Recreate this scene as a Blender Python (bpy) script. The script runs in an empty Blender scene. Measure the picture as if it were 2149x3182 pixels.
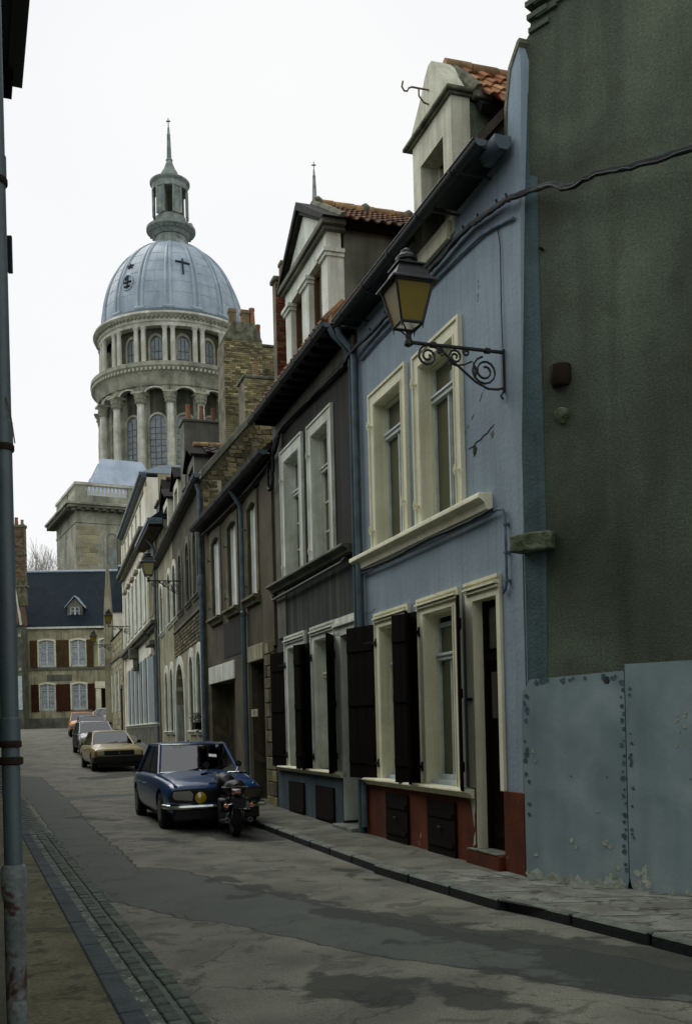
import bpy, bmesh, math, random
from mathutils import Vector, Matrix, Euler
from mathutils.geometry import tessellate_polygon
random.seed(7)
R = random.random
PI = math.pi
sc = bpy.context.scene
col = sc.collection

# ------------------------------------------------------------------ camera, sky, sun, exposure
cam_d = bpy.data.cameras.new("camera"); cam = bpy.data.objects.new("camera", cam_d); col.objects.link(cam)
cam_d.sensor_fit = 'VERTICAL'; cam_d.sensor_height = 36; cam_d.lens = 35.0
cam_d.shift_x = -16.6/3182; cam_d.shift_y = 666/3182
cam_d.clip_start = 0.05; cam_d.clip_end = 2000
cam.matrix_world = Matrix.Translation((0, 0, 1.6)) @ Matrix.Rotation(PI/2, 4, 'X') @ Matrix.Rotation(-0.025, 4, 'Z')
sc.camera = cam

SUN_EL, SUN_AZ = math.radians(50), math.radians(-50)      # azimuth from +Y, negative = to the left
w = bpy.data.worlds.new("World"); sc.world = w; w.use_nodes = True
nt = w.node_tree; nt.nodes.clear()
out = nt.nodes.new('ShaderNodeOutputWorld'); bg = nt.nodes.new('ShaderNodeBackground')
sky = nt.nodes.new('ShaderNodeTexSky'); sky.sky_type = 'NISHITA'; sky.sun_disc = False
sky.sun_elevation = SUN_EL; sky.sun_rotation = SUN_AZ
mixc = nt.nodes.new('ShaderNodeMix'); mixc.data_type = 'RGBA'; mixc.inputs[0].default_value = 0.93
tc = nt.nodes.new('ShaderNodeTexCoord'); nz = nt.nodes.new('ShaderNodeTexNoise')
nz.inputs['Scale'].default_value = 1.3; nz.inputs['Detail'].default_value = 3
cr = nt.nodes.new('ShaderNodeValToRGB')
cr.color_ramp.elements[0].position = .3; cr.color_ramp.elements[0].color = (8.0, 8.25, 8.7, 1)
cr.color_ramp.elements[1].position = .7; cr.color_ramp.elements[1].color = (9.6, 9.55, 9.4, 1)
L = nt.links.new
L(tc.outputs['Generated'], nz.inputs['Vector']); L(nz.outputs['Fac'], cr.inputs['Fac'])
L(sky.outputs[0], mixc.inputs[6]); L(cr.outputs[0], mixc.inputs[7])
L(mixc.outputs[2], bg.inputs[0]); bg.inputs[1].default_value = 0.1
L(bg.outputs[0], out.inputs[0])

sun_d = bpy.data.lights.new("sun", 'SUN'); sun_d.energy = 1.5; sun_d.angle = math.radians(50)
sun_d.color = (1, .97, .92)
sun = bpy.data.objects.new("sun", sun_d); col.objects.link(sun)
sv = Vector((math.cos(SUN_EL)*math.sin(SUN_AZ), math.cos(SUN_EL)*math.cos(SUN_AZ), math.sin(SUN_EL)))
sun.rotation_euler = sv.to_track_quat('Z', 'Y').to_euler()
sc.view_settings.view_transform = 'Standard'; sc.view_settings.look = 'None'
sc.view_settings.exposure = 0.1; sc.view_settings.gamma = 1

# ------------------------------------------------------------------ materials
def lin(h):
    h = h.lstrip('#')
    def f(v):
        v /= 255
        return v/12.92 if v <= .04045 else ((v+.055)/1.055)**2.4
    return tuple(f(int(h[i:i+2], 16)) for i in (0, 2, 4)) + (1,)
TINT = (.96, 1.01, .96)
def c4(c):
    c = lin(c) if isinstance(c, str) else (tuple(c)+(1,))[:4]
    return tuple(min(.9, 1.12*v**1.1*k) for v, k in zip(c[:3], TINT))+(1,)
def mk(name, c1, c2=None, scale=2.0, rough=.88, fine=.25, fscale=45, streak=0.0, sc_col=None, sscale=3.0,
       bump=.25, bscale=30, spec=.3, metal=0, rnd=0.0, c3=None, stain=0.0, thr=.5, coat=0, hue=None, lo=.35, hi=.65, soot=0, sootscale=.9):
    m = bpy.data.materials.new(name); m.use_nodes = True
    t = m.node_tree; b = t.nodes['Principled BSDF']; N = t.nodes.new; K = t.links.new
    b.inputs['Roughness'].default_value = rough; b.inputs['Metallic'].default_value = metal
    b.inputs['Specular IOR Level'].default_value = spec
    if coat: b.inputs['Coat Weight'].default_value = coat; b.inputs['Coat Roughness'].default_value = .04
    co = N('ShaderNodeTexCoord'); vec = co.outputs['Object']; oi = None
    if rnd or hue:
        oi = N('ShaderNodeObjectInfo'); va = N('ShaderNodeVectorMath'); va.operation = 'MULTIPLY_ADD'
        cx = N('ShaderNodeCombineXYZ')
        for i in range(3): K(oi.outputs['Random'], cx.inputs[i])
        va.inputs[1].default_value = (57, 31, 43); K(cx.outputs[0], va.inputs[0]); K(vec, va.inputs[2]); vec = va.outputs[0]
    def noise(s, d=5, v=None, dist=0):
        n = N('ShaderNodeTexNoise'); n.inputs['Scale'].default_value = s; n.inputs['Detail'].default_value = d
        n.inputs['Distortion'].default_value = dist
        K(v or vec, n.inputs['Vector']); return n.outputs['Fac']
    def mrange(v, a, c):
        r = N('ShaderNodeMapRange'); r.inputs[1].default_value = a; r.inputs[2].default_value = c; K(v, r.inputs[0]); return r.outputs[0]
    def mix(f, a, c, mode='MIX'):
        x = N('ShaderNodeMix'); x.data_type = 'RGBA'; x.blend_type = mode
        if isinstance(f, float): x.inputs[0].default_value = f
        else: K(f, x.inputs[0])
        for i, v in ((6, a), (7, c)):
            if isinstance(v, tuple): x.inputs[i].default_value = v
            else: K(v, x.inputs[i])
        return x.outputs[2]
    a = c4(c1); bb = c4(c2) if c2 else tuple(v*.6 for v in a[:3])+(1,)
    cc = mix(mrange(noise(scale, 6, dist=.4), lo, hi), a, bb)
    if hue:
        rr = N('ShaderNodeValToRGB'); rr.color_ramp.interpolation = 'LINEAR'
        el = rr.color_ramp.elements
        while len(el) < len(hue): el.new(.5)
        for i, h in enumerate(hue): el[i].position = i/(len(hue)-1); el[i].color = c4(h)
        wn = N('ShaderNodeMath'); wn.operation = 'FRACT'; wm = N('ShaderNodeMath'); wm.operation = 'MULTIPLY'
        wm.inputs[1].default_value = 17.31; K(oi.outputs['Random'], wm.inputs[0]); K(wm.outputs[0], wn.inputs[0])
        K(wn.outputs[0], rr.inputs[0]); cc = mix(.62, cc, rr.outputs[0])
    if streak:
        mp = N('ShaderNodeMapping'); mp.inputs['Scale'].default_value = (sscale*3, sscale*3, sscale*.18); K(vec, mp.inputs[0])
        s1 = mrange(noise(1.0, 6, mp.outputs[0], .3), .45, .75)
        s2 = N('ShaderNodeMath'); s2.operation = 'MULTIPLY'; s2.inputs[1].default_value = streak; K(s1, s2.inputs[0])
        cc = mix(s2.outputs[0], cc, c4(sc_col or '#1b1c18'))
    if stain:
        s1 = mrange(noise(scale*2.3, 8, dist=.8), thr, thr+.06)
        s2 = N('ShaderNodeMath'); s2.operation = 'MULTIPLY'; s2.inputs[1].default_value = stain; K(s1, s2.inputs[0])
        cc = mix(s2.outputs[0], cc, c4(c3 or '#b9b6a4'))
    if rnd:
        mr = N('ShaderNodeMapRange'); mr.inputs[3].default_value = 1-rnd; mr.inputs[4].default_value = 1+rnd
        K(oi.outputs['Random'], mr.inputs[0]); cx2 = N('ShaderNodeCombineXYZ')
        for i in range(3): K(mr.outputs[0], cx2.inputs[i])
        cc = mix(1.0, cc, cx2.outputs[0], 'MULTIPLY')
    if fine:
        f1 = N('ShaderNodeMapRange'); f1.inputs[1].default_value = .25; f1.inputs[2].default_value = .75
        f1.inputs[3].default_value = 1-fine; f1.inputs[4].default_value = 1+fine*.6
        K(noise(fscale, 4), f1.inputs[0]); cx3 = N('ShaderNodeCombineXYZ')
        for i in range(3): K(f1.outputs[0], cx3.inputs[i])
        cc = mix(1.0, cc, cx3.outputs[0], 'MULTIPLY')
    if soot:                                         # large patches of soot and lichen laid over many small pieces
        ge = N('ShaderNodeNewGeometry'); sv_ = mrange(noise(sootscale, 6, ge.outputs['Position'], .6), .42, .68)
        s2 = N('ShaderNodeMath'); s2.operation = 'MULTIPLY'; s2.inputs[1].default_value = soot; K(sv_, s2.inputs[0])
        cc = mix(s2.outputs[0], cc, c4('#22231c'))
    K(cc, b.inputs['Base Color'])
    if bump:
        bp = N('ShaderNodeBump'); bp.inputs['Strength'].default_value = bump; bp.inputs['Distance'].default_value = .02
        K(noise(bscale, 6), bp.inputs['Height']); K(bp.outputs[0], b.inputs['Normal'])
    return m
def glass(name, base, rough=.06, refl=.22, ior=1.5):
    m = bpy.data.materials.new(name); m.use_nodes = True; t = m.node_tree; b = t.nodes['Principled BSDF']
    N = t.nodes.new; K = t.links.new
    co = N('ShaderNodeTexCoord'); n = N('ShaderNodeTexNoise'); n.inputs['Scale'].default_value = 2.2; K(co.outputs['Object'], n.inputs[0])
    x = N('ShaderNodeMix'); x.data_type = 'RGBA'; a = c4(base); x.inputs[6].default_value = a
    x.inputs[7].default_value = tuple(v*.35 for v in a[:3])+(1,); K(n.outputs['Fac'], x.inputs[0]); K(x.outputs[2], b.inputs['Base Color'])
    b.inputs['Roughness'].default_value = .5; b.inputs['Specular IOR Level'].default_value = .2
    g = N('ShaderNodeBsdfGlossy'); g.inputs['Roughness'].default_value = rough
    bp = N('ShaderNodeBump'); bp.inputs['Strength'].default_value = .05; K(n.outputs['Fac'], bp.inputs['Height']); K(bp.outputs[0], g.inputs['Normal'])
    f = N('ShaderNodeFresnel'); f.inputs['IOR'].default_value = ior
    ad = N('ShaderNodeMath'); ad.operation = 'ADD'; ad.use_clamp = True; ad.inputs[1].default_value = refl; K(f.outputs[0], ad.inputs[0])
    ms = N('ShaderNodeMixShader'); K(ad.outputs[0], ms.inputs[0]); K(b.outputs[0], ms.inputs[1]); K(g.outputs[0], ms.inputs[2])
    K(ms.outputs[0], t.nodes['Material Output'].inputs[0]); return m

M = {}
M['blue'] = mk('blue_grey_render', '#919da9', '#818e9b', scale=.9, streak=.32, sc_col='#5d6870', sscale=4.5, fine=.1, fscale=90, bump=.35, bscale=18)
M['cream'] = mk('cream_stone_paint', '#e2ddc8', '#d0cbb5', scale=1.6, streak=.25, sc_col='#837c5f', sscale=3, fine=.1, bump=.2, bscale=25)
M['creamwhite'] = mk('old_white_paint', '#d3d0c0', '#b9b6a6', scale=2.5, streak=.4, sc_col='#77756a', sscale=4, fine=.12, bump=.3)
M['greywhite'] = mk('grey_white_paint', '#dbdcd6', '#c0c1b4', scale=2, streak=.4, sc_col='#6e6b58', sscale=4, fine=.15, bump=.25)
M['joinery'] = mk('white_joinery', '#c6cbca', '#aab2b3', scale=5, fine=.08, bump=.05, rough=.5, spec=.5)
M['black_render'] = mk('sooty_render', '#2a2a24', '#1f201c', scale=1.2, streak=.4, sc_col='#4c5045', sscale=2.6, fine=.2, bump=.4)
M['streak_render'] = mk('streaked_render', '#343a39', '#222624', scale=1.4, streak=.8, sc_col='#5b5e50', sscale=1.7, fine=.18, bump=.35)
M['grey_render'] = mk('weathered_grey_render', '#76766a', '#595a50', scale=1.5, streak=.5, sc_col='#3a3b34', sscale=2.5, fine=.2, bump=.35)
M['brown_render'] = mk('brown_render', '#625c48', '#484436', scale=1.1, streak=.6, sc_col='#2c2b22', sscale=2.2, fine=.22, bump=.45, c3='#80745a', stain=.3, thr=.58)
M['brown_stone'] = mk('grimy_surround_stone', '#7d7760', '#5c5846', scale=2, streak=.6, sc_col='#2f2e25', sscale=3, fine=.2, bump=.4)
M['brown_smooth'] = mk('brown_smooth_pilaster', '#625a45', '#4e4837', scale=1.3, streak=.3, sc_col='#3b3828', fine=.15, bump=.2)
M['gable_moss'] = mk('mossy_dark_render', '#687060', '#3c4438', scale=.8, streak=.4, sc_col='#31372e', sscale=1.3, fine=.4, fscale=38, bump=.45, bscale=55, c3='#4a4636', stain=.25, thr=.56, lo=.3, hi=.7)
M['bluestrip'] = mk('dirty_blue_paint', '#56686d', '#455559', scale=2, streak=.4, sc_col='#3a4038', fine=.2, bump=.4)
M['redbase'] = mk('oxide_red_plinth', '#6e3517', '#4e240e', scale=1.7, streak=.3, sc_col='#2f1710', fine=.2, bump=.3, c3='#9b9a8c', stain=.85, thr=.7)
M['bluebase'] = mk('blue_plinth', '#4b5b64', '#3b4a53', scale=1.7, streak=.4, sc_col='#27343a', fine=.2, bump=.3)
M['shutter'] = mk('black_brown_shutter', '#17100d', '#0f0b09', scale=3, fine=.2, bump=.1, rough=.8, spec=.08)
M['darkwood'] = mk('dark_wood', '#17110e', '#0f0c0a', scale=3, streak=.4, sc_col='#241c17', fine=.2, bump=.2, rough=.8, spec=.1)
M['oak'] = mk('varnished_wood', '#6b4c22', '#553a19', scale=2, streak=.5, sc_col='#35240f', fine=.15, bump=.15, rough=.55)
M['shutterbrown'] = mk('brown_louvred_shutter', '#5e4a2c', '#4b3a21', scale=2, streak=.5, sc_col='#2d2212', sscale=5, fine=.2, bump=.2)
M['shutterred'] = mk('red_brown_shutter', '#4e2a1a', '#3d2013', scale=2, streak=.4, sc_col='#26120a', sscale=5, fine=.2, bump=.2)
M['shutterpale'] = mk('pale_blue_shutter', '#8e9aa4', '#7f8a92', scale=2, streak=.5, sc_col='#666c6e', sscale=4, fine=.12, bump=.1)
M['zinc'] = mk('zinc_grey', '#5d6e78', '#46555e', scale=3, streak=.4, sc_col='#333d42', sscale=4, fine=.15, bump=.1, rough=.55, spec=.5)
M['zincdark'] = mk('dark_gutter', '#1c2427', '#141a1c', scale=3, fine=.2, bump=.1, rough=.5, spec=.45)
M['pipepaint'] = mk('blue_grey_pipe_paint', '#566369', '#48555b', scale=2.2, streak=.3, sc_col='#2b3a42', fine=.12, bump=.1, rough=.5, spec=.5)
M['piperust'] = mk('rusty_peeling_paint', '#84898a', '#5d6667', scale=3, streak=.75, sc_col='#3f2413', sscale=3, fine=.25, bump=.5, c3='#442817', stain=.9, thr=.53, rough=.7)
M['iron'] = mk('wrought_iron', '#0d1213', '#1a2021', scale=12, fine=.2, bump=.2, rough=.55, spec=.5)
M['rustiron'] = mk('rusty_iron', '#8a7a68', '#5c4432', scale=9, fine=.3, bump=.3)
M['cable'] = mk('black_cable', '#0f1416', '#1b2224', scale=8, fine=.2, bump=.3, rough=.6)
M['conduit'] = mk('blue_painted_conduit', '#6c7a88', '#52606c', scale=6, fine=.15, bump=.1)
M['lampglass'] = glass('amber_lamp_glass', '#86731f', rough=.35, refl=.0, ior=1.15)
M['lampglassclear'] = glass('pale_lamp_glass', '#b3a675', rough=.25, refl=.05, ior=1.35)
M['pane'] = glass('dark_window_glass', '#2b2f24', rough=.04, refl=.03)
M['paneolive'] = glass('olive_window_glass', '#55532e', rough=.06, refl=.02)
M['lace'] = mk('lace_curtain_behind_glass', '#b4b8bd', '#8a9097', scale=9, streak=.5, sc_col='#5c636c', sscale=14, fine=.3, fscale=60, bump=0, rough=.3, spec=.5)
M['churchglass'] = mk('leaded_church_glass', '#87919a', '#6c7680', scale=1.5, fine=.2, fscale=9, bump=.2, rough=.35, spec=.5)
M['tileorange'] = mk('orange_clay_tile', '#a67250', '#7d533a', scale=4, fine=.25, bump=.3, rnd=.25, hue=['#ab7450', '#83583e', '#b58a63', '#6b5a4a'])
M['tileold'] = mk('old_mixed_clay_tile', '#80604b', '#54463b', scale=5, fine=.3, bump=.4, rnd=.35, soot=.4, sootscale=2, hue=['#9c6c4c', '#5f4c40', '#4a463f', '#ab8262', '#6e5040'])
M['tiledark'] = mk('dark_weathered_tile', '#3a3532', '#4a4039', scale=5, fine=.3, bump=.3, rnd=.25, rough=.85, spec=.15)
M['ridge'] = mk('ridge_tile', '#ab8a64', '#7a6450', scale=3, fine=.25, bump=.3, rnd=.15)
M['mortar'] = mk('lichened_mortar', '#7c7b6a', '#4d4e43', scale=6, fine=.35, bump=.6, bscale=20)
M['slate'] = mk('blue_slate', '#202a31', '#28323a', scale=.8, streak=.25, sc_col='#2d3b48', fine=.4, fscale=9, bump=.6, bscale=8, rough=.85, spec=.1)
M['lead'] = mk('grey_blue_lead', '#a3adb9', '#8b96a3', scale=.35, streak=.35, sc_col='#6b7788', sscale=.35, fine=.16, fscale=5, bump=.12, bscale=2, rough=.5, spec=.5)
M['leadroof'] = mk('pale_lead_sheet', '#a9b2c2', '#959fb0', scale=.5, fine=.1, fscale=6, bump=.1, bscale=2, rough=.5)
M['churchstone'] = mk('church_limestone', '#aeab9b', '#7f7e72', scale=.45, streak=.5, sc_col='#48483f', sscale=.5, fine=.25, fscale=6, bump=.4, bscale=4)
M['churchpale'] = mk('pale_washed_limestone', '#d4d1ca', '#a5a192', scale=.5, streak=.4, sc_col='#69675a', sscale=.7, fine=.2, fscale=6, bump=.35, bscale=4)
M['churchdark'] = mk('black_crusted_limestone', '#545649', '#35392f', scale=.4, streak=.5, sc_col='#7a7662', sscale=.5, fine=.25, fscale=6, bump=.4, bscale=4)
M['churchblock'] = mk('ashlar_block', '#a39b7f', '#857f69', scale=.6, fine=.22, fscale=7, bump=.3, bscale=5, rnd=.14, hue=['#a49b7d', '#7f7b67', '#b3aa8b', '#8f8a74'])
M['whitestone'] = mk('white_painted_stucco', '#f4ebde', '#dcd2c2', scale=1.2, streak=.35, sc_col='#8c8474', sscale=2, fine=.12, bump=.2)
M['buffstone'] = mk('buff_limestone', '#b0a990', '#8b8570', scale=1.1, streak=.65, sc_col='#45433a', sscale=2.2, fine=.22, bump=.35)
M['rubblewall'] = mk('rubble_masonry_ground', '#5a553f', '#3a382b', scale=2.2, fine=.4, bump=.8, bscale=9)
M['rubble'] = mk('rubble_stone', '#746c52', '#4a4738', scale=5, fine=.4, fscale=25, bump=.7, bscale=14, rnd=.45, soot=.6, sootscale=1.6, hue=['#8c7f58', '#55503c', '#a99d79', '#3a382d', '#7b6e4a'])
M['yellowbrick'] = mk('yellow_stock_brick', '#9f9470', '#6f6a54', scale=5, fine=.4, bump=.5, rnd=.4, soot=.7, sootscale=1.3, hue=['#b3a67c', '#8a8060', '#c8bb92', '#56533f', '#a58e60'])
M['redbrick'] = mk('red_brick', '#70331f', '#562a1c', scale=6, fine=.3, bump=.4, rnd=.3, soot=.6, sootscale=2, hue=['#7a3a24', '#552a1d', '#8a4a30', '#7a6a50'])
M['brickback'] = mk('dirty_mortar_bed', '#7e7863', '#4a4738', scale=3, fine=.3, bump=.4)
M['pot'] = mk('terracotta_pot', '#8f6448', '#6d5242', scale=3, fine=.2, bump=.2, rnd=.2)
M['potbuff'] = mk('buff_clay_pot', '#93795a', '#6d6150', scale=3, fine=.25, bump=.2, rnd=.15)
M['kerb'] = mk('wet_dark_kerb_stone', '#23292c', '#171c1e', scale=5, fine=.3, bump=.4, rnd=.2, rough=.6, spec=.4)
M['kerbpale'] = mk('pale_kerb_top', '#777b74', '#5c605a', scale=4, fine=.25, bump=.4, rnd=.12)
M['sett'] = mk('grey_sett', '#5b625c', '#474d48', scale=6, fine=.3, bump=.5, rnd=.22)
M['flag'] = mk('worn_flagstone', '#84857d', '#62625a', scale=2.4, fine=.3, bump=.4, rnd=.1, c3='#3b3a30', stain=.7, thr=.57)
M['panel'] = mk('blue_grey_painted_sheet', '#94a1a5', '#7b898f', scale=1.6, streak=.22, sc_col='#5a6a70', sscale=1.2, fine=.08, bump=.04, rough=.6, c3='#8f9489', stain=.8, thr=.69)
M['peel_dark'] = mk('dark_old_paint_patch', '#41565c', '#56696e', scale=9, fine=.2, bump=.2)
M['peel_white'] = mk('bare_chalky_patch', '#b3b7ae', '#8f9287', scale=12, fine=.25, bump=.3)
M['plaque'] = mk('enamel_white', '#a9a893', '#98977f', scale=6, fine=.1, bump=0, rough=.4)
M['boardwhite'] = mk('white_boarding', '#eceeec', '#d4d7d3', scale=2, streak=.3, sc_col='#7d7f78', sscale=3, fine=.08, bump=.1)
M['ink'] = mk('black_lettering', '#101010', '#151515', fine=0, bump=0)
M['rubber'] = mk('tyre_rubber', '#0b0b0c', '#121213', scale=8, fine=.2, bump=.2, rough=.8)
M['carblack'] = mk('black_trim', '#08090a', '#0c0d0e', scale=8, fine=.1, bump=0, rough=.5)
M['chrome'] = mk('chrome', '#c9cdd0', '#b5b9bc', scale=8, fine=.05, bump=0, rough=.12, metal=1)
M['hubcap'] = mk('dull_steel', '#6d7073', '#55585a', scale=8, fine=.1, bump=0, rough=.35, metal=.8)
def paint(n, c, r=.3):
    return mk(n, c, None, scale=1.5, fine=.05, bump=0, rough=r, spec=.3, coat=.6, lo=.2, hi=1.6)
M['carblue'] = paint('deep_blue_car_paint', '#08406f')
M['carbeige'] = paint('gold_beige_car_paint', '#a8976c')
M['cargrey'] = paint('silver_car_paint', '#a3a8ab')
M['carorange'] = paint('orange_car_paint', '#dd8f22')
M['carred'] = paint('dark_red_car_paint', '#5e2222')
M['carwhite'] = paint('white_car_paint', '#d5d8da')
M['carglass'] = glass('car_glass', '#0d0f10', rough=.03, refl=.13)
t_ = M['carglass'].node_tree; tb = t_.nodes.new('ShaderNodeBsdfTransparent'); tb.inputs[0].default_value = (.42, .47, .46, 1)
ms_ = [n for n in t_.nodes if n.type == 'MIX_SHADER'][0]; t_.links.new(tb.outputs[0], ms_.inputs[1])
M['headlamp'] = glass('headlamp_glass', '#3c3a22', rough=.1, refl=.25)
M['headpale'] = glass('pale_headlamp_glass', '#b8b691', rough=.1, refl=.2)
M['foglamp'] = glass('yellow_fog_lamp', '#c5ab0c', rough=.12, refl=.12)
M['redlamp'] = glass('red_tail_lamp', '#a01410', rough=.12, refl=.15)
M['amberlamp'] = glass('amber_indicator', '#c5600c', rough=.15, refl=.1)
M['bark'] = mk('bare_bark', '#a9a59d', '#8d8981', scale=5, fine=.2, bump=.2)
M['leaf'] = mk('pot_plant_leaf', '#1e2b12', '#2b3a1a', scale=9, fine=.3, bump=.1)
M['rust'] = mk('rust_stain', '#2e2114', '#20180f', scale=9, fine=.2, bump=.1)
M['moss'] = mk('mossy_stone', '#74786a', '#3c4a26', scale=9, fine=.35, bump=.8, bscale=25)
M['dark'] = mk('unlit_interior', '#0b0c0a', '#121310', fine=.1, bump=0)

# ------------------------------------------------------------------ mesh helpers
class MB:
    def __init__(s): s.v = []; s.f = []
    def add(s, vs, fs):
        n = len(s.v); s.v += [tuple(p) for p in vs]; s.f += [tuple(i+n for i in q) for q in fs]; return s
    def box(s, x0, x1, y0, y1, z0, z1):
        if x0 > x1: x0, x1 = x1, x0
        if y0 > y1: y0, y1 = y1, y0
        if z0 > z1: z0, z1 = z1, z0
        return s.add([(x0,y0,z0),(x1,y0,z0),(x1,y1,z0),(x0,y1,z0),(x0,y0,z1),(x1,y0,z1),(x1,y1,z1),(x0,y1,z1)],
                     [(0,3,2,1),(4,5,6,7),(0,1,5,4),(1,2,6,5),(2,3,7,6),(3,0,4,7)])
    def prism(s, poly, o0, o1):                      # polygon in (x,z), between y=o0 and y=o1
        n = len(poly); vs = [(p[0], o0, p[1]) for p in poly]+[(p[0], o1, p[1]) for p in poly]
        tri = tessellate_polygon([[Vector((p[0], p[1], 0)) for p in poly]])
        fs = [tuple(t) for t in tri]+[tuple(i+n for i in reversed(t)) for t in tri]
        fs += [(i, (i+1) % n, (i+1) % n+n, i+n) for i in range(n)]
        return s.add(vs, fs)
    def prismz(s, poly, z0, z1):                     # polygon in (x,y)
        n = len(poly); vs = [(p[0], p[1], z0) for p in poly]+[(p[0], p[1], z1) for p in poly]
        tri = tessellate_polygon([[Vector((p[0], p[1], 0)) for p in poly]])
        fs = [tuple(t) for t in tri]+[tuple(i+n for i in reversed(t)) for t in tri]
        fs += [(i, (i+1) % n, (i+1) % n+n, i+n) for i in range(n)]
        return s.add(vs, fs)
    def wall(s, outer, holes, thick, reveal=.28, o=0, back=True):
        loops = [outer]+holes; flat = [p for l in loops for p in l]
        tri = tessellate_polygon([[Vector((p[0], p[1], 0)) for p in l] for l in loops])
        n = len(flat)
        s.add([(p[0], o, p[1]) for p in flat], [tuple(t) for t in tri])
        m = len(outer)
        s.add([(p[0], o, p[1]) for p in outer]+[(p[0], o-thick, p[1]) for p in outer],
              [(i, (i+1) % m, (i+1) % m+m, i+m) for i in range(m)])
        if back:
            t2 = tessellate_polygon([[Vector((p[0], p[1], 0)) for p in outer]])
            s.add([(p[0], o-thick, p[1]) for p in outer], [tuple(reversed(t)) for t in t2])
        for h in holes:
            m = len(h)
            s.add([(p[0], o, p[1]) for p in h]+[(p[0], o-reveal, p[1]) for p in h],
                  [(i, (i+1) % m, (i+1) % m+m, i+m) for i in range(m)])
        return s
    def tube(s, pts, r, n=8, cap=True):
        pts = [Vector(p) for p in pts]; rings = []
        rr = r if isinstance(r, (list, tuple)) else [r]*len(pts)
        up = Vector((0, 0, 1)); prev = None
        for i, p in enumerate(pts):
            d = (pts[min(i+1, len(pts)-1)]-pts[max(i-1, 0)])
            if d.length < 1e-9: d = Vector((0, 0, 1))
            d.normalize()
            if prev is None:
                a = d.cross(up)
                if a.length < .1: a = d.cross(Vector((1, 0, 0)))
            else: a = prev - d*prev.dot(d)
            a.normalize(); prev = a; b = d.cross(a)
            rings.append([p+(a*math.cos(2*PI*k/n)+b*math.sin(2*PI*k/n))*rr[i] for k in range(n)])
        vs = [q for g in rings for q in g]; fs = []
        for i in range(len(rings)-1):
            for k in range(n): fs.append((i*n+k, i*n+(k+1) % n, (i+1)*n+(k+1) % n, (i+1)*n+k))
        if cap: fs += [tuple(range(n)), tuple(reversed(range(len(vs)-n, len(vs))))]
        return s.add(vs, fs)
    def lathe(s, prof, cx=0, cy=0, n=48, a0=0, a1=2*PI, cap=True):
        full = abs(a1-a0-2*PI) < 1e-6; m = n if full else n+1; vs = []
        for r, z in prof:
            for k in range(m):
                a = a0+(a1-a0)*k/n; vs.append((cx+r*math.cos(a), cy+r*math.sin(a), z))
        fs = []
        for i in range(len(prof)-1):
            for k in range(n):
                k2 = (k+1) % m; fs.append((i*m+k, i*m+k2, (i+1)*m+k2, (i+1)*m+k))
        if cap and full: fs += [tuple(reversed(range(m))), tuple(range(len(vs)-m, len(vs)))]
        return s.add(vs, fs)
    def sweep(s, prof, x0, x1):                      # (y,z) profile extruded along x
        n = len(prof); vs = [(x0, p[0], p[1]) for p in prof]+[(x1, p[0], p[1]) for p in prof]
        tri = tessellate_polygon([[Vector((p[0], p[1], 0)) for p in prof]])
        fs = [tuple(t) for t in tri]+[tuple(i+n for i in reversed(t)) for t in tri]
        fs += [(i, (i+1) % n, (i+1) % n+n, i+n) for i in range(n)]
        return s.add(vs, fs)
    def quad(s, a, b, c, d): return s.add([a, b, c, d], [(0, 1, 2, 3)])
    def mirror_x(s):
        n = len(s.v); s.v += [(-x, y, z) for x, y, z in s.v]; s.f += [tuple(reversed([i+n for i in q])) for q in s.f]; return s
    def mesh(s, name, mat, smooth=True, off=(0, 0, 0), recalc=True):
        me = bpy.data.meshes.new(name)
        me.from_pydata([(v[0]-off[0], v[1]-off[1], v[2]-off[2]) for v in s.v], [], s.f)
        if recalc:
            bm = bmesh.new(); bm.from_mesh(me); bmesh.ops.remove_doubles(bm, verts=bm.verts, dist=1e-5)
            bmesh.ops.recalc_face_normals(bm, faces=bm.faces); bm.to_mesh(me); bm.free()
        if mat: me.materials.append(mat)
        if smooth:
            me.polygons.foreach_set('use_smooth', [True]*len(me.polygons)); me.set_sharp_from_angle(angle=math.radians(38))
        return me
class Frame:
    def __init__(s, x, y, dx, dy):
        l = math.hypot(dx, dy); s.x, s.y, s.dx, s.dy = x, y, dx/l, dy/l; s.nx, s.ny = -s.dy, s.dx
        s.M = Matrix(((s.dx, s.nx, 0, x), (s.dy, s.ny, 0, y), (0, 0, 1, 0), (0, 0, 0, 1)))
    def w(s, S, o=0): return (s.x+S*s.dx+o*s.nx, s.y+S*s.dy+o*s.ny)
    def perp(s, S):                                  # frame of a cross wall at S: x towards the street, y towards the camera
        x, y = s.w(S); return Frame(x, y, s.nx, s.ny)
class Thing:
    def __init__(s, name, label, cat, fr, base, group=None, rot=None):
        s.fr, s.base = fr, base
        o = bpy.data.objects.new(name, None); col.objects.link(o); s.root = o; o.empty_display_size = .2
        o.matrix_world = fr.M @ Matrix.Translation(base)
        if rot: o.matrix_world = o.matrix_world @ rot
        o['label'] = label; o['category'] = cat
        if group: o['group'] = group
    def part(s, name, mb, mat, parent=None, label=None, smooth=True, bevel=0, kind=None):
        me = mb.mesh(name, mat, smooth, s.base)
        o = bpy.data.objects.new(name, me); col.objects.link(o); o.parent = parent or s.root
        if label: o['label'] = label
        if kind: o['kind'] = kind
        if bevel:
            b = o.modifiers.new('bevel', 'BEVEL'); b.width = bevel; b.segments = 2; b.limit_method = 'ANGLE'; b.angle_limit = .6
        return o
    def inst(s, name, me, loc, rot=(0, 0, 0), scale=(1, 1, 1), parent=None):
        o = bpy.data.objects.new(name, me); col.objects.link(o); o.parent = parent or s.root
        o.location = (loc[0]-s.base[0], loc[1]-s.base[1], loc[2]-s.base[2]); o.rotation_euler = rot; o.scale = scale
        return o
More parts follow.
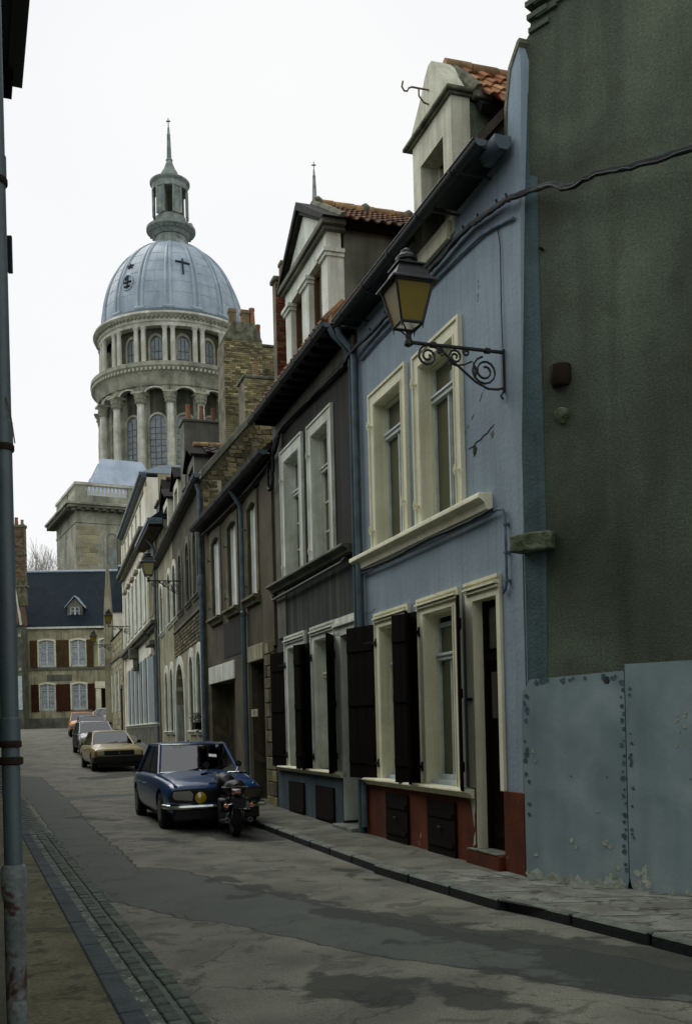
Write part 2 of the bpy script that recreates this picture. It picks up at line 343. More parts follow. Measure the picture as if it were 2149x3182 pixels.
def solo(name, mb, mat, label, cat, fr, base, group=None, **k):
    t = Thing(name, label, cat, fr, base, group)
    me = mb.mesh(name, mat, k.get('smooth', True), base); o = bpy.data.objects.new(name, me); col.objects.link(o)
    o.matrix_world = t.root.matrix_world.copy(); bpy.data.objects.remove(t.root)
    o['label'] = label; o['category'] = cat
    if group: o['group'] = group
    if k.get('bevel'):
        b = o.modifiers.new('bevel', 'BEVEL'); b.width = k['bevel']; b.segments = 2; b.limit_method = 'ANGLE'
    return o
def structure(name, mb, mat, smooth=False):
    o = bpy.data.objects.new(name, mb.mesh(name, mat, smooth)); col.objects.link(o); o['kind'] = 'structure'; return o
def copy_tree(o, parent=None):
    c = o.copy(); col.objects.link(c)
    if parent: c.parent = parent
    for ch in list(o.children): copy_tree(ch, c)
    return c
def rect(x0, x1, z0, z1): return [(x0, z0), (x1, z0), (x1, z1), (x0, z1)]
def arch(x0, x1, z0, z1, rise, n=8):
    w2 = (x1-x0)/2; cx = (x0+x1)/2; p = [(x0, z0), (x1, z0)]
    for k in range(n+1):
        a = PI*k/n; p.append((cx+w2*math.cos(a), z1-rise+rise*math.sin(a)))
    return p
def ribbon(outer, inner, o0, o1):                    # moulded surround: closed band between two equal length outlines
    mb = MB(); n = len(outer)
    for i in range(n):
        j = (i+1) % n
        a, b, c, d = outer[i], outer[j], inner[j], inner[i]
        mb.add([(a[0], o1, a[1]), (b[0], o1, b[1]), (c[0], o1, c[1]), (d[0], o1, d[1]),
                (a[0], o0, a[1]), (b[0], o0, b[1]), (c[0], o0, c[1]), (d[0], o0, d[1])],
               [(0, 1, 2, 3), (0, 4, 5, 1), (3, 2, 6, 7)])
    return mb

# road profile
PR = [(-30, -.3), (-8, -.16), (0, -.1), (15, -.1), (18, -.08), (26, .02), (35, .27), (45, .78), (54, 1.3), (66, 1.85), (78, 2.07), (100, 2.15), (170, 3.0), (600, 3.0)]
def g(y):
    for (a, b), (c, d) in zip(PR, PR[1:]):
        if a <= y <= c:
            t = (y-a)/(c-a); t2 = t*t*(3-2*t); return b+(d-b)*(t*.6+t2*.4)
    return PR[0][1] if y < PR[0][0] else PR[-1][1]

# ------------------------------------------------------------------ street frames
A = Frame(1.814, 10.26, -1054/3094, 1)
B = Frame(*A.w(17.5), -865/3094, 1)
C = Frame(*B.w(15.2), -940/3094, 1)
D = Frame(1.814, 10.26, -3000/3094, 1)               # blank gable: +x runs away to the left, so the wall lies at negative x
SF = Frame(-13.45, 59.2, -.325, 1)

# ------------------------------------------------------------------ ground, road, kerbs
W = Frame(0, 0, 1, 0)
KR = [(5.6, -2), (4.35, 2.5), (3.2, 5.4), (2.37, 7.06), (1.65, 8.47), (1.29, 8.98), (.46, 10.89), A.w(9, 1.1), A.w(17.5, 1.1), B.w(15.2, 1.08), C.w(18.4, 1.08), SF.w(12.5, 1.0)]
FW = [(9.5, -2), (7.2, 4.7), D.w(-1.9, 0), D.w(-.9), (1.814, 10.26), A.w(17.5), B.w(15.2), C.w(18.4), SF.w(12.5)]
def xat(P, y):
    for (a, b), (c, d) in zip(P, P[1:]):
        if min(b, d) <= y <= max(b, d): return a+(c-a)*(y-b)/(d-b)
    return P[0][0] if y < P[0][1] else P[-1][0]
def KLx(y): return -1.14-.385*(y-5.51)
def LWx(y): return -1.52-.386*(y-4.3) if y > 4.3 else -1.52
ys = []; y = -12.
while y < 600: ys.append(y); y += .5 if y < 90 else 20
mb = MB()
for i, y in enumerate(ys):
    mb.v += [(-400, y, g(y)-.06), (400, y, g(y)-.06)]
    if i: n = 2*i; mb.f.append((n-2, n-1, n+1, n))
M['ground'] = mk('far_ground', '#4b4a42', '#3a3a33', scale=.6, bump=.3)
structure('ground', mb, M['ground'])

patch = [(-9.98, 31.96), (-7.04, 24.4), (-4.55, 17.4), (-3.41, 14.34), (-2.69, 12.34), (-2.11, 12.0), (-1.41, 10.81), (-.05, 9.0), (.94, 7.88), (1.76, 7.21), (2.25, 6.57),
         (2.4, 5.5), (1.97, 5.88), (1.66, 5.98), (1.05, 6.6), (-.05, 7.35), (-.65, 8.06), (-1.13, 8.6), (-1.53, 8.91), (-2.31, 9.85), (-2.47, 9.91), (-3.35, 12.21), (-4.99, 16.58), (-7.51, 23.25), (-11.5, 33)]
trench = [(-7.6, 22.8), (-5.4, 24.4), (-2.5, 25.6), (-2.5, 26.4), (-5.6, 25.3), (-8.2, 23.8)]
def sdist(p, poly):
    x, y = p; ins = False; best = 1e9; n = len(poly)
    for i in range(n):
        x1, y1 = poly[i]; x2, y2 = poly[(i+1) % n]
        if (y1 > y) != (y2 > y) and x < (x2-x1)*(y-y1)/(y2-y1)+x1: ins = not ins
        dx, dy = x2-x1, y2-y1; t = max(0, min(1, ((x-x1)*dx+(y-y1)*dy)/(dx*dx+dy*dy)))
        d = math.hypot(x-x1-t*dx, y-y1-t*dy); best = min(best, d)
    return best if ins else -best
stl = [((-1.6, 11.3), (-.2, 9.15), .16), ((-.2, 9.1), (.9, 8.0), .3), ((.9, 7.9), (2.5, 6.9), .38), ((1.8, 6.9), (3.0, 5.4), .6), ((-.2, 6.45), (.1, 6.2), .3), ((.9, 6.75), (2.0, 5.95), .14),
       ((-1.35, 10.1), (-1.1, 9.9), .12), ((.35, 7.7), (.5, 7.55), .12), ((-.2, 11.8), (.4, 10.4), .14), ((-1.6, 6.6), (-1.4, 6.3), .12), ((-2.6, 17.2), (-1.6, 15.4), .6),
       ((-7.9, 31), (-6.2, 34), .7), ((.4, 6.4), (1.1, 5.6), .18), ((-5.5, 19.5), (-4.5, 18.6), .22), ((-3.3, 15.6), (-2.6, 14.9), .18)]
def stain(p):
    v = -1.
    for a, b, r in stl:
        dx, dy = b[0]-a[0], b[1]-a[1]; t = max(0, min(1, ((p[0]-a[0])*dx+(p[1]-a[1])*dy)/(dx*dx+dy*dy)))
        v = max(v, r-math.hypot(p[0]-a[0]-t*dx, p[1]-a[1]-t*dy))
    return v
ry = []; y = -6.
while y < 72: ry.append(y); y += .16 if 3 < y < 16 else (.3 if y < 34 else .5)
NX = 30; mb = MB(); pa = []; sa = []
for i, y in enumerate(ry):
    xl, xr = KLx(y)-.05, xat(KR, y)+.05
    for k in range(NX+1):
        x = xl+(xr-xl)*k/NX; cr_ = .03*math.sin(PI*k/NX)
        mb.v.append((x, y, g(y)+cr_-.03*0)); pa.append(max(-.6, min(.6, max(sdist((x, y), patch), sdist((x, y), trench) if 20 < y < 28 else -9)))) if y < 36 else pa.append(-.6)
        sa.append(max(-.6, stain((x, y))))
        if i and k: n = i*(NX+1)+k; mb.f.append((n-NX-2, n-NX-1, n, n-1))
me = mb.mesh('road', None, True, recalc=False)
for nme, arr in (('patch', pa), ('stain', sa)):
    at = me.attributes.new(nme, 'FLOAT', 'POINT'); at.data.foreach_set('value', arr)
rm = mk('worn_asphalt', '#7c7a6f', '#605f56', scale=1.3, fine=.55, fscale=95, bump=.9, bscale=40, rough=.8, spec=.35, c3='#403f36', stain=.55, thr=.57)
t = rm.node_tree; N = t.nodes.new; K = t.links.new; bs = t.nodes['Principled BSDF']
base = bs.inputs['Base Color'].links[0].from_socket
co = N('ShaderNodeTexCoord')
def edge(attr, amp, scale, a, b):
    at = N('ShaderNodeAttribute'); at.attribute_name = attr
    n = N('ShaderNodeTexNoise'); n.inputs['Scale'].default_value = scale; n.inputs['Detail'].default_value = 7; K(co.outputs['Object'], n.inputs[0])
    m1 = N('ShaderNodeMath'); m1.operation = 'MULTIPLY_ADD'; m1.inputs[1].default_value = amp; m1.inputs[2].default_value = -amp/2; K(n.outputs['Fac'], m1.inputs[0])
    m2 = N('ShaderNodeMath'); m2.operation = 'ADD'; K(at.outputs['Fac'], m2.inputs[0]); K(m1.outputs[0], m2.inputs[1])
    r = N('ShaderNodeMapRange'); r.inputs[1].default_value = a; r.inputs[2].default_value = b; K(m2.outputs[0], r.inputs[0]); return r.outputs[0], m2.outputs[0]
def mixn(f, a, c, mode='MIX'):
    x = N('ShaderNodeMix'); x.data_type = 'RGBA'; x.blend_type = mode
    if isinstance(f, float): x.inputs[0].default_value = f
    else: K(f, x.inputs[0])
    for i, v in ((6, a), (7, c)):
        if isinstance(v, tuple): x.inputs[i].default_value = v
        else: K(v, x.inputs[i])
    return x.outputs[2]
pf, pd = edge('patch', .22, 3.2, -.006, .006)
cc = mixn(pf, base, mixn(.8, base, c4('#464c4a')))
ab = N('ShaderNodeMath'); ab.operation = 'ABSOLUTE'; K(pd, ab.inputs[0])
lr = N('ShaderNodeMapRange'); lr.inputs[1].default_value = .008; lr.inputs[2].default_value = .022; lr.inputs[3].default_value = .8; lr.inputs[4].default_value = 0; K(ab.outputs[0], lr.inputs[0])
cc = mixn(lr.outputs[0], cc, c4('#1a1c1a'))
mpn = N('ShaderNodeMapping'); mpn.inputs['Rotation'].default_value = (0, 0, -.33)
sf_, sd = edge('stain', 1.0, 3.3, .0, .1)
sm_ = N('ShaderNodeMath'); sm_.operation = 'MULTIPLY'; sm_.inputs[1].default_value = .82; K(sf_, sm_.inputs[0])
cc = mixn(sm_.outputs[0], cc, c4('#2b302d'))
# hairline cracks
vo = N('ShaderNodeTexVoronoi'); vo.feature = 'DISTANCE_TO_EDGE'; vo.inputs['Scale'].default_value = .55
nn = N('ShaderNodeTexNoise'); nn.inputs['Scale'].default_value = 1.6; nn.inputs['Detail'].default_value = 6
K(co.outputs['Object'], nn.inputs[0]); vm = N('ShaderNodeVectorMath'); vm.operation = 'MULTIPLY_ADD'; vm.inputs[1].default_value = (1.2, 1.2, 0)
K(nn.outputs['Color'], vm.inputs[0]); K(co.outputs['Object'], vm.inputs[2]); K(vm.outputs[0], vo.inputs['Vector'])
vr = N('ShaderNodeMapRange'); vr.inputs[1].default_value = .002; vr.inputs[2].default_value = .008; vr.inputs[3].default_value = .5; vr.inputs[4].default_value = 0
K(vo.outputs['Distance'], vr.inputs[0]); cc = mixn(vr.outputs[0], cc, c4('#201f1b'))
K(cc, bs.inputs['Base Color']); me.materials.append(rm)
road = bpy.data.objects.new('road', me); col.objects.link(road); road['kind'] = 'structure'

def strip(P0, P1, y0, y1, dz, step=.5):
    mb = MB(); y = y0; i = 0
    while y <= y1+1e-6:
        mb.v += [(P0(y), y, g(y)+dz), (P1(y), y, g(y)+dz)]
        if i: n = 2*i; mb.f.append((n-2, n-1, n+1, n))
        i += 1; y += step
    return mb
M['pave'] = mk('pavement_asphalt', '#74736a', '#57564b', scale=1.5, fine=.35, fscale=50, bump=.7, bscale=30, c3='#393a2c', stain=.5, thr=.58)
M['pavegreen'] = mk('algae_pavement', '#6f6b57', '#575640', scale=1.8, fine=.45, fscale=35, bump=.7, bscale=25, c3='#3a3c2e', stain=.7, thr=.55)
pr_ = structure('right_pavement', strip(lambda y: xat(KR, y)+.06, lambda y: xat(FW, y)+.25, -2, 71, .096), M['pave'])
pl_ = structure('left_pavement', strip(lambda y: LWx(y)-1.2, lambda y: KLx(y)-.10, -6, 70, .055), M['pavegreen'])
def topmat(me, m2):
    me.materials.append(m2)
    for p in me.polygons:
        if p.normal.z > .7: p.material_index = 1
def along(P, d):                                      # walk a polyline in steps of d
    res = []; carry = 0.
    for (a, b), (c, e) in zip(P, P[1:]):
        l = math.hypot(c-a, e-b); t = carry
        while t < l: res.append((a+(c-a)*t/l, b+(e-b)*t/l, math.atan2(e-b, c-a))); t += d
        carry = t-l
    return res
def child(o, name, me, loc, rot=(0, 0, 0), scale=(1, 1, 1), kind=None):
    c = bpy.data.objects.new(name, me); col.objects.link(c); c.parent = o; c.location = loc; c.rotation_euler = rot; c.scale = scale
    if kind: c['kind'] = kind
    return c
kb = structure('right_kerb', strip(lambda y: xat(KR, y)+.01, lambda y: xat(KR, y)+.13, -2, 71, .092), M['kerb'])
km = MB().box(-.44, .44, -.14, 0, -.22, .1).mesh('kerb_stone', M['kerb'], False)
bmk = bmesh.new(); bmk.from_mesh(km); bmesh.ops.bevel(bmk, geom=bmk.edges[:], offset=.018, segments=1, affect='EDGES'); bmk.to_mesh(km); bmk.free(); topmat(km, M['kerbpale'])  # kerb sides stay dark, upward faces take the paler material
for x, y, a in along(KR[1:], .9):
    if y > 60: break
    x2 = x-.45*math.cos(a)*0
    child(kb, 'kerb_stone', km, (x+.45*math.cos(a), y+.45*math.sin(a), g(y+.45*math.sin(a))+.006+.008*(R()-.5)), (0, math.atan2(g(y)-g(y+.9), .9)*.0, a+.012*(R()-.5)))
kb2 = structure('left_kerb', strip(lambda y: KLx(y)-.13, lambda y: KLx(y)-.01, 2, 66, .045), M['kerb'])
M['kerbl'] = mk('slate_dark_kerb', '#4c5358', '#3d4448', scale=5, fine=.3, bump=.4, rnd=.15)
km2 = MB().box(-.49, .49, -.07, .075, -.2, .06).mesh('kerb_stone', M['kerbl'], False)
bmk = bmesh.new(); bmk.from_mesh(km2); bmesh.ops.bevel(bmk, geom=bmk.edges[:], offset=.01, segments=1, affect='EDGES'); bmk.to_mesh(km2); bmk.free()
KLp = [(KLx(y), y) for y in (3, 66)]
for x, y, a in along(KLp, 1.0):
    child(kb2, 'kerb_stone', km2, (x+.5*math.cos(a)-.07, y+.5*math.sin(a), g(y+.5)+.01+.004*R()), (0, 0, a))
# stone gutter: pale channel stones next to the kerb and two rows of setts
gt = structure('left_gutter', strip(lambda y: KLx(y)-.02, lambda y: KLx(y)+.29, 3, 60, .008), M['sett'])
M['chan'] = mk('pale_worn_channel_stone', '#6f736e', '#4c504a', scale=6, fine=.3, bump=.4, rnd=.25, c3='#a0a5a5', stain=.8, thr=.6)
ch = MB().box(-.2, .2, -.055, .055, -.05, .012).mesh('channel_stone', M['chan'], False)
se = MB().box(-.085, .085, -.05, .05, -.05, .018).mesh('sett', M['sett'], False)
for me_ in (ch, se):
    b_ = bmesh.new(); b_.from_mesh(me_); bmesh.ops.bevel(b_, geom=b_.edges[:], offset=.008, segments=1, affect='EDGES'); b_.to_mesh(me_); b_.free()
a_ = math.atan2(1, -.385); kn = (math.sin(a_), -math.cos(a_))
t_ = 0
while t_ < 14:
    y = 3.6+t_; 
    child(gt, 'channel_stone', ch, (KLx(y)+.06*kn[0], y+.06*kn[1], g(y)+.006*R()), (0, 0, a_+.02*(R()-.5))); t_ += .40
t_ = 0; k = 0
while t_ < 13:
    y = 3.6+t_
    for j in (0, 1):
        child(gt, 'sett', se, (KLx(y)+(.165+.11*j)*kn[0], y+(.165+.11*j)*kn[1]+.08*j, g(y)+.006+.008*R()), (.04*(R()-.5), .04*(R()-.5), a_+.06*(R()-.5)), (1, .93+.1*R(), 1))
    t_ += .182
rest = MB()
for y in [16.8+.36*i for i in range(90)]:
    for j in range(2):
        cx_, cy_ = KLx(y)+(.16+.11*j)*kn[0], y
        rest.box(cx_-.05, cx_+.05, cy_-.16, cy_+.16, g(y)-.03, g(y)+.018)
child(gt, 'sett_row', rest.mesh('sett_row', M['sett'], False), (0, 0, 0), kind='stuff')
# flagstones on the near right pavement, each its own stone
fl = MB().box(-.5, .5, -.5, .5, -.03, .012).mesh('flagstone', M['flag'], False)
b_ = bmesh.new(); b_.from_mesh(fl); bmesh.ops.bevel(b_, geom=b_.edges[:], offset=.006, segments=1, affect='EDGES'); b_.to_mesh(fl); b_.free()
def lerp(a, b, t): return a+(b-a)*t
yk = 3.0
while yk < 10.2:
    for j in range(3):
        t0, t1 = j/3, (j+1)/3; y0 = yk+(.22 if j == 1 else 0); y1 = y0+.62
        def P(t, y): return Vector((lerp(xat(KR, y)+.13, xat(FW, y)+.1, t), y, g(y)+.1))
        p = [P(t0, y0), P(t1, y0), P(t1, y1), P(t0, y1)]; c_ = sum(p, Vector())/4
        q = MB(); q.add([tuple(c_+(v-c_)*.985+Vector((0, 0, z))) for z in (-.03, .004+.006*R()*0) for v in p], [(4, 5, 6, 7), (0, 1, 5, 4), (1, 2, 6, 5), (2, 3, 7, 6), (3, 0, 4, 7)])
        child(pr_, 'flagstone', q.mesh('flagstone', M['flag'], False), (0, 0, 0))
    yk += .64
# ------------------------------------------------------------------ building helpers
def bevel_mesh(me, off, seg=1):
    b_ = bmesh.new(); b_.from_mesh(me); bmesh.ops.bevel(b_, geom=b_.edges[:], offset=off, segments=seg, affect='EDGES'); b_.to_mesh(me); b_.free(); return me
def surround(T, s0, s1, z0, z1, cas, mat, d=.18, proud=.035, head=None, mould=2, hood=False):
    head = head or cas; m = MB(); p = proud
    m.box(s0-cas, s0, -.02, p, z0, z1).box(s1, s1+cas, -.02, p, z0, z1).box(s0-cas, s1+cas, -.02, p, z1, z1+head)
    e = .035                                          # outer bead
    m.box(s0-cas, s0-cas+e, p, p+.022, z0, z1+head-e).box(s1+cas-e, s1+cas, p, p+.022, z0, z1+head-e).box(s0-cas, s1+cas, p, p+.022, z1+head-e, z1+head)
    m.box(s0-.02, s0, p, p+.012, z0, z1+.02).box(s1, s1+.02, p, p+.012, z0, z1+.02).box(s0, s1, p, p+.012, z1, z1+.02)
    if hood:
        m.box(s0-cas+e, s1+cas-e, p, p+.06, z1+head*.55, z1+head*.66).box(s0-cas+e, s1+cas-e, p, p+.035, z1+head*.38, z1+head*.5)
    m.box(s0, s0+.014, -d, p, z0, z1).box(s1-.014, s1, -d, p, z0, z1).box(s0+.014, s1-.014, -d, p, z1-.014, z1)
    # inner rebate
    m.box(s0+.014, s0+.045, -d, -d*.62, z0, z1-.014).box(s1-.045, s1-.014, -d, -d*.62, z0, z1-.014).box(s0+.045, s1-.045, -d, -d*.62, z1-.05, z1-.014)
    return T.part('window_surround', m, mat)
def window(T, s0, s1, z0, z1, d=.18, tr=None, bars=(), mull=True, jm='joinery', pm='pane', fr=.055, name='window'):
    m = MB(); o0, o1 = -d-.03, -d+.03
    m.box(s0, s0+fr, o0, o1, z0, z1).box(s1-fr, s1, o0, o1, z0, z1).box(s0+fr, s1-fr, o0, o1, z0, z0+fr*1.6).box(s0+fr, s1-fr, o0, o1, z1-fr, z1)
    tz = tr if tr else None; cx = (s0+s1)/2
    if tz: m.box(s0+fr, s1-fr, o0, o1+.045, tz-.045, tz+.045).box(s0+fr, s1-fr, o1+.045, o1+.07, tz+.01, tz+.035)
    top = (tz-.045) if tz else z1-fr
    if mull:
        m.box(cx-.04, cx+.04, o0, o1, z0+fr*1.6, top)
        m.box(cx-.018, cx+.018, o1, o1+.018, z0+fr*1.6, top)
        if not tz or mull == 2: m.box(cx-.03, cx+.03, o0, o1-.01, (tz+.045) if tz else z0, z1-fr)
    for b in bars:
        if mull: m.box(s0+fr, cx-.04, o0, o1-.012, b-.014, b+.014).box(cx+.04, s1-fr, o0, o1-.012, b-.014, b+.014)
        else: m.box(s0+fr, s1-fr, o0, o1-.012, b-.014, b+.014)
    wd = T.part(name, m, M[jm])
    ps = []
    zb = z0+fr*1.6
    xs = [(s0+fr, cx-.04), (cx+.04, s1-fr)] if mull else [(s0+fr, s1-fr)]
    zs = [zb]+[b for b in sorted(bars)]+[top]
    for xa, xb in xs:
        for za, zc in zip(zs, zs[1:]): ps.append((xa, xb, za, zc))
    if tz:
        zt = [tz+.045]+[b for b in bars if b > tz]+[z1-fr]
        ps = [q for q in ps if q[3] <= top+.001]
        for xa, xb in ([(s0+fr, s1-fr)] if mull != 2 else [(s0+fr, cx-.03), (cx+.03, s1-fr)]): ps.append((xa, xb, tz+.045, z1-fr))
    for xa, xb, za, zc in ps:
        T.part('pane', MB().box(xa, xb, -d-.008, -d, za, zc), M[pm], parent=wd, smooth=False)
    return wd
def sill(T, s0, s1, z0, z1, o, mat, name='window_sill'):
    h = z1-z0
    pr = [(-.02, z1), (o*.95, z1-.005), (o, z1-.02), (o, z1-h*.35), (o*.75, z1-h*.45), (o*.55, z1-h*.6), (o*.45, z0), (-.02, z0)]
    return T.part(name, MB().sweep(pr, s0, s1), mat, bevel=.006)
def shutter(T, hs, z0, z1, wd, ang, sgn, mat, label=None, hinges=True):
    # leaf hinged at s=hs; opens towards sgn along the wall, standing ang off it
    m = MB(); n = 3
    for i in range(n): m.box(wd*i/n+.004, wd*(i+1)/n-.004, -.018, .018, z0, z1)
    for f in (.12, .5, .86): m.box(.02, wd-.02, .018, .034, z0+(z1-z0)*f-.05, z0+(z1-z0)*f+.05)
    me = m.mesh('shutter', M[mat] if isinstance(mat, str) else mat, False)
    o = T.inst('shutter', me, (hs, .05, 0), (0, 0, ang if sgn > 0 else PI-ang))
    o.location.z = -T.base[2]
    if label: o['label'] = label
    if hinges:
        for f in (.1, .88):
            hm = MB().box(-.06, .22, .018, .03, z0+(z1-z0)*f-.02, z0+(z1-z0)*f+.02).tube([(-.03, 0, z0+(z1-z0)*f-.06), (-.03, 0, z0+(z1-z0)*f+.06)], .018, 6).mesh('hinge', M['iron'], False)
            h = bpy.data.objects.new('hinge', hm); col.objects.link(h); h.parent = o
    return o
def keeper(T, s, z, mat):                             # little iron shutter hook on the surround
    T.part('shutter_hook', MB().box(s-.012, s+.012, .03, .1, z-.012, z+.012).box(s-.03, s+.03, .09, .105, z-.015, z+.02).box(s-.008, s+.008, .09, .105, z-.06, z+.06), mat, smooth=False)
def gutter(T, s0, s1, o, z, r=.075, mat=None, joints=True, name='gutter'):
    mat = mat or M['zincdark']; m = MB(); n = 10; pr = []
    for k in range(n+1):
        a = PI+PI*k/n; pr.append((o+r*math.cos(a), z+r*math.sin(a)))
    for k in range(n+1):
        a = 2*PI-PI*k/n; pr.append((o+(r-.012)*math.cos(a), z+(r-.012)*math.sin(a)))
    m.sweep(pr, s0, s1)
    gu = T.part(name, m, mat)
    b = MB().tube([(s0, o+r, z+.004), (s1, o+r, z+.004)], .013, 6)
    T.part('gutter_bead', b, mat, parent=gu)
    for e in (s0, s1):
        hp = [(o+(r-.004)*math.cos(PI+PI*k/8), z+(r-.004)*math.sin(PI+PI*k/8)) for k in range(9)]
        T.part('stop_end', MB().sweep(hp, e-.004, e+.004), M['zinc'] if e == s0 else mat, parent=gu)
    if joints:
        k = s0+.6
        while k < s1-.2:
            jp = [(o+(r+.008)*math.cos(PI+PI*q/8), z+(r+.008)*math.sin(PI+PI*q/8)) for q in range(9)]
            T.part('joint', MB().sweep(jp, k, k+.05), mat, parent=gu); k += .95
    return gu
def pipe(T, pts, r, mat, brk=(), name='downpipe', joints=()):
    p = T.part(name, MB().tube(pts, r, 12), mat)
    for (s, o, z) in brk:
        T.part('pipe_bracket', MB().lathe([(r+.004, z-.025), (r+.012, z-.02), (r+.012, z+.02), (r+.004, z+.025)], s, o, 12, cap=False).box(s-.012, s+.012, 0, o-r, z-.015, z+.015), M['zinc'], parent=p)
    for (s, o, z) in joints:
        T.part('pipe_joint', MB().lathe([(r+.001, z-.06), (r+.008, z-.05), (r+.008, z+.04), (r+.001, z+.05)], s, o, 12, cap=False), mat, parent=p)
    return p
unit = {}
def unitbox(key, mat, bx, by, bz, jag=.1):
    if key not in unit:
        L_ = []
        for i in range(5):
            rr = random.Random(i*13+len(key)); m = MB().box(-bx/2, bx/2, -by, 0, -bz/2, bz/2)
            me = m.mesh(key, mat, False); bb = bmesh.new(); bb.from_mesh(me)
            for v in bb.verts:
                v.co.x += bx*jag*(rr.random()-.5); v.co.z += bz*jag*(rr.random()-.5); v.co.y += by*jag*(rr.random()-.5)*(1 if v.co.y > -by/2 else 0)
            bmesh.ops.bevel(bb, geom=[e for e in bb.edges if all(v.co.y > -by*.6 for v in e.verts)], offset=min(bx, bz)*.1, segments=1, affect='EDGES')
            bb.to_mesh(me); bb.free(); L_.append(me)
        unit[key] = L_
    return unit[key]
def bricks(T, parent, x0, x1, z0, z1, o, bw, bh, mat, name='brick', inside=None, cap=290, proud=.02, jit=.006, gap=.86, side=None):
    key = name+mat.name; me = unitbox(key, mat, bw*.93, .05, bh*gap); big = MB(); n = 0; row = 0; z = z1-bh/2
    while z > z0:
        x = x0+(bw/2 if row % 2 else 0)+bw/2*0
        xs = []
        while x < x1+bw*.49: xs.append(x); x += bw
        for x in xs:
            a, b = max(x-bw/2, x0), min(x+bw/2, x1)
            if b-a < bw*.25: continue
            cx = (a+b)/2; sx = (b-a)/bw
            if inside and not inside(cx, z): continue
            oo = o+proud+jit*2*(R()-.5)
            if n < cap: T.inst(name, random.choice(me), (cx, oo, z+jit*(R()-.5)), (0, .03*(R()-.5), 0), (sx, 1, 1), parent=parent)
            else: big.box(a+.005, b-.005, oo-.05, oo, z-bh*gap/2, z+bh*gap/2)
            n += 1
        z -= bh; row += 1
    if big.v: T.part(name+'_mass', big, mat, parent=parent, smooth=False, kind='stuff')
def tiles(T, parent, fr_pts, nu, nv, mat, name='roof_tile', over=1.25, thick=.018, curve=.035):
    # pan tiles over the quad (p00, p10, p11, p01): u along the eave, v up the slope
    p00, p10, p11, p01 = [Vector(p) for p in fr_pts]
    U = (p10-p00)/nu; V = (p01-p00)/nv; lu, lv = U.length, V.length; Nn = U.cross(V).normalized()
    m = MB(); n = 8; vs = []
    for j, (vv, h) in enumerate(((-.5*over, thick+.02), (.5*over, .0))):
        for k in range(n+1):
            q = k/n; prof = curve*math.sin(2*PI*q*.98+.3)+(.012 if q > .9 else 0)
            vs.append(((q-.5)*lu*1.08, vv*lv, h+prof))
    vs += [(x, y, z-thick) for x, y, z in vs]; fs = []
    for k in range(n):
        a = k; b = k+1; c = n+2+k; d = n+1+k; e = 2*(n+1)
        fs += [(a, b, c, d), (a+e, d+e, c+e, b+e), (a, a+e, b+e, b), (d, c, c+e, d+e)]
    m.add(vs, fs); me = m.mesh(name, mat, True)
    X = U.normalized(); Z = Nn; Y = Z.cross(X)
    q0 = Matrix((X, Y, Z)).transposed()
    for j in range(nv):
        for i in range(nu):
            c = p00+U*(i+.5)+V*(j+.5)+Nn*.01
            jr = Matrix.Rotation(.03*(R()-.5), 3, 'Z') @ Matrix.Rotation(.03*(R()-.5), 3, 'X')
            T.inst(name, me, c, (q0 @ jr).to_euler(), parent=parent)
def ridge(T, parent, p0, p1, r=.1, n=5, mat=None, knobs=()):
    p0, p1 = Vector(p0), Vector(p1)
    for i in range(n):
        a = p0.lerp(p1, i/n); b = p0.lerp(p1, (i+1)/n-.01)
        T.part('ridge_tile', MB().tube([a, b], [r*.95, r*1.05], 10), mat or M['ridge'], parent=parent)
    for k in knobs:
        a = p0.lerp(p1, k); d = (p1-p0).normalized()
        T.part('ridge_knob', MB().tube([a-d*.06+Vector((0, 0, .01)), a+Vector((0, 0, .02)), a+d*.06+Vector((0, 0, .01))], [r*1.02, r*1.35, r*1.02], 10), M['mortar'], parent=parent)
def pot(T, x, o, z, h, r=.1, mat='pot', square=False, parent=None):
    if square:
        m = MB().prismz([(x-r, o-r), (x+r, o-r), (x+r, o+r), (x-r, o+r)], z, z+h*.8).prismz([(x-r*1.2, o-r*1.2), (x+r*1.2, o-r*1.2), (x+r*1.2, o+r*1.2), (x-r*1.2, o+r*1.2)], z+h*.8, z+h)
    else: m = MB().lathe([(r, z), (r*1.02, z+.05), (r*.78, z+h*.85), (r*.9, z+h*.87), (r*.92, z+h), (r*.6, z+h)], x, o, 14)
    return T.part('chimney_pot', m, M[mat], parent=parent)

# ------------------------------------------------------------------ blue house
T = Thing('blue_house', 'pale blue rendered house with cream window surrounds and oxide red plinth', 'house', A, (2.4, 0, 0))
top = 7.55
outer = [(-.02, -.3), (4.9, -.3), (4.9, top), (2.58, top), (2.58, 7.35), (1.42, 7.35), (1.42, top), (.17, top+.02), (.14, 8.0), (.05, 8.35), (-.15, 8.5), (-.2, 8.3), (-.12, 6.9), (-.02, 4.4)]
ff1, ff2 = (3.16, 4.2, 4.12, 6.18), (1.5, 2.54, 4.12, 6.14)
gf1, gf2 = (3.25, 4.18, .85, 3.0), (1.69, 2.58, .85, 3.0)
dr = (.56, 1.17, .16, 3.0)
holes = [rect(*ff1), rect(*ff2), rect(*gf1), rect(*gf2), rect(*dr)]
T.part('wall', MB().wall(outer, holes, .5, .4), M['blue'])
T.part('blue_return', MB().box(-.06, -.02, -.3, -.002, 1.75, 6.0), M['blue']) if False else None
for i, (a, b, c, d) in enumerate((ff1, ff2)):
    surround(T, a, b, c, d, .19, M['cream']); window(T, a+.014, b-.014, c, d, tr=5.7, pm='paneolive')
    for zz in (4.4, 5.95 if i else 5.9): keeper(T, b+.1, zz, M['cream'])
    keeper(T, a-.1, 4.55, M['cream'])
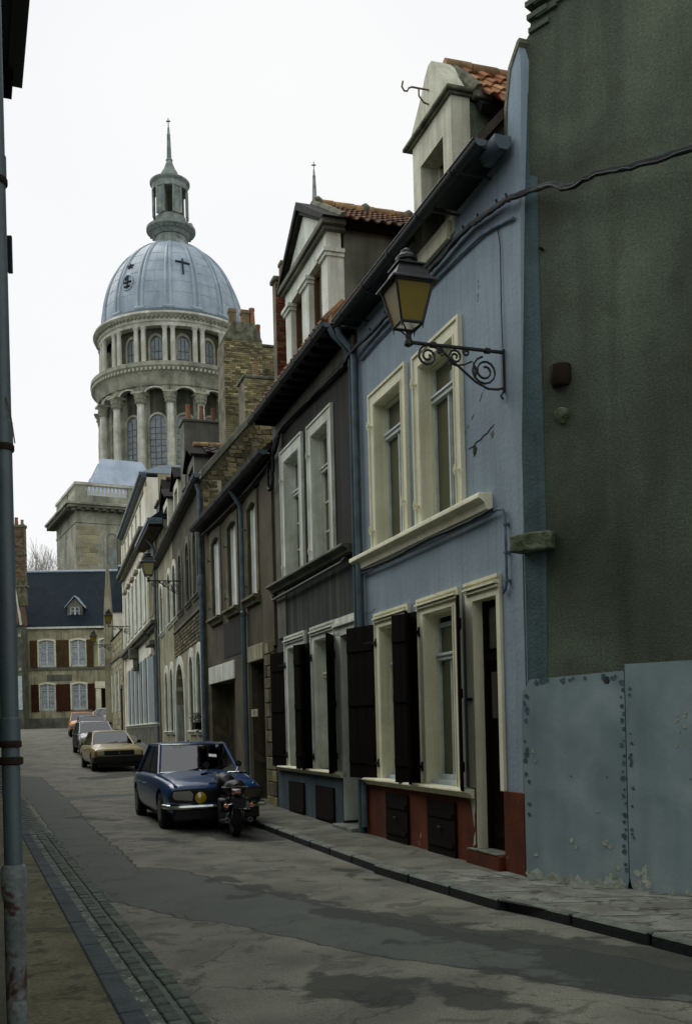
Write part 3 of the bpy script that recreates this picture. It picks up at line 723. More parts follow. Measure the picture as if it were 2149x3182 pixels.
for a, b, c, d in (gf1, gf2):
    surround(T, a, b, c, d, .19, M['cream'], head=.21, hood=True); window(T, a+.014, b-.014, c+.02, d-.12, tr=2.45, pm='paneolive', jm='joinery')
    T.part('window_board', MB().box(a+.02, b-.02, -.15, -.03, c, c+.05).box(a+.05, b-.05, -.15, -.1, c+.05, c+.12), M['joinery'], smooth=False)
sill(T, .66, 5.05, 3.93, 4.12, .17, M['cream'])
sill(T, 1.2, 4.86, .74, .85, .17, M['cream'])
# door
m = MB(); a, b, c, d = dr
m.box(1.17, 1.34, -.02, .035, .86, 3.0).box(.49, .56, -.02, .035, .86, 3.0).box(.49, 1.34, -.02, .035, 3.0, 3.21).box(.52, 1.31, .035, .09, 3.11, 3.135).box(.49, 1.34, .035, .06, 3.175, 3.21)
m.box(.52, 1.31, .035, .065, 3.07, 3.095).box(1.156, 1.17, -.15, .035, .16, 3.0).box(.56, .574, -.15, .035, .86, 3.0).box(.574, 1.156, -.15, .035, 2.986, 3.0)
T.part('door_surround', m, M['cream'])
dm = MB().box(a+.014, b-.014, -.19, -.13, c, d-.014).box(a+.014, a+.07, -.13, -.09, c, d-.014).box(b-.07, b-.014, -.13, -.09, c, d-.014).box(a+.07, b-.07, -.13, -.08, 2.3, 2.38)
for z0, z1 in ((.3, .8), (.95, 1.5), (1.62, 2.2)): dm.box(a+.16, b-.16, -.13, -.115, z0, z1)
door = T.part('door', dm, M['darkwood'])
T.part('transom_pane', MB().box(a+.1, b-.1, -.13, -.12, 2.44, 2.9), M['pane'], parent=door, smooth=False)
T.part('door_pane', MB().box(a+.17, b-.17, -.115, -.108, 1.65, 2.17), M['pane'], parent=door, smooth=False)
T.part('letter_box', MB().box(1.19, 1.3, .035, .06, 1.86, 1.89), M['iron'], smooth=False)
T.part('doorstep', MB().box(.52, 1.36, -.12, .1, -.12, .16), M['redbase'], bevel=.02)
T.part('doorstep_tread', MB().box(.57, 1.3, -.12, .105, .16, .172), M['flag'], smooth=False)
# plinth
pl = MB().box(1.34, 4.9, 0, .04, -.3, .74).box(-.05, .49, 0, .04, -.3, .86).box(1.18, 1.34, 0, .04, -.3, .86)
T.part('plinth', pl, M['redbase'])
T.part('peeled_patch', MB().prism([(1.2, .84), (1.33, .86), (1.3, .7), (1.27, .62), (1.24, .45), (1.21, .4), (1.22, .55), (1.19, .6)], .041, .045), M['peel_white'], smooth=False)
T.part('peeled_patch', MB().prism([(1.2, .22), (1.26, .18), (1.24, .3), (1.2, .36)], .041, .045), M['peel_white'], smooth=False)
for s0, s1 in ((1.7, 2.52), (3.2, 4.0)):
    v = T.part('cellar_hatch', MB().box(s0, s1, .04, .075, -.02, .66).box(s0+.04, s1-.04, .075, .09, .1, .16).box(s0+.04, s1-.04, .075, .09, .46, .52), M['darkwood'], smooth=False)
    T.part('latch', MB().box((s0+s1)/2-.04, (s0+s1)/2+.04, .09, .105, .33, .35), M['hubcap'], parent=v, smooth=False)
# shutters, all swung open and standing off the wall
shutter(T, 4.36, .84, 3.06, .66, .30, 1, 'shutter'); shutter(T, 3.08, .84, 3.05, .52, .42, -1, 'shutter')
shutter(T, 2.74, .84, 3.06, .54, .27, 1, 'shutter'); shutter(T, 1.53, .84, 3.05, .5, .415, -1, 'shutter')
# eaves, dormer
T.part('soffit', MB().box(2.6, 4.9, -.1, .32, top+.02, top+.06).box(.17, 1.4, -.1, .32, top+.02, top+.06), M['zincdark'])
gutter(T, .02, 4.78, .36, 7.56, .075)
T.part('gutter_stub', MB().sweep([(.03, 7.62), (.03, 7.54), (.08, 7.48), (.17, 7.48), (.22, 7.56), (.22, 7.62)], -.02, .34), M['zinc'])
for s in (.5, 1.3, 2.65, 3.5, 4.4): T.part('gutter_bracket', MB().box(s-.012, s+.012, 0, .34, 7.455, 7.475), M['zincdark'], smooth=False)
# main roof slab (hidden from the street) both slopes
def roof(T, s0, s1, z, o, depth, pitch, mat, th=.12):
    k = math.tan(pitch); m = MB().sweep([(o, z), (o, z+th), (-depth, z+th+(o+depth)*k), (-2*depth-o, z+th), (-2*depth-o, z), (-depth, z+(o+depth)*k)], s0, s1)
    return T.part('roof', m, mat, smooth=False)
rf = roof(T, .2, 4.9, 7.6, .3, 3.6, math.radians(48), M['tiledark'])
T.part('back_wall', MB().box(0, 4.9, -7.2, -7.0, -.3, 7.6).box(.02, .3, -7.0, -.5, -.3, 7.6).box(4.7, 4.88, -7.0, -.5, -.3, 7.6), M['dark'])
dw = MB().wall(rect(1.42, 2.58, 7.34, 8.93), [rect(1.66, 2.34, 7.5, 8.58)], .24, .24, o=.02, back=False)
dm = T.part('dormer', dw, M['creamwhite'])
T.part('dormer_pediment', MB().prism([(2.6, 9.0), (2.5, 9.1), (2.2, 9.36), (2.07, 9.52), (1.96, 9.6), (1.86, 9.6), (1.76, 9.5), (1.56, 9.2), (1.42, 9.0)], -.2, .055), M['creamwhite'], parent=dm)
T.part('dormer_cornice', MB().box(1.38, 2.66, -.24, .06, 8.93, 8.96).box(1.34, 2.74, -.3, .1, 8.96, 9.01), M['mortar'], parent=dm, bevel=.02)
T.part('dormer_cornice_return', MB().box(1.32, 1.42, -.5, -.24, 8.9, 9.02), M['mortar'], parent=dm, bevel=.02)
T.part('dormer_sill', MB().box(1.5, 2.5, .02, .08, 7.28, 7.5), M['cream'], parent=dm, bevel=.01)
T.part('dormer_cheek', MB().box(1.44, 1.6, -1.7, -.22, 7.5, 8.9), M['gable_moss'], parent=dm)
T.part('dormer_cheek', MB().box(2.4, 2.56, -1.7, -.22, 7.5, 8.9), M['gable_moss'], parent=dm)
T.part('dormer_lining', MB().box(1.66, 1.7, -.4, -.22, 7.5, 8.58).box(2.3, 2.34, -.4, -.22, 7.5, 8.58).box(1.7, 2.3, -.62, -.6, 7.5, 8.6), M['cream'], parent=dm)
T.part('dormer_interior', MB().box(1.6, 2.4, -.6, -.58, 7.5, 8.9), M['dark'], parent=dm)
dfr = T.part('dormer_frame', MB().box(1.7, 1.76, -.45, -.4, 7.5, 8.55).box(2.22, 2.3, -.45, -.4, 7.5, 8.55).box(1.76, 2.22, -.45, -.4, 8.48, 8.55), M['oak'], parent=dm)
tiles(T, dm, [(1.16, -.34, 8.8), (1.16, -2.2, 8.8), (1.93, -2.2, 9.6), (1.93, -.34, 9.6)], 8, 4, M['tileorange'])
tiles(T, dm, [(2.72, -1.8, 8.8), (2.72, -.42, 8.8), (1.93, -.42, 9.56), (1.93, -1.8, 9.56)], 6, 4, M['tileorange'])
T.part('dormer_deck', MB().prism([(1.24, 8.78), (1.92, 9.5), (2.66, 8.8), (2.6, 8.72), (1.92, 9.4), (1.3, 8.72)], -2.3, -.3), M['dark'], parent=dm)
ridge(T, dm, (1.93, -.15, 9.64), (1.93, -2.3, 9.64), .075, 6, knobs=(.5,))
T.part('mortar_verge', MB().tube([(1.86, -.24, 9.55), (1.6, -.27, 9.26), (1.32, -.3, 8.98)], [.05, .08, .07], 7), M['mortar'], parent=dm)
hk = MB().tube([(1.95, -.02, 9.3), (1.97, .27, 9.31), (1.97, .31, 9.29), (1.97, .33, 9.25), (1.97, .37, 9.245), (1.97, .4, 9.29), (1.97, .385, 9.36)], .011, 6).tube([(1.97, .18, 9.3), (1.97, .18, 9.22), (1.97, .12, 9.15), (1.97, -.02, 9.12)], .011, 6)
T.part('hoist_hook', hk, M['rustiron'], parent=dm)
T.part('roof_rubble', MB().tube([(.1, -.1, 7.7), (.3, -.25, 7.86), (.75, -.4, 7.98), (1.3, -.5, 7.96)], [.1, .1, .09, .07], 7).box(.2, 1.4, -.7, -.05, 7.6, 7.82), M['mortar'])
T.part('coping', MB().prism([(.17, 7.6), (.15, 8.02), (.05, 8.37), (-.15, 8.52), (-.2, 8.52), (-.2, 8.48), (.0, 8.33), (.1, 8.0), (.12, 7.6)], -.4, .012), M['mortar'])
# damage on the render
T.part('crack', MB().prism([(1.23, 4.735), (1.16, 4.75), (1.1, 4.745), (1.0, 4.775), (.92, 4.77), (.84, 4.795), (.74, 4.795), (.68, 4.82), (.57, 4.84), (.57, 4.832), (.67, 4.808), (.74, 4.78), (.83, 4.78), (.9, 4.755), (1.0, 4.76), (1.09, 4.732), (1.16, 4.738)], .001, .004), M['ink'], smooth=False)
T.part('spalled_patch', MB().prism([(1.09, 4.73), (1.04, 4.735), (1.0, 4.7), (1.03, 4.64), (1.08, 4.62), (1.1, 4.67)], .001, .005), M['rust'], smooth=False)
T.part('spalled_patch', MB().prism([(.66, 4.76), (.6, 4.78), (.58, 4.74), (.63, 4.7)], .001, .005), M['grey_render'], smooth=False)
for (a, b, c, d) in (gf1, gf2, ff1, ff2):
    T.part('net_curtain', MB().sweep([(-.205+.006*math.sin(k*1.9), c+.1+k*.0) for k in range(1)]+[(-.205, c+.1), (-.202, c+.1), (-.202, c+.12)], a+.1, a+.12), M['lace']) if False else None
blue_T = T
solo('downpipe', MB().tube([(4.84, .33, 7.5), (4.84, .3, 7.4), (4.83, .12, 7.2), (4.83, .09, 7.05), (4.84, .09, .55), (4.84, .09, .1)], .045, 12), M['zinc'],
     'blue grey zinc downpipe on the left edge of the pale blue house', 'downpipe', A, (4.84, .09, 0), 'paired downpipes between the blue and black houses')
solo('downpipe', MB().tube([(5.0, .42, 7.58), (4.98, .36, 7.45), (4.97, .2, 7.3), (4.96, .1, 7.1), (4.97, .09, 6.9), (4.99, .09, 3.4), (4.99, .09, 3.1)], .04, 12).tube([(4.99, .09, 3.1), (4.99, .09, -.05)], .05, 12), M['bluestrip'],
     'darker downpipe beside the blue house pipe, on the black house', 'downpipe', A, (4.99, .09, 0), 'paired downpipes between the blue and black houses')

# ------------------------------------------------------------------ black house
T = Thing('black_house', 'narrow soot black rendered house with grey white window surrounds and pedimented dormer', 'house', A, (7.6, 0, 0))
f1, f2 = (8.08, 9.08, 4.42, 6.62), (6.32, 7.28, 4.42, 6.6)
g1, g2 = (8.17, 9.15, .88, 3.1), (6.45, 7.4, .88, 3.1)
dd = (5.2, 5.97, .05, 3.05)
T.part('wall', MB().wall([(4.92, -.3), (10.0, -.3), (10.0, 7.55), (4.92, 7.55)], [rect(*q) for q in (f1, f2, g1, g2, dd)], .5, .4), M['streak_render'])
T.part('upper_render', MB().wall([(5.02, 4.42), (9.25, 4.42), (9.25, 7.2), (5.02, 7.28)], [rect(*f1), rect(*f2)], .02, .02, o=.014, back=False), M['black_render'])
T.part('frieze', MB().box(5.02, 9.82, .002, .03, 7.24, 7.5), M['grey_render'])
T.part('frieze_edge', MB().tube([(9.2, .03, 7.22), (7, .03, 7.25), (5.1, .03, 7.25)], .025, 6), M['zincdark'])
T.part('left_pilaster', MB().box(9.25, 9.85, .002, .03, 3.35, 7.24), M['grey_render'])
for i, (a, b, c, d) in enumerate((f1, f2)):
    surround(T, a, b, c, d, .24 if not i else .22, M['greywhite'], proud=.045)
    window(T, a+.014, b-.014, c, d, tr=6.0, bars=(4.95, 5.45), jm='greywhite', pm='paneolive')
    for zz in (4.65, 6.3): keeper(T, b+.12, zz, M['greywhite'])
for a, b, c, d in (g1, g2):
    surround(T, a, b, c, d, .21, M['greywhite'], head=.24, hood=True); window(T, a+.014, b-.014, c+.03, d-.1, tr=2.5, jm='cream', pm='pane')
sill(T, 5.3, 10.12, 4.27, 4.42, .2, M['grey_render']); sill(T, 5.95, 10.0, .78, .88, .17, M['cream'])
m = MB().box(5.97, 6.24, -.02, .04, .78, 3.1).box(5.1, 6.24, -.02, .04, 3.05, 3.34).box(5.1, 6.24, .04, .09, 3.2, 3.24).box(5.95, 5.97, -.35, .04, .1, 3.05).box(5.1, 5.2, -.02, .04, .05, 3.05)
T.part('door_surround', m, M['greywhite'])
dr_ = T.part('door', MB().box(5.2, 5.95, -.4, -.34, .05, 3.05).box(5.28, 5.87, -.34, -.32, .3, 1.3).box(5.28, 5.87, -.34, -.32, 1.45, 2.4), M['darkwood'], smooth=False)
T.part('keyhole', MB().lathe([(.035, 0), (.035, .02)], 0, 0, 10), M['iron']).matrix_local = Matrix.Translation((6.06-7.6, .045, 1.95)) @ Matrix.Rotation(-PI/2, 4, 'X')
T.part('plinth', MB().box(5.97, 10.05, 0, .05, -.3, .78).box(5.02, 5.2, 0, .05, -.3, .78), M['bluebase'])
T.part('doorstep', MB().box(5.1, 6.05, -.2, .22, -.12, .06), M['kerbpale'], bevel=.015)
for s0, s1 in ((6.4, 7.4), (8.15, 9.15)):
    v = T.part('cellar_hatch', MB().box(s0, s1, .05, .085, -.08, .6).box(s0+.05, s1-.05, .085, .1, .05, .1), M['darkwood'], smooth=False)
shutter(T, 9.36, .86, 3.06, .5, .3, 1, 'shutter'); shutter(T, 8.0, .86, 3.05, .5, .42, -1, 'shutter')
shutter(T, 7.6, .86, 3.08, .55, .27, 1, 'shutter'); shutter(T, 6.27, .86, 3.08, .52, .52, -1, 'shutter')
sf2 = T.part('soffit', MB().box(5.0, 9.85, -.1, .42, 7.57, 7.6), M['zincdark'])
for k in range(13):
    s = 5.15+k*.38
    T.part('rafter', MB().sweep([(0, 7.5), (.42, 7.5), (.42, 7.565), (0, 7.565)], s-.035, s+.035), M['darkwood'], parent=sf2, smooth=False)
gutter(T, 4.96, 9.95, .46, 7.61, .07)
rf = roof(T, 4.95, 10.0, 7.62, .38, 3.6, math.radians(48), M['tileold'])
for i in range(22):
    s = 5.2+i*.22
    T.part('eave_tile', MB().tube([(s, .42, 7.72+.01*R()), (s, .1, 8.05)], .07, 7), M['tileold'], parent=rf)
T.part('back_wall', MB().box(4.95, 10.0, -7.2, -7.0, -.3, 7.6).box(9.7, 9.98, -7.0, -.5, -.3, 7.6), M['dark'])
# dormer with three pilasters, entablature and pediment
o1 = -.05
dm = T.part('dormer', MB().box(6.42, 9.02, o1-.34, o1-.3, 8.15, 9.5).box(6.42, 9.02, o1-.25, o1, 9.47, 9.74), M['greywhite'])
for a, b in ((8.66, 9.02), (7.5, 7.92), (6.42, 6.74)):
    T.part('dormer_pilaster', MB().box(a, b, o1-.3, o1, 8.1, 9.38).box(a-.03, b+.03, o1-.3, o1+.04, 9.34, 9.4).box(a-.06, b+.06, o1-.3, o1+.07, 9.4, 9.47), M['greywhite'], parent=dm, bevel=.006)
for a, b in ((7.92, 8.66), (6.74, 7.5)):
    wv = T.part('dormer_window', MB().box(a, a+.06, o1-.18, o1-.1, 8.1, 9.47).box(b-.06, b, o1-.18, o1-.1, 8.1, 9.47).box(a+.06, b-.06, o1-.18, o1-.12, 9.4, 9.47).box((a+b)/2-.03, (a+b)/2+.03, o1-.18, o1-.11, 8.1, 9.4), M['oak'], parent=dm, smooth=False)
    T.part('dormer_pane', MB().box(a+.06, b-.06, o1-.16, o1-.15, 8.1, 9.4), M['pane'], parent=dm, smooth=False)
T.part('dormer_cornice', MB().box(6.32, 9.08, o1-.3, o1+.07, 9.74, 9.8).box(6.24, 9.14, o1-.3, o1+.12, 9.8, 9.9), M['grey_render'], parent=dm, bevel=.012)
T.part('dormer_tympanum', MB().prism([(6.45, 9.9), (9.0, 9.9), (7.72, 10.62)], o1-.3, o1), M['greywhite'], parent=dm)
T.part('raking_cornice', MB().prism([(9.2, 9.88), (7.72, 10.86), (6.16, 9.88), (6.3, 9.88), (7.72, 10.72), (9.06, 9.88)], o1-.32, o1+.13).prism([(9.14, 9.9), (7.72, 10.72), (6.3, 9.9), (6.42, 9.9), (7.72, 10.64), (8.98, 9.9)], o1-.3, o1+.08), M['black_render'], parent=dm)
T.part('dormer_cheek', MB().box(6.4, 6.56, -2.9, o1-.3, 8.0, 9.8), M['grey_render'], parent=dm)
T.part('dormer_cheek', MB().box(8.9, 9.04, -2.3, o1-.3, 8.0, 9.84), M['grey_render'], parent=dm)
T.part('dormer_deck', MB().prism([(6.16, 9.84), (7.72, 10.76), (9.3, 9.84), (9.2, 9.74), (7.72, 10.6), (6.26, 9.74)], -2.95, o1-.33), M['darkwood'], parent=dm)
tiles(T, dm, [(6.06, -.3, 9.8), (6.06, -2.9, 9.8), (7.72, -2.9, 10.84), (7.72, -.3, 10.84)], 14, 7, M['tileold'], curve=.025)
tiles(T, dm, [(9.38, -2.35, 9.78), (9.38, -.35, 9.78), (7.72, -.35, 10.8), (7.72, -2.35, 10.8)], 9, 6, M['tileold'], curve=.025)
ridge(T, dm, (7.72, -.25, 10.88), (7.72, -2.95, 10.88), .09, 7, M['ridge'], knobs=(.03, .36, .67, .97))
T.part('mortar_verge', MB().tube([(7.7, -.24, 10.86), (7.0, -.26, 10.43), (6.2, -.28, 9.92)], [.06, .07, .06], 7), M['mortar'], parent=dm)

# ------------------------------------------------------------------ blank mossy gable wall and painted sheet panels
T = Thing('gable_house', 'tall blank mossy dark green gable wall above painted metal sheets', 'house', D, (-2, 0, 0))
go = [(-.02, -.3), (-.02, 5.2), (-.05, 7.0), (-.1, 8.2), (-.16, 8.5), (-.24, 8.58), (-.26, 8.75), (-7.2, 12.6), (-7.2, -.3)]
T.part('wall', MB().prism(go, -1.2, 0), M['gable_moss'])
def lean(z): return -.02-.02*max(0, z-4.4)
T.part('blue_paint_strip', MB().prism([(-.005, 3.5), (-.29, 3.5), (-.285, 5), (-.285, 6.0), (-.29, 7.1), (-.2, 7.15), (-.2, 8.1), (-.12, 8.1), (-.07, 7.1), (-.04, 6), (-.025, 5)], 0, .006), M['bluestrip'])
T.part('blue_paint_strip', MB().prism([(.01, 1.75), (-.24, 1.75), (-.27, 2.5), (-.28, 3.32), (.01, 3.32)], 0, .006), M['bluestrip'])
for i in range(5):
    z = 8.56+i*.06
    for k in range(26):
        s = -.24-k*.26-(.1 if i % 2 else 0)
        dz = max(0, (-.26-s))*.555
        T.part('coping_brick', MB().box(s-.24, s, -.3, .03+.012*i, z+dz, z+dz+.05), M['darkwood'] if False else M['gable_moss'], smooth=False) if k < 12 else None
T.part('corbel_stone', MB().prismz([(-.0, 0), (-.4, 0), (-.43, .12), (-.2, .2), (.02, .22)], 3.32, 3.5), M['moss'], bevel=.02)
T.part('broken_bracket', MB().lathe([(.09, 0), (.12, .05), (.11, .2), (.07, .22)], -.52, .02, 9), M['rust']).location.z = 4.92
T.part('broken_bracket', MB().lathe([(.02, 0), (.07, .08), (.07, .13), (.04, .15)], -.52, .02, 9), M['moss']).location.z = 4.55
T.part('iron_pin', MB().tube([(-.33, 0, 6.35), (-.33, .06, 6.35)], .015, 6), M['rust'])
T.part('lower_strip', MB().box(-.12, .04, -.02, .045, .86, 1.74), M['blue'])
T.part('lower_plinth', MB().box(-.1, .04, -.02, .05, -.3, .86), M['redbase'])
gable_T = T
random.seed(21)
def blotch(T, par, cx, cz, r, mat, o, n=9, asp=1.0):
    p = [(cx+r*(.5+.7*R())*math.cos(2*PI*k/n), cz+asp*r*(.5+.7*R())*math.sin(2*PI*k/n)) for k in range(n)]
    T.part('paint_flake', MB().prism(p, o, o+.0015), mat, parent=par, smooth=False)
for i, (a, b, z1, lab) in enumerate(((-1.17, .0, 2.05, 'left painted metal sheet with chalky bare lower edge'), (-2.42, -1.185, 2.1, 'right painted metal sheet running out of view'))):
    P_ = Thing('metal_sheet', ['blue grey painted sheet against the mossy wall, left one with chalky lower edge', 'blue grey painted sheet against the mossy wall, right one at picture edge'][i], 'metal sheet', D, ((a+b)/2, .1, 0), 'painted sheets leaning on the gable wall')
    if i == 0: poly = [(a+.06, -.04), (a+.02, .0), (a, .1), (a, z1+.01), (b-.1, z1-.02), (b, 1.9), (b, -.06)]
    else: poly = [(a, -.05), (a, z1+.01), (b, z1+.02), (b, .12), (b-.02, .03), (b-.08, -.03)]
    poly = [(x, z) for x, z in poly]
    sh = P_.part('sheet', MB().prism(poly, .07+.008*i, .082+.008*i), M['panel'], smooth=False)
    oo = .0835+.008*i
    if i == 0:
        for k in range(24): blotch(P_, sh, a+.01+.03*R(), .15+k*.078+.05*R(), .012+.022*R(), M['peel_dark'], oo+.0001*k)
        for k in range(16): blotch(P_, sh, b-.02-.05*R(), .5+1.4*R(), .015+.02*R(), M['peel_dark'], oo+.0001*k)
        for k in range(12): blotch(P_, sh, b-.1-1.0*R(), z1-.03-.03*R(), .02+.02*R(), M['peel_dark'], oo+.0001*k)
        for k in range(44):
            t = R(); blotch(P_, sh, b-.02-(1.1*t), .0+.07*R()*R()+(.06 if t < .15 or t > .85 else 0)*R(), .018+.03*R(), M['peel_white'], oo+.0001*k, asp=.7)
        random.seed(3); tp = [(b-.015, .02)]+[(b-.03-1.06*k/40, .045+.05*R()*R()+(.07 if k < 6 or k > 33 else 0)*R()+.02*math.sin(k*.7)) for k in range(41)]+[(a+.04, .0), (a+.02, -.045), (b-.01, -.055)]
        tp = [(max(a+.015, min(b-.012, x)), z) for x, z in tp]
        P_.part('chalky_edge', MB().prism(tp, oo, oo+.0012), M['peel_white'], parent=sh, smooth=False)
        for (x, z, r) in ((-.55, .42, .03), (-.6, .36, .02), (-.93, .42, .04), (-.97, .4, .03), (-.12, 1.3, .022), (-.14, 1.2, .018), (-.12, .25, .03), (-.85, .72, .018), (-.5, 1.3, .01), (-1.0, .12, .04), (-1.05, .2, .03)):
            blotch(P_, sh, x, z, r, M['peel_white'], oo+.002)
    else:
        for k in range(14): blotch(P_, sh, b-.03-.03*R(), .25+1.7*R(), .012+.014*R(), M['peel_dark'], oo+.0001*k)
        for k in range(10): blotch(P_, sh, b-.06-.14*R(), .0+.22*R(), .03*R()+.02, M['peel_white'], oo+.0001*k)
        for k in range(8): blotch(P_, sh, b-.5-.1*R(), 1.3+.35*R(), .012+.01*R(), M['peel_white'], oo+.0001*k)
        for k in range(8): blotch(P_, sh, a+.05+.3*R(), .8+.5*R(), .02, M['peel_dark'], oo+.0001*k)
        for k in range(14): blotch(P_, sh, a+1.0*R(), .0+.05*R(), .02+.02*R(), M['peel_white'], oo+.0001*k)
    P_.part('nail_row', MB().box(a+.2, a+.21, oo, oo+.004, 1.05, 1.06).box(a+.6, a+.61, oo, oo+.004, 1.05, 1.06), M['iron'], parent=sh, smooth=False)

# ------------------------------------------------------------------ brown house
def shell(T, s0, s1, z, mat='dark'):
    T.part('back_wall', MB().box(s0, s1, -7.2, -7.0, -.3, z).box(s1-.25, s1-.02, -7.0, -.5, -.3, z).box(s0+.02, s0+.25, -7.0, -.5, -.3, z), M[mat])
T = Thing('brown_house', 'stained brown rendered house with garage opening and blanked upper windows', 'house', A, (13.7, 0, 0))
W3 = [(15.5, 16.5), (13.5, 14.45), (11.55, 12.35)]
ho = [arch(a, b, 4.5, 6.5, .12) for a, b in W3]+[rect(14.1, 17.0, -.05, 2.8), rect(11.2, 12.35, -.05, 3.05)]
T.part('wall', MB().wall([(10.0, -.4), (17.5, -.4), (17.5, 6.95), (10.0, 6.95)], ho, .5, .45), M['brown_render'])
for a, b in W3:
    m = MB().box(a-.2, a, -.02, .03, 4.5, 6.42).box(b, b+.2, -.02, .03, 4.5, 6.42)
    hp = arch(a-.2, b+.2, 6.42, 6.78, .14)[2:]+[(a, 6.42)]+[(a+(b-a)*k/6, 6.42+.1*math.sin(PI*k/6)) for k in range(7)]+[(b+.2, 6.42)]
    m.prism([(b+.2, 6.42)]+[(b+.2-(b-a+.4)*k/8, 6.66+.12*math.sin(PI*k/8)) for k in range(9)]+[(a-.2, 6.42)]+[(a+(b-a)*k/8, 6.4+.1*math.sin(PI*k/8)) for k in range(9)], -.02, .03)
    T.part('window_surround', m, M['brown_stone'])
    bd = T.part('window_board', MB().box(a, b, -.16, -.1, 4.5, 6.5), M['boardwhite'])
    T.part('board_frame', MB().box(a, a+.06, -.1, -.06, 4.5, 6.42).box(b-.06, b, -.1, -.06, 4.5, 6.42), M['boardwhite'], parent=bd)
    sill(T, a-.22, b+.22, 4.28, 4.46, .16, M['brown_stone'])
    keeper(T, b+.1, 4.75, M['iron']); keeper(T, b+.1, 6.0, M['iron'])
T.part('string_patch', MB().box(12.9, 15.2, .0, .012, 3.35, 4.2), M['black_render'], bevel=.004)
T.part('garage_lintel', MB().box(14.0, 17.15, -.05, .04, 2.8, 3.24), M['greywhite'], bevel=.01)
T.part('garage_back', MB().box(14.1, 17.0, -1.9, -1.85, -.3, 3).box(14.1, 14.14, -1.85, -.45, -.3, 3).box(16.96, 17.0, -1.85, -.45, -.3, 3), M['grey_render'])
T.part('door_lintel', MB().box(11.05, 12.5, -.05, .06, 3.05, 3.4), M['buffstone'], bevel=.02)
T.part('door', MB().box(11.2, 12.35, -.45, -.4, -.05, 3.05).box(11.3, 12.25, -.4, -.38, .2, 1.2).box(11.3, 12.25, -.4, -.38, 1.4, 2.7), M['darkwood'], smooth=False)
T.part('corner_pilaster', MB().box(10.06, 11.0, -.02, .05, 3.25, 6.85), M['brown_smooth'])
qp = T.part('quoin_pier', MB().box(10.12, 10.98, -.02, .03, -.3, 3.2), M['rubblewall'])
z = 0; k = 0
while z < 3.15:
    h = .22+.1*R(); s = 10.14
    while s < 10.96:
        wd_ = min(.24+.2*R(), 10.96-s)
        if wd_ > .06: T.part('quoin_stone', MB().box(s+.01, s+wd_-.01, .02, .05+.015*R(), z+.01, z+h-.01), M['rubble'], parent=qp, bevel=.012, smooth=False)
        s += wd_
    z += h
T.part('plinth', MB().box(12.4, 14.05, 0, .04, -.4, .55), M['grey_render'])
T.part('white_streak', MB().prism([(13.3, .1), (13.42, .12), (13.4, 1.2), (13.33, 1.6), (13.26, 1.1)], .002, .005).prism([(12.75, .1), (12.85, .1), (12.82, 1.3), (12.76, 1.5)], .002, .005), M['peel_white'], smooth=False) if False else None
T.part('soffit', MB().box(10.0, 17.5, -.1, .28, 6.93, 6.96), M['zincdark'])
gutter(T, 9.55, 17.4, .32, 6.98, .1)
roof(T, 10.02, 17.45, 6.97, .26, 3.4, math.radians(40), M['tiledark'])
shell(T, 10.0, 17.5, 6.95)
solo('downpipe', MB().tube([(12.6, .32, 6.9), (12.62, .12, 6.6), (12.62, .09, 6.4), (12.62, .09, 4.2)], .05, 12), M['zinc'],
     'grey upper downpipe in the middle of the brown house front', 'downpipe', A, (12.62, .09, 4.2), 'downpipe lengths on the brown house')
solo('downpipe', MB().tube([(12.62, .09, 4.18), (12.62, .09, 0)], .058, 12).lathe([(.058, 4.1), (.072, 4.12), (.072, 4.2), (.055, 4.22)], 12.62, .09, 12), M['pipepaint'],
     'dark blue lower downpipe between garage and door of the brown house', 'downpipe', A, (12.62, .09, 0), 'downpipe lengths on the brown house')
solo('downpipe', MB().tube([(17.62, .16, 8.25), (17.62, .1, 8.05), (17.62, .1, 5.6)], .055, 12).tube([(17.62, .1, 5.6), (17.62, .1, 0)], .06, 12).lathe([(.06, 5.5), (.085, 5.55), (.085, 5.75), (.055, 5.8)], 17.62, .1, 12), M['conduit'],
     'pale blue grey downpipe between the brown house and the arch house', 'downpipe', A, (17.62, .1, 0))
# house number plate
def text_mesh(s, size, depth=.002):
    cu = bpy.data.curves.new('lettering', 'FONT'); cu.body = s; cu.size = size; cu.extrude = depth; cu.align_x = 'CENTER'; cu.align_y = 'CENTER'
    o = bpy.data.objects.new('lettering', cu); col.objects.link(o); dg = bpy.context.evaluated_depsgraph_get()
    me = bpy.data.meshes.new_from_object(o.evaluated_get(dg)); bpy.data.objects.remove(o); bpy.data.curves.remove(cu); return me
P_ = Thing('house_number_plate', 'small white enamel plate with black number 8 beside brown house door', 'number plate', A, (12.0, .0, 1.9))
pm = P_.part('plate', MB().box(11.6, 12.2, .05, .065, 1.86, 2.02), M['plaque'], bevel=.004); P_.part('plate_batten', MB().box(11.58, 12.22, -.45, .05, 1.9, 1.98), M['darkwood'], parent=None, smooth=False) if False else None
tm = text_mesh('8', .15); tm.materials.append(M['ink'])
o = P_.inst('digit', tm, (11.9, .067, 1.94), (PI/2, 0, PI), parent=pm)
P_.root.location = P_.root.location  # plate hangs on the reveal edge of the door

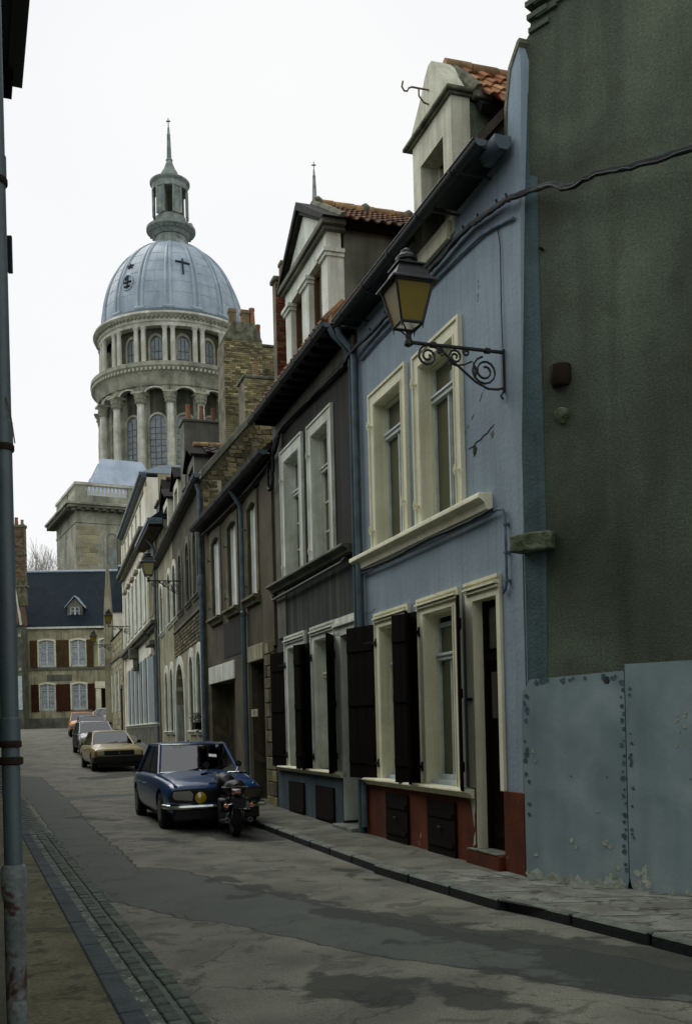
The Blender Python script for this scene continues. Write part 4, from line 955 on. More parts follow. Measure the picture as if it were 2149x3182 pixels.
# ------------------------------------------------------------------ arch house (pale arched surrounds), with rubble gable
PB = A.perp(17.5)                                     # x towards the street, y towards the camera
T = Thing('arch_house', 'long stone house with white arched window surrounds and rubble gable', 'house', B, (7.5, 0, 0))
FFW = [(.95, 1.75), (2.85, 3.7), (4.9, 5.85), (7.1, 8.2), (9.3, 10.4), (12.4, 13.5)]
FFW = [(1.55, 2.35), (3.4, 4.3), (5.55, 6.55), (7.45, 8.6), (9.4, 10.55), (12.6, 13.8)]
GFW = [(1.15, 2.15), (3.05, 4.05), (5.6, 8.3), (9.25, 10.35), (11.3, 12.4)]
def arched(a, b, z0, z1): return arch(a, b, z0, z1, (b-a)/2, 8)
ho = [arched(a, b, 5.5, 7.35) for a, b in FFW]+[arched(a, b, 1.6 if i != 2 else .3, 3.85) for i, (a, b) in enumerate(GFW)]
T.part('wall', MB().wall([(0, -.3), (15.2, -.3), (15.2, 8.35), (0, 8.35)], ho, .5, .42), M['buffstone'])
rub = T.part('rubble_band', MB().box(.05, 8.6, 0, .012, 4.15, 4.95), M['rubblewall'])
T.part('sooty_upper_wall', MB().wall([(.05, 5.0), (8.6, 5.0), (8.6, 8.3), (.05, 8.3)], [arched(a-.15, b+.15, 5.35, 7.5) for a, b in FFW[:3]]+[arched(7.3, 8.55, 5.35, 7.5)], .01, .01, o=.012, back=False), M['rubblewall'])
me_ = unitbox('rubble_stone', M['rubble'], .3, .05, .1, .2)
for i in range(7):
    for k in range(26): T.inst('rubble_stone', random.choice(me_), (.25+k*.318+.15*(i % 2), .028, 4.2+.112*i), (0, .04*(R()-.5), 0), (.9+.1*R(), 1, .9+.1*R()), parent=rub)
def archband(a, b, z0, z1, wd, o0, o1, n=10):
    r = (b-a)/2; cx = (a+b)/2; zc = z1-r
    out_ = [(a-wd, z0)]+[(cx-(r+wd)*math.cos(PI*k/n), zc+(r+wd*1.0)*math.sin(PI*k/n)) for k in range(n+1)]+[(b+wd, z0)]
    inn = [(a, z0)]+[(cx-r*math.cos(PI*k/n), zc+r*math.sin(PI*k/n)) for k in range(n+1)]+[(b, z0)]
    mb = MB(); N_ = len(out_)
    for o in (o0, o1): mb.v += [(p[0], o, p[1]) for p in out_]+[(p[0], o, p[1]) for p in inn]
    for i in range(N_-1):
        a1, a2, b1, b2 = i, i+1, N_+i, N_+i+1; f = 2*N_
        mb.f += [(a1, a2, b2, b1), (a1+f, b1+f, b2+f, a2+f), (a1, a1+f, a2+f, a2), (b1, b2, b2+f, b1+f)]
    mb.f += [(0, N_, 3*N_, 2*N_), (N_-1, 3*N_-1, 4*N_-1, 2*N_-1)]
    return mb
for i, (a, b) in enumerate(FFW):
    T.part('window_surround', archband(a, b, 5.5, 7.35, .2, -.42, .05), M['greywhite'] if i > 2 else M['grey_render'])
    window(T, a, b, 5.5, 7.1, tr=6.7, bars=(6.1,), jm='joinery', pm='pane', d=.3)
    sill(T, a-.25, b+.25, 5.36, 5.5, .1, M['greywhite'] if i > 2 else M['grey_render'])
for i, (a, b) in enumerate(GFW):
    z0 = 1.6 if i != 2 else .3
    T.part('door_surround' if i == 2 else 'window_surround', archband(a, b, z0, 3.85, .26, -.42, .05), M['greywhite'])
    if i == 2:
        dd_ = T.part('carriage_door', MB().box(a, (a+b)/2-.02, -.4, -.34, z0, 2.6), M['oak'], smooth=False, label='closed varnished half of the carriage door')
        T.part('carriage_door', MB().box((a+b)/2, b, -.4, -.36, z0, 2.6), M['darkwood'], smooth=False); T.part('fanlight', MB().box(a, b, -.4, -.38, 2.62, 3.9), M['pane'], smooth=False)
    else:
        window(T, a, b, z0, 3.7, tr=3.1, bars=(2.4,), jm='joinery', d=.3)
        sill(T, a-.25, b+.25, z0-.14, z0, .12, M['greywhite'])
T.part('string_course', MB().box(.05, 8.6, 0, .06, 4.98, 5.06), M['grey_render'])
T.part('quoin_strip', MB().box(14.7, 15.18, 0, .05, -.2, 8.3), M['grey_render'])
T.part('soffit', MB().box(0, 15.2, -.1, .16, 8.33, 8.37), M['zincdark'])
gutter(T, -.35, 14.3, .2, 8.42, .11)
# steep roof and the rubble gable towards the camera
k50 = 1.17
T.part('roof', MB().sweep([(.1, 8.38), (.1, 8.5), (-3.9, 8.5+4*k50), (-7.9, 8.5), (-7.9, 8.38), (-3.9, 8.38+4*k50)], .35, 15.1), M['slate'], smooth=False)
T.part('back_wall', MB().box(0, 15.2, -7.9, -7.7, -.3, 8.4).box(14.9, 15.15, -7.7, -.5, -.3, 8.4), M['dark'])
# gable built in the cross frame: a thing's part with its own matrix
gl = bpy.data.objects.new('gable_wall', None)
def cross_part(T, name, mb, mat, fr, parent=None, smooth=True, bevel=0, kind=None):
    me = mb.mesh(name, mat, smooth); rel = T.root.matrix_world.inverted() @ fr.M
    me.transform(rel); o = bpy.data.objects.new(name, me); col.objects.link(o); o.parent = parent or T.root
    if bevel:
        b = o.modifiers.new('bevel', 'BEVEL'); b.width = bevel; b.segments = 2; b.limit_method = 'ANGLE'
    if kind: o['kind'] = kind
    return o
def cross_inst(T, name, me, fr, loc, rot, scale, parent):
    o = bpy.data.objects.new(name, me); col.objects.link(o); o.parent = parent
    Mx = T.root.matrix_world.inverted() @ fr.M @ Matrix.LocRotScale(Vector(loc), Euler(rot), Vector(scale))
    o.matrix_local = Mx; return o
bpy.data.objects.remove(gl)
zr = lambda x: 8.5-x*k50                              # coping height at x (x negative = away from the street)
gw = cross_part(T, 'gable_wall', MB().prism([(.05, -.3), (.05, 8.35), (-3.9, 8.3+3.9*k50), (-7.8, 8.3), (-7.8, -.3)], -.35, 0), M['rubblewall'], PB)
cross_part(T, 'gable_coping', MB().prism([(.05, 8.36), (.05, 8.6), (-3.9, 8.58+3.95*k50), (-7.8, 8.6), (-7.8, 8.36), (-3.9, 8.34+3.95*k50)], -.4, .07), M['grey_render'], PB, parent=gw, bevel=.02)
random.seed(5)
me_ = unitbox('gable_stone', M['rubble'], .22, .05, .12, .35); n = 0
z = 6.75
while z < 11.5:
    x = .0; h = .11+.03*R()
    while x > -2.6:
        wv = .13+.16*R()
        if zr(x-wv)-.32 > z+h or zr(x)-.22 > z+h:
            if n < 295:
                cross_inst(T, 'gable_stone', random.choice(me_), PB, (x-wv/2, .016+.014*R(), z+h/2+.02*(R()-.5)), (.05*(R()-.5), .25*(R()-.5), 0), (wv/.235, 1, h/.125), gw); n += 1
        x -= wv
    z += h
# dormers on the street slope: grey side cheeks, dark tiles, orange ridge
def dorm(T, s0, s1, z0, z1, dp, mat, tile, label=None, o=-.1, rg='ridge', rise=.55, nt=(5, 4), tr=True):
    cx = (s0+s1)/2
    d = T.part('dormer', MB().wall(rect(s0, s1, z0, z1), [rect(s0+.3, s1-.3, z0+.15, z1-.25)], .2, .2, o=o, back=False), mat)
    T.part('dormer_pane', MB().box(s0+.3, s1-.3, o-.2, o-.17, z0, z1-.25).box(cx-.03, cx+.03, o-.17, o-.14, z0, z1-.25), M['pane'], parent=d, smooth=False)
    T.part('dormer_cheek', MB().box(s0+.01, s0+.12, o-dp, o-.2, z0-.3, z1-.02), M['grey_render'], parent=d)
    T.part('dormer_cheek', MB().box(s1-.12, s1-.01, o-dp, o-.2, z0-.3, z1-.02), M['grey_render'], parent=d)
    T.part('dormer_roof', MB().prism([(s0-.14, z1-.02), (cx, z1+rise), (s1+.14, z1-.02), (s1+.14, z1-.1), (cx, z1+rise-.12), (s0-.14, z1-.1)], o-dp, o+.12), M['darkwood'], parent=d, smooth=False)
    if tr:
        tiles(T, d, [(s0-.18, o-.35, z1-.0), (s0-.18, o-dp, z1-.0), (cx, o-dp, z1+rise+.04), (cx, o-.35, z1+rise+.04)], nt[0], nt[1], tile, curve=.02)
        ridge(T, d, (cx, o-.1, z1+rise+.05), (cx, o-dp, z1+rise+.05), .08, 4, M[rg])
    return d
dorm(T, 2.6, 4.5, 8.6, 9.75, 2.0, M['grey_render'], M['tiledark'], rise=.5, nt=(6, 3))
dorm(T, 7.2, 8.8, 8.7, 10.2, 1.6, M['creamwhite'], M['tileold'], tr=False)
dorm(T, 10.9, 13.2, 8.7, 10.4, 1.5, M['creamwhite'], M['tileold'], tr=False)
shell_done = True

def stack(T, fr, poly, o0, o1, mat, brick, bw, bh, zt, label=None, cap=290):
    b = cross_part(T, 'stack_core', MB().prism(poly, o0, o1), mat, fr)
    return b
# yellow brick chimney stacks behind the arch house gable
def chimney(label, fr, x0, x1, z0, zs, depth, bmat, bw, bh, taper=None, cap=290, group='brick chimney stacks behind the gable', pots=(), capmat='mortar', off=0):
    T = Thing('chimney', label, 'chimney', fr, ((x0+x1)/2, -depth/2, z0), group)
    core = T.part('core', MB().box(x0, x1, -depth, 0, z0, zs), M['brickback'])
    bricks(T, core, x0, x1, z0, zs, 0, bw, bh, M[bmat], cap=cap, proud=.012)
    if taper:
        xa, xb, zt = taper
        T.part('shoulder', MB().prism([(x0-.02, zs), (x1+.02, zs), (xb, zt), (xa, zt)], -depth*.9, .01), M[capmat], bevel=.02)
        zp = zt
    else:
        T.part('cap', MB().box(x0-.05, x1+.05, -depth-.05, .05, zs, zs+.1), M[capmat], bevel=.03); zp = zs+.1
    for (px, h, r, mt, sq) in pots: pot(T, px, -depth*.4, zp, h, r, mt, sq)
    return T
F21 = A.perp(20.2); F18 = A.perp(18.2); F19 = A.perp(21.5)
chimney('large yellow brick chimney with mortared sloping shoulders', F21, -2.42, -1.24, 9.3, 13.3, 1.0, 'yellowbrick', .17, .062, taper=(-2.2, -1.5, 13.85),
        pots=((-1.6, .5, .1, 'potbuff', True), (-2.0, .5, .11, 'potbuff', True), (-2.22, .6, .1, 'pot', False)))
chimney('darker brick chimney stack right behind the yellow one, topped by thin terracotta pot', A.perp(21.6), -3.7, -2.62, 9.5, 13.7, 1.0, 'yellowbrick', .17, .062, cap=200, pots=((-2.75, .75, .09, 'pot', False),))
chimney('lower weathered brick chimney with single buff pot in front', F18, -2.5, -1.38, 9.2, 11.45, .8, 'yellowbrick', .16, .058, pots=((-1.78, .5, .1, 'potbuff', False),))
chimney('red brick chimney tight against the black house dormer', A.perp(9.75), -.46, -.06, 7.9, 10.36, .22, 'redbrick', .17, .062, cap=200, pots=((-.28, .32, .09, 'potbuff', True),))
GX = A.perp(23.5)
chimney('plain grey rendered chimney block with three terracotta pots', GX, -1.9, -.55, 9.6, 11.75, .8, 'redbrick', 9, 9, cap=0, capmat='grey_render', pots=((-.75, .55, .09, 'pot', False), (-1.2, .55, .09, 'pot', False), (-1.6, .5, .09, 'pot', False)))
for o in bpy.data.objects:
    if o.get('label', '').startswith('plain grey rendered'):
        for c in o.children:
            if c.name.startswith('core'): c.data.materials[0] = M['grey_render']

# ------------------------------------------------------------------ mansion with wide eaves, white house, stone house (frame C and beyond)
T = Thing('mansion', 'buff stone house with wide timber eaves and pale blue ground floor shutters', 'house', C, (1.7, 0, 0))
gw_ = [(.7, 2.0)]
T.part('wall', MB().wall([(0, 0), (3.3, 0), (3.3, 9.6), (0, 9.6)], [rect(.7, 1.7, 2.0, 4.9), rect(.6, 1.3, 6.6, 8.9), rect(2.1, 2.8, 6.6, 8.9)], .5, .3), M['buffstone'])
T.part('upper_storey', MB().box(-2.4, 0, -3, -.02, 8.75, 9.62), M['buffstone'])
T.part('eaves', MB().box(-2.6, 3.3, 0, .55, 9.7, 9.78).box(-2.6, 3.3, 0, .6, 9.78, 9.95), M['zinc'], bevel=.02)
ev = T.part('eaves_soffit', MB().box(-2.55, 3.25, 0, .56, 9.6, 9.7), M['darkwood'])
for k in range(8): T.part('soffit_board', MB().box(-2.5, 3.2, .03+.065*k, .085+.065*k, 9.585, 9.6), M['brown_smooth'], parent=ev, smooth=False)
T.part('frieze', MB().box(.0, 3.28, 0, .05, 9.1, 9.58), M['buffstone'])
for a, b in ((.6, 1.3), (2.1, 2.8)):
    T.part('window_surround', MB().box(a-.2, a, 0, .06, 6.6, 8.9).box(b, b+.2, 0, .06, 6.6, 8.9).box(a-.25, b+.25, 0, .1, 8.9, 9.05), M['buffstone']); window(T, a, b, 6.6, 8.9, d=.2)
T.part('string_cornice', MB().box(.0, 3.3, 0, .18, 5.95, 6.08).box(.0, 3.35, 0, .3, 6.08, 6.25), M['grey_render'], bevel=.02)
T.part('door_hood', MB().box(.4, 2.2, 0, .35, 5.25, 5.45), M['grey_render'], bevel=.02)
for s0, s1 in ((.0, .68), (1.72, 3.1)): T.part('shutter', MB().box(s0, s1, .02, .07, 1.95, 4.9), M['shutterpale'], smooth=False)
T.part('shutter_panel', MB().box(.7, 1.7, -.1, -.05, 2.0, 4.9), M['greywhite'], smooth=False)
sill(T, 0, 3.3, 1.8, 1.97, .15, M['greywhite']); T.part('plinth', MB().box(0, 3.3, 0, .08, 0, 1.8), M['grey_render'])
T.part('roof', MB().sweep([(.5, 9.96), (-3.5, 12.8), (-7.5, 9.96)], -2.4, 3.3), M['slate'], smooth=False)
T.part('back_wall', MB().box(-2.4, 3.3, -7.5, -7.3, 0, 9.9).box(-2.4, -2.2, -7.3, -3, 8, 9.9).box(3.05, 3.28, -7.3, -.5, 0, 9.9), M['dark'])
d = dorm(T, -.9, .5, 10.1, 11.4, 1.6, M['creamwhite'], M['tileorange'], nt=(5, 4), o=-.35, rise=.65, rg='tiledark')
T.part('dormer', MB().box(1.2, 2.4, -1.4, -.3, 10.1, 11.4).box(1.1, 2.5, -1.5, -.2, 11.4, 11.5), M['grey_render'])
solo('downpipe', MB().tube([(.05, .5, 9.7), (.05, .14, 9.3), (.05, .1, 9.1), (.05, .1, 8.5)], .06, 8).tube([(.05, .1, 8.5), (.05, .1, 1)], .05, 8), M['zinc'], 'thin grey downpipe at the near edge of the wide eaved house', 'downpipe', C, (.05, .1, 1))

T = Thing('white_house', 'tall off white stuccoed house with rows of attic windows and pilasters', 'house', C, (10.9, 0, 0))
aw = [3.9+k*2.45 for k in range(6)]
ho = [rect(a, a+.95, 11.45, 12.55) for a in aw]+[rect(a, a+1.05, 6.7, 9.4) for a in aw]+[rect(a, a+1.1, 2.0, 5.05) for a in aw]
T.part('wall', MB().wall([(3.3, 0), (18.4, 0), (18.4, 13.0), (3.3, 13.0)], ho, .5, .3), M['whitestone'])
for a in aw:
    window(T, a, a+.95, 11.45, 12.55, d=.15, fr=.05)
    window(T, a, a+1.05, 6.7, 9.4, d=.2, tr=8.7, bars=(7.4, 8.05))
    T.part('shutter', MB().box(a-.62, a-.02, .01, .06, 6.7, 9.4), M['greywhite'], smooth=False)
    T.part('shutter', MB().box(a+1.07, a+1.67, .01, .06, 6.7, 9.4), M['greywhite'], smooth=False)
    T.part('window_hood', MB().box(a-.15, a+1.2, 0, .18, 9.55, 9.7), M['buffstone'])
    T.part('ground_shutter', MB().box(a-.0, a+1.1, -.06, -.02, 2.0, 5.05), M['shutterpale'], smooth=False)
    T.part('ground_shutter', MB().box(a-.95, a-.3, .01, .06, 2.0, 5.05), M['shutterpale'], smooth=False)
T.part('eaves', MB().box(3.3, 18.5, 0, .22, 12.98, 13.08).box(3.3, 18.55, 0, .34, 13.08, 13.24), M['zinc'], bevel=.02)
T.part('moulding', MB().box(3.35, 18.4, 0, .05, 12.65, 12.8), M['buffstone'])
T.part('middle_cornice', MB().box(3.35, 18.45, 0, .25, 10.45, 10.6).box(3.35, 18.5, 0, .42, 10.6, 10.8), M['grey_render'], bevel=.02)
T.part('ground_cornice', MB().box(3.4, 18.4, 0, .2, 5.85, 6.0).box(3.4, 18.45, 0, .34, 6.0, 6.2), M['grey_render'], bevel=.02)
T.part('pilaster', MB().box(17.9, 18.38, 0, .1, 0, 12.6), M['whitestone']); T.part('pilaster', MB().box(3.4, 3.75, 0, .1, 6.2, 12.6), M['whitestone'])
sill(T, 3.4, 18.3, 1.8, 1.97, .15, M['greywhite']); T.part('plinth', MB().box(3.4, 18.3, 0, .08, 0, 1.8), M['grey_render'])
T.part('balcony_console', MB().prism([(0, 0), (.001, 0), (.001, .001)], 0, .001), M['iron']) if False else None
T.part('console', MB().box(9.6, 10.3, 0, .45, 5.3, 5.85).box(9.7, 10.2, 0, .25, 4.7, 5.3), M['grey_render'], bevel=.05)
T.part('roof', MB().sweep([(.3, 13.2), (-.6, 13.55), (-6, 13.9), (-9, 13.2)], 3.3, 18.4), M['lead'], smooth=False)
T.part('back_wall', MB().box(3.32, 18.4, -9, -8.8, 0, 13.2).box(3.32, 3.6, -8.8, -.5, 9.8, 13.2).box(18.1, 18.38, -8.8, -.5, 0, 13.2), M['buffstone'])

T = Thing('stone_house', 'narrow coursed stone house beyond the white house, low eaves and tapering gable', 'house', SF, (6, 0, 1.5))
ho = [rect(a, a+.9, 2.9, 5.4) for a in (3.0, 5.6, 8.2, 10.4)]
T.part('wall', MB().wall([(0, 0), (12.6, 0), (12.6, 7.7), (0, 7.7)], ho, .5, .3), M['buffstone'])
for i, a in enumerate((3.0, 5.6, 8.2, 10.4)):
    window(T, a, a+.9, 2.9, 5.4, d=.2); T.part('shutter', MB().box(a-.55, a-.02, .01, .06, 2.9, 5.4), M['greywhite'], smooth=False)
T.part('door', MB().box(.9, 1.9, .0, .03, 1.6, 4.2), M['darkwood'], smooth=False); T.part('door_lintel', MB().box(.7, 2.1, 0, .08, 4.2, 4.45), M['grey_render'])
cs = T.part('string_course', MB().box(0, 12.6, 0, .1, 6.2, 6.34), M['grey_render'])
for j in range(16):
    for k in range(16):
        s = k*.8+(j % 2)*.4
        if s > 12: continue
        zz = 1.7+j*.37
        if any(a-.6 < s+.8 and s < a+.95 and 2.6 < zz < 5.4 for a in (3.0, 5.6, 8.2, 10.4)) or (zz < 4.4 and s < 2.1): continue
        if zz < 7.5: T.part('stone_course_block', MB().box(s+.02, s+.77, 0, .02+.015*R(), zz+.02, zz+.35), M['churchblock'], parent=cs, smooth=False)
Wf = Frame(-16.05, 67, -1, 0)
cross_part(T, 'tapered_gable', MB().prism([(-.12, 1), (.42, 1), (.42, 9.4), (.16, 12.97), (.1, 12.97), (-.12, 9.2)], -.5, 0), M['buffstone'], Wf, bevel=.01)
T.part('roof', MB().sweep([(.1, 7.7), (-1.2, 8.6), (-6, 7.7)], 0, 12.5), M['slate'], smooth=False)
T = Thing('slate_cottage', 'white walled house under steep blue slate roof glimpsed past the white house', 'house', Frame(-15.2, 69.5, -1, 0), (-.0, 0, 1.9))
T.part('wall', MB().box(-2, 1.35, -5, 0, 1.5, 10.0), M['whitestone'])
T.part('roof', MB().sweep([(.15, 10.1), (-2.6, 13.6), (-5.2, 10.1)], -2, 1.36), M['slate'], smooth=False)
T.part('ridge_capping', MB().tube([(-2, -2.6, 13.62), (1.36, -2.6, 13.62)], .09, 8), M['leadroof'])
T.part('gutter', MB().box(-2, 1.36, 0, .14, 9.96, 10.1), M['zincdark'])

# ------------------------------------------------------------------ house closing the street
EF = Frame(-25.2, 78, -1, -.06); q = 1.154
def zE(z): return 2.07+(z-2.0)*q
T = Thing('end_house', 'two storey house closing the street under big blue slate roof', 'house', EF, (-3, 0, 2.0))
XL, XR = .25, -6.6
W1 = [(-1.82*q, -.78*q), (-3.92*q, -2.9*q), (-5.5*q, -4.84*q)]; W2 = [(-1.79*q, -.79*q), (-3.9*q, -2.92*q)]
h1 = [arch(a, b, zE(6.15), zE(7.95), .08) for a, b in W1]; h2 = [arch(a, b, zE(3.2), zE(4.98), .08) for a, b in W2]
T.part('wall', MB().wall([(XR, 1.5), (XL, 1.5), (XL, zE(8.75)), (XR, zE(8.6))], h1+h2+[rect(-5.5*q, -4.87*q, 2.4, zE(4.6))], .5, .35), M['buffstone'])
for j, (L_, za, zb) in enumerate(((W1, zE(6.15), zE(7.95)), (W2, zE(3.2), zE(4.98)))):
    for a, b in L_:
        cm = T.part('window_surround', MB().box(a-.12, a, -.02, .04, za, zb-.1).box(b, b+.12, -.02, .04, za, zb-.1).prism([(b+.12, zb-.1)]+[(b+.12-(b-a+.24)*k/6, zb+.02+.12*math.sin(PI*k/6)) for k in range(7)]+[(a-.12, zb-.1)]+[(a+(b-a)*k/6, zb-.12+.12*math.sin(PI*k/6)) for k in range(7)], -.02, .04), M['cream'])
        w_ = MB().box(a, a+.09, -.2, -.1, za, zb-.05).box(b-.09, b, -.2, -.1, za, zb-.05).box((a+b)/2-.06, (a+b)/2+.06, -.2, -.09, za, zb).box(a, b, -.2, -.1, za, za+.12)
        for f in (.28, .52, .76): w_.box(a+.09, b-.09, -.19, -.12, za+(zb-za)*f-(.02 if f < .7 else .04), za+(zb-za)*f+(.02 if f < .7 else .04))
        wd = T.part('window', w_, M['joinery'], smooth=False)
        for x0, x1 in ((a+.09, (a+b)/2-.06), ((a+b)/2+.06, b-.09)):
            for f0, f1 in ((.06, .26), (.3, .5), (.54, .72), (.8, .98)):
                T.part('pane', MB().box(x0, x1, -.18, -.16, za+(zb-za)*f0, za+(zb-za)*f1), M['lace'], parent=wd, smooth=False)
SH1 = [(-.68, -.18), (-2.34, -1.93), (-2.78, -2.36), (-4.43, -3.97)]; SH2 = [(-.71, -.21), (-2.31, -1.85), (-2.8, -2.33), (-4.46, -3.98)]
for L_, za, zb, mt in ((SH1, zE(6.1), zE(7.95), 'shutterbrown'), (SH2, zE(3.1), zE(4.95), 'shutterred')):
    for a, b in L_:
        a, b = a*q, b*q; sh = T.part('shutter', MB().box(a, b, .03, .08, za, zb), M[mt], smooth=False)
        lv = MB()
        for k in range(14): lv.box(a+.05, b-.05, .08, .1, za+.06+k*(zb-za-.1)/14, za+.06+(k+.55)*(zb-za-.1)/14)
        T.part('louvre_panel', lv, M[mt], parent=sh, smooth=False, kind='stuff')
T.part('first_floor_band', MB().box(XR, XL-.1, 0, .08, zE(5.9), zE(6.08)), M['grey_render'])
T.part('plinth', MB().box(XR, XL, 0, .06, 1.5, zE(2.65)), M['grey_render'])
T.part('painted_panel', MB().box(-2.95*q, -1.25*q, .0, .01, zE(5.15), zE(5.6)), M['grey_render'])
T.part('door', MB().box(-5.5*q, -4.87*q, -.35, -.3, 2.3, zE(4.6)), M['ink'], smooth=False)
T.part('door_surround', MB().box(-4.87*q, -4.55*q, -.02, .1, 2, zE(4.6)).box(XR, -4.5*q, 0, .15, zE(4.62), zE(5.08)), M['cream'])
T.part('gutter', MB().box(XR, XL, .02, .2, zE(8.72), zE(8.86)), M['greywhite'])
T.part('roof', MB().sweep([(.2, zE(8.85)), (.2, zE(8.9)), (-5, 15.1), (-10, zE(8.9)), (-10, zE(8.7))], XR, 4), M['slate'], smooth=False)
T.part('ridge_capping', MB().tube([(XR, -5, 15.13), (4, -5, 15.13)], .1, 8), M['leadroof'])
T.part('side_wall', MB().box(XR, XR+.3, -9.9, -.5, 1.5, zE(8.6)), M['buffstone'])
a, b = -3.62*q, -2.6*q
dmr = T.part('dormer', MB().wall([(a, zE(9.25)), (b, zE(9.25)), (b, zE(10.3)), ((a+b)/2, zE(10.85)), (a, zE(10.3))], [rect(a+.22, b-.22, zE(9.35), zE(10.3))], 2.2, .15, o=-.75), M['grey_render'])
w_ = MB(); x0, x1 = a+.22, b-.22
w_.box(x0, x0+.07, -.9, -.8, zE(9.35), zE(10.3)).box(x1-.07, x1, -.9, -.8, zE(9.35), zE(10.3)).box((x0+x1)/2-.05, (x0+x1)/2+.05, -.9, -.79, zE(9.35), zE(10.3)).box(x0, x1, -.9, -.8, zE(9.35), zE(9.43)).box(x0, x1, -.9, -.8, zE(9.65), zE(9.69)).box(x0, x1, -.9, -.8, zE(9.97), zE(10.01)).box(x0, x1, -.9, -.8, zE(10.24), zE(10.3))
T.part('dormer_window', w_, M['joinery'], parent=dmr, smooth=False)
T.part('dormer_pane', MB().box(x0, x1, -.89, -.87, zE(9.35), zE(10.3)), M['pane'], parent=dmr, smooth=False)
T.part('dormer_verge', MB().prism([(a-.2, zE(10.2)), ((a+b)/2, zE(10.98)), (b+.2, zE(10.2)), (b+.2, zE(10.28)), ((a+b)/2, zE(11.08)), (a-.2, zE(10.28))], -2.8, -.65), M['lead'], parent=dmr)
T.part('dormer_sill', MB().box(a-.05, b+.05, -.8, -.55, zE(9.15), zE(9.26)), M['greywhite'], parent=dmr)
solo('downpipe', MB().tube([(.12, .12, 2.1), (.12, .12, zE(8.75))], .07, 8), M['greywhite'], 'white downpipe at the left edge of the end house', 'downpipe', EF, (.12, .12, 2.1))
# neighbours at the left: dark wall with orange roof and tall chimney
T = Thing('side_house', 'dark walled house left of the end house with clay tiled roof edge', 'house', Frame(-25.15, 76.6, -1, 0), (2, 0, 1.9))
T.part('wall', MB().box(.0, 7, -1.5, 0, 1.4, 10.1), M['grey_render'])
T.part('roof', MB().prism([(-.05, 10.05), (.4, 13.2), (7, 13.2), (7, 10.05)], -1.5, .15), M['tileold'], smooth=False)
T.part('verge', MB().prism([(-.12, 10.0), (.33, 13.2), (.42, 13.2), (.02, 10.0)], .15, .3), M['greywhite'])
T.part('gutter', MB().box(-.12, 7, 0, .2, 9.95, 10.12), M['zincdark'])
T.part('white_board', MB().box(.05, .9, .01, .06, 3.5, 6.1), M['joinery'], smooth=False)
for z in (6.5, 9.1): T.part('wall_lamp', MB().box(.05, .25, .01, .1, z, z+.24), M['plaque'], smooth=False)
T = Thing('chimney', 'tall brick chimney left of the slate roof beside the drainpipe', 'chimney', Frame(-24.75, 76.4, -1, 0), (.4, -.4, 11.5))
core = T.part('core', MB().box(-.05, 1.1, -.5, 0, 11.5, 17.5), M['brickback'])
bricks(T, core, -.05, 1.1, 13.4, 17.5, 0, .26, .1, M['redbrick'], cap=260, proud=.01)
T.part('band', MB().box(-.08, 1.13, -.5, .04, 15.4, 15.5), M['mortar'], smooth=False); T.part('band', MB().box(-.08, 1.13, -.5, .04, 14.5, 14.6), M['mortar'], smooth=False)
T.part('cap', MB().box(-.12, 1.17, -.55, .07, 17.5, 17.7).box(-.2, 1.17, -.5, .07, 12.9, 13.05), M['mortar'], smooth=False)
pot(T, .16, -.25, 17.7, .42, .13, 'potbuff'); pot(T, .6, -.25, 17.7, .6, .15, 'pot')

# near left house row (outside the frame except its eaves) with overhanging roof
LF = Frame(-2.95, 8, -.386, 1)
T = Thing('left_house', 'near left house, only its dark overhanging eaves showing top left', 'house', Frame(-2.95, 8, .386, -1), (3, 0, 0))
T.part('wall', MB().box(0, 4.0, -4, -.0, -.3, 6.9).box(3.95, 12, -4, -.55, -.3, 6.9), M['grey_render'])
T.part('eaves', MB().box(-.02, 4.4, -.2, .36, 6.93, 7.02).box(-.02, 4.4, .3, .42, 6.9, 7.12), M['zincdark'], smooth=False)
T.part('bargeboard', MB().prism([(-.1, 6.84), (.15, 6.84), (.3, 7.0), (-.1, 7.0)], .12, .34), M['darkwood'], smooth=False)
T.part('roof', MB().sweep([(.4, 7.1), (-2, 9.2), (-4, 7.1)], 0, 4.3), M['tiledark'], smooth=False)
T = Thing('left_terrace', 'lower terraced house row along the left pavement, out of frame', 'house', Frame(-3.05, 8, -.386, 1), (20, 0, 0))
T.part('wall', MB().box(0, 55, -.0, 4, -.3, 6.0), M['grey_render']); T.part('roof', MB().sweep([(0, 6.0), (2, 8), (4, 6.0)], 0, 55), M['tiledark'], smooth=False)

# ------------------------------------------------------------------ cathedral: dome, drum, square tower
CX, CY = -26.1, 155.
DF = Frame(CX, CY, 1, 0)
T = Thing('cathedral_dome', 'grey domed cathedral tower with columned drum, lantern and thin spire', 'cathedral', DF, (0, 0, 3))
phi = [math.radians(-90+a) for a in (6.0+22.5*k for k in range(16))]     # bay axes (column positions), -90 = towards the camera
u = .01915
pr = [(10.75, 64.1), (10.75, 65.6), (10.4, 67.2), (9.9, 69.0), (9.0, 71.0), (7.5, 73.2), (5.9, 74.7), (4.4, 75.8), (2.6, 76.6)]
def smooth_prof(p, n=4):
    o = []
    for i in range(len(p)-1):
        p0, p1, p2, p3 = p[max(i-1, 0)], p[i], p[i+1], p[min(i+2, len(p)-1)]
        for k in range(n):
            t = k/n
            o.append(tuple(.5*((2*p1[j])+(-p0[j]+p2[j])*t+(2*p0[j]-5*p1[j]+4*p2[j]-p3[j])*t*t+(-p0[j]+3*p1[j]-3*p2[j]+p3[j])*t**3) for j in (0, 1)))
    return o+[p[-1]]
dp = smooth_prof([(10.75, 64.0), (10.7, 65.8), (10.35, 67.6), (9.75, 69.4), (8.9, 71.1), (7.7, 72.8), (6.2, 74.3), (4.5, 75.6), (2.6, 76.6)])
dome = T.part('dome', MB().lathe(dp, n=96), M['lead'])
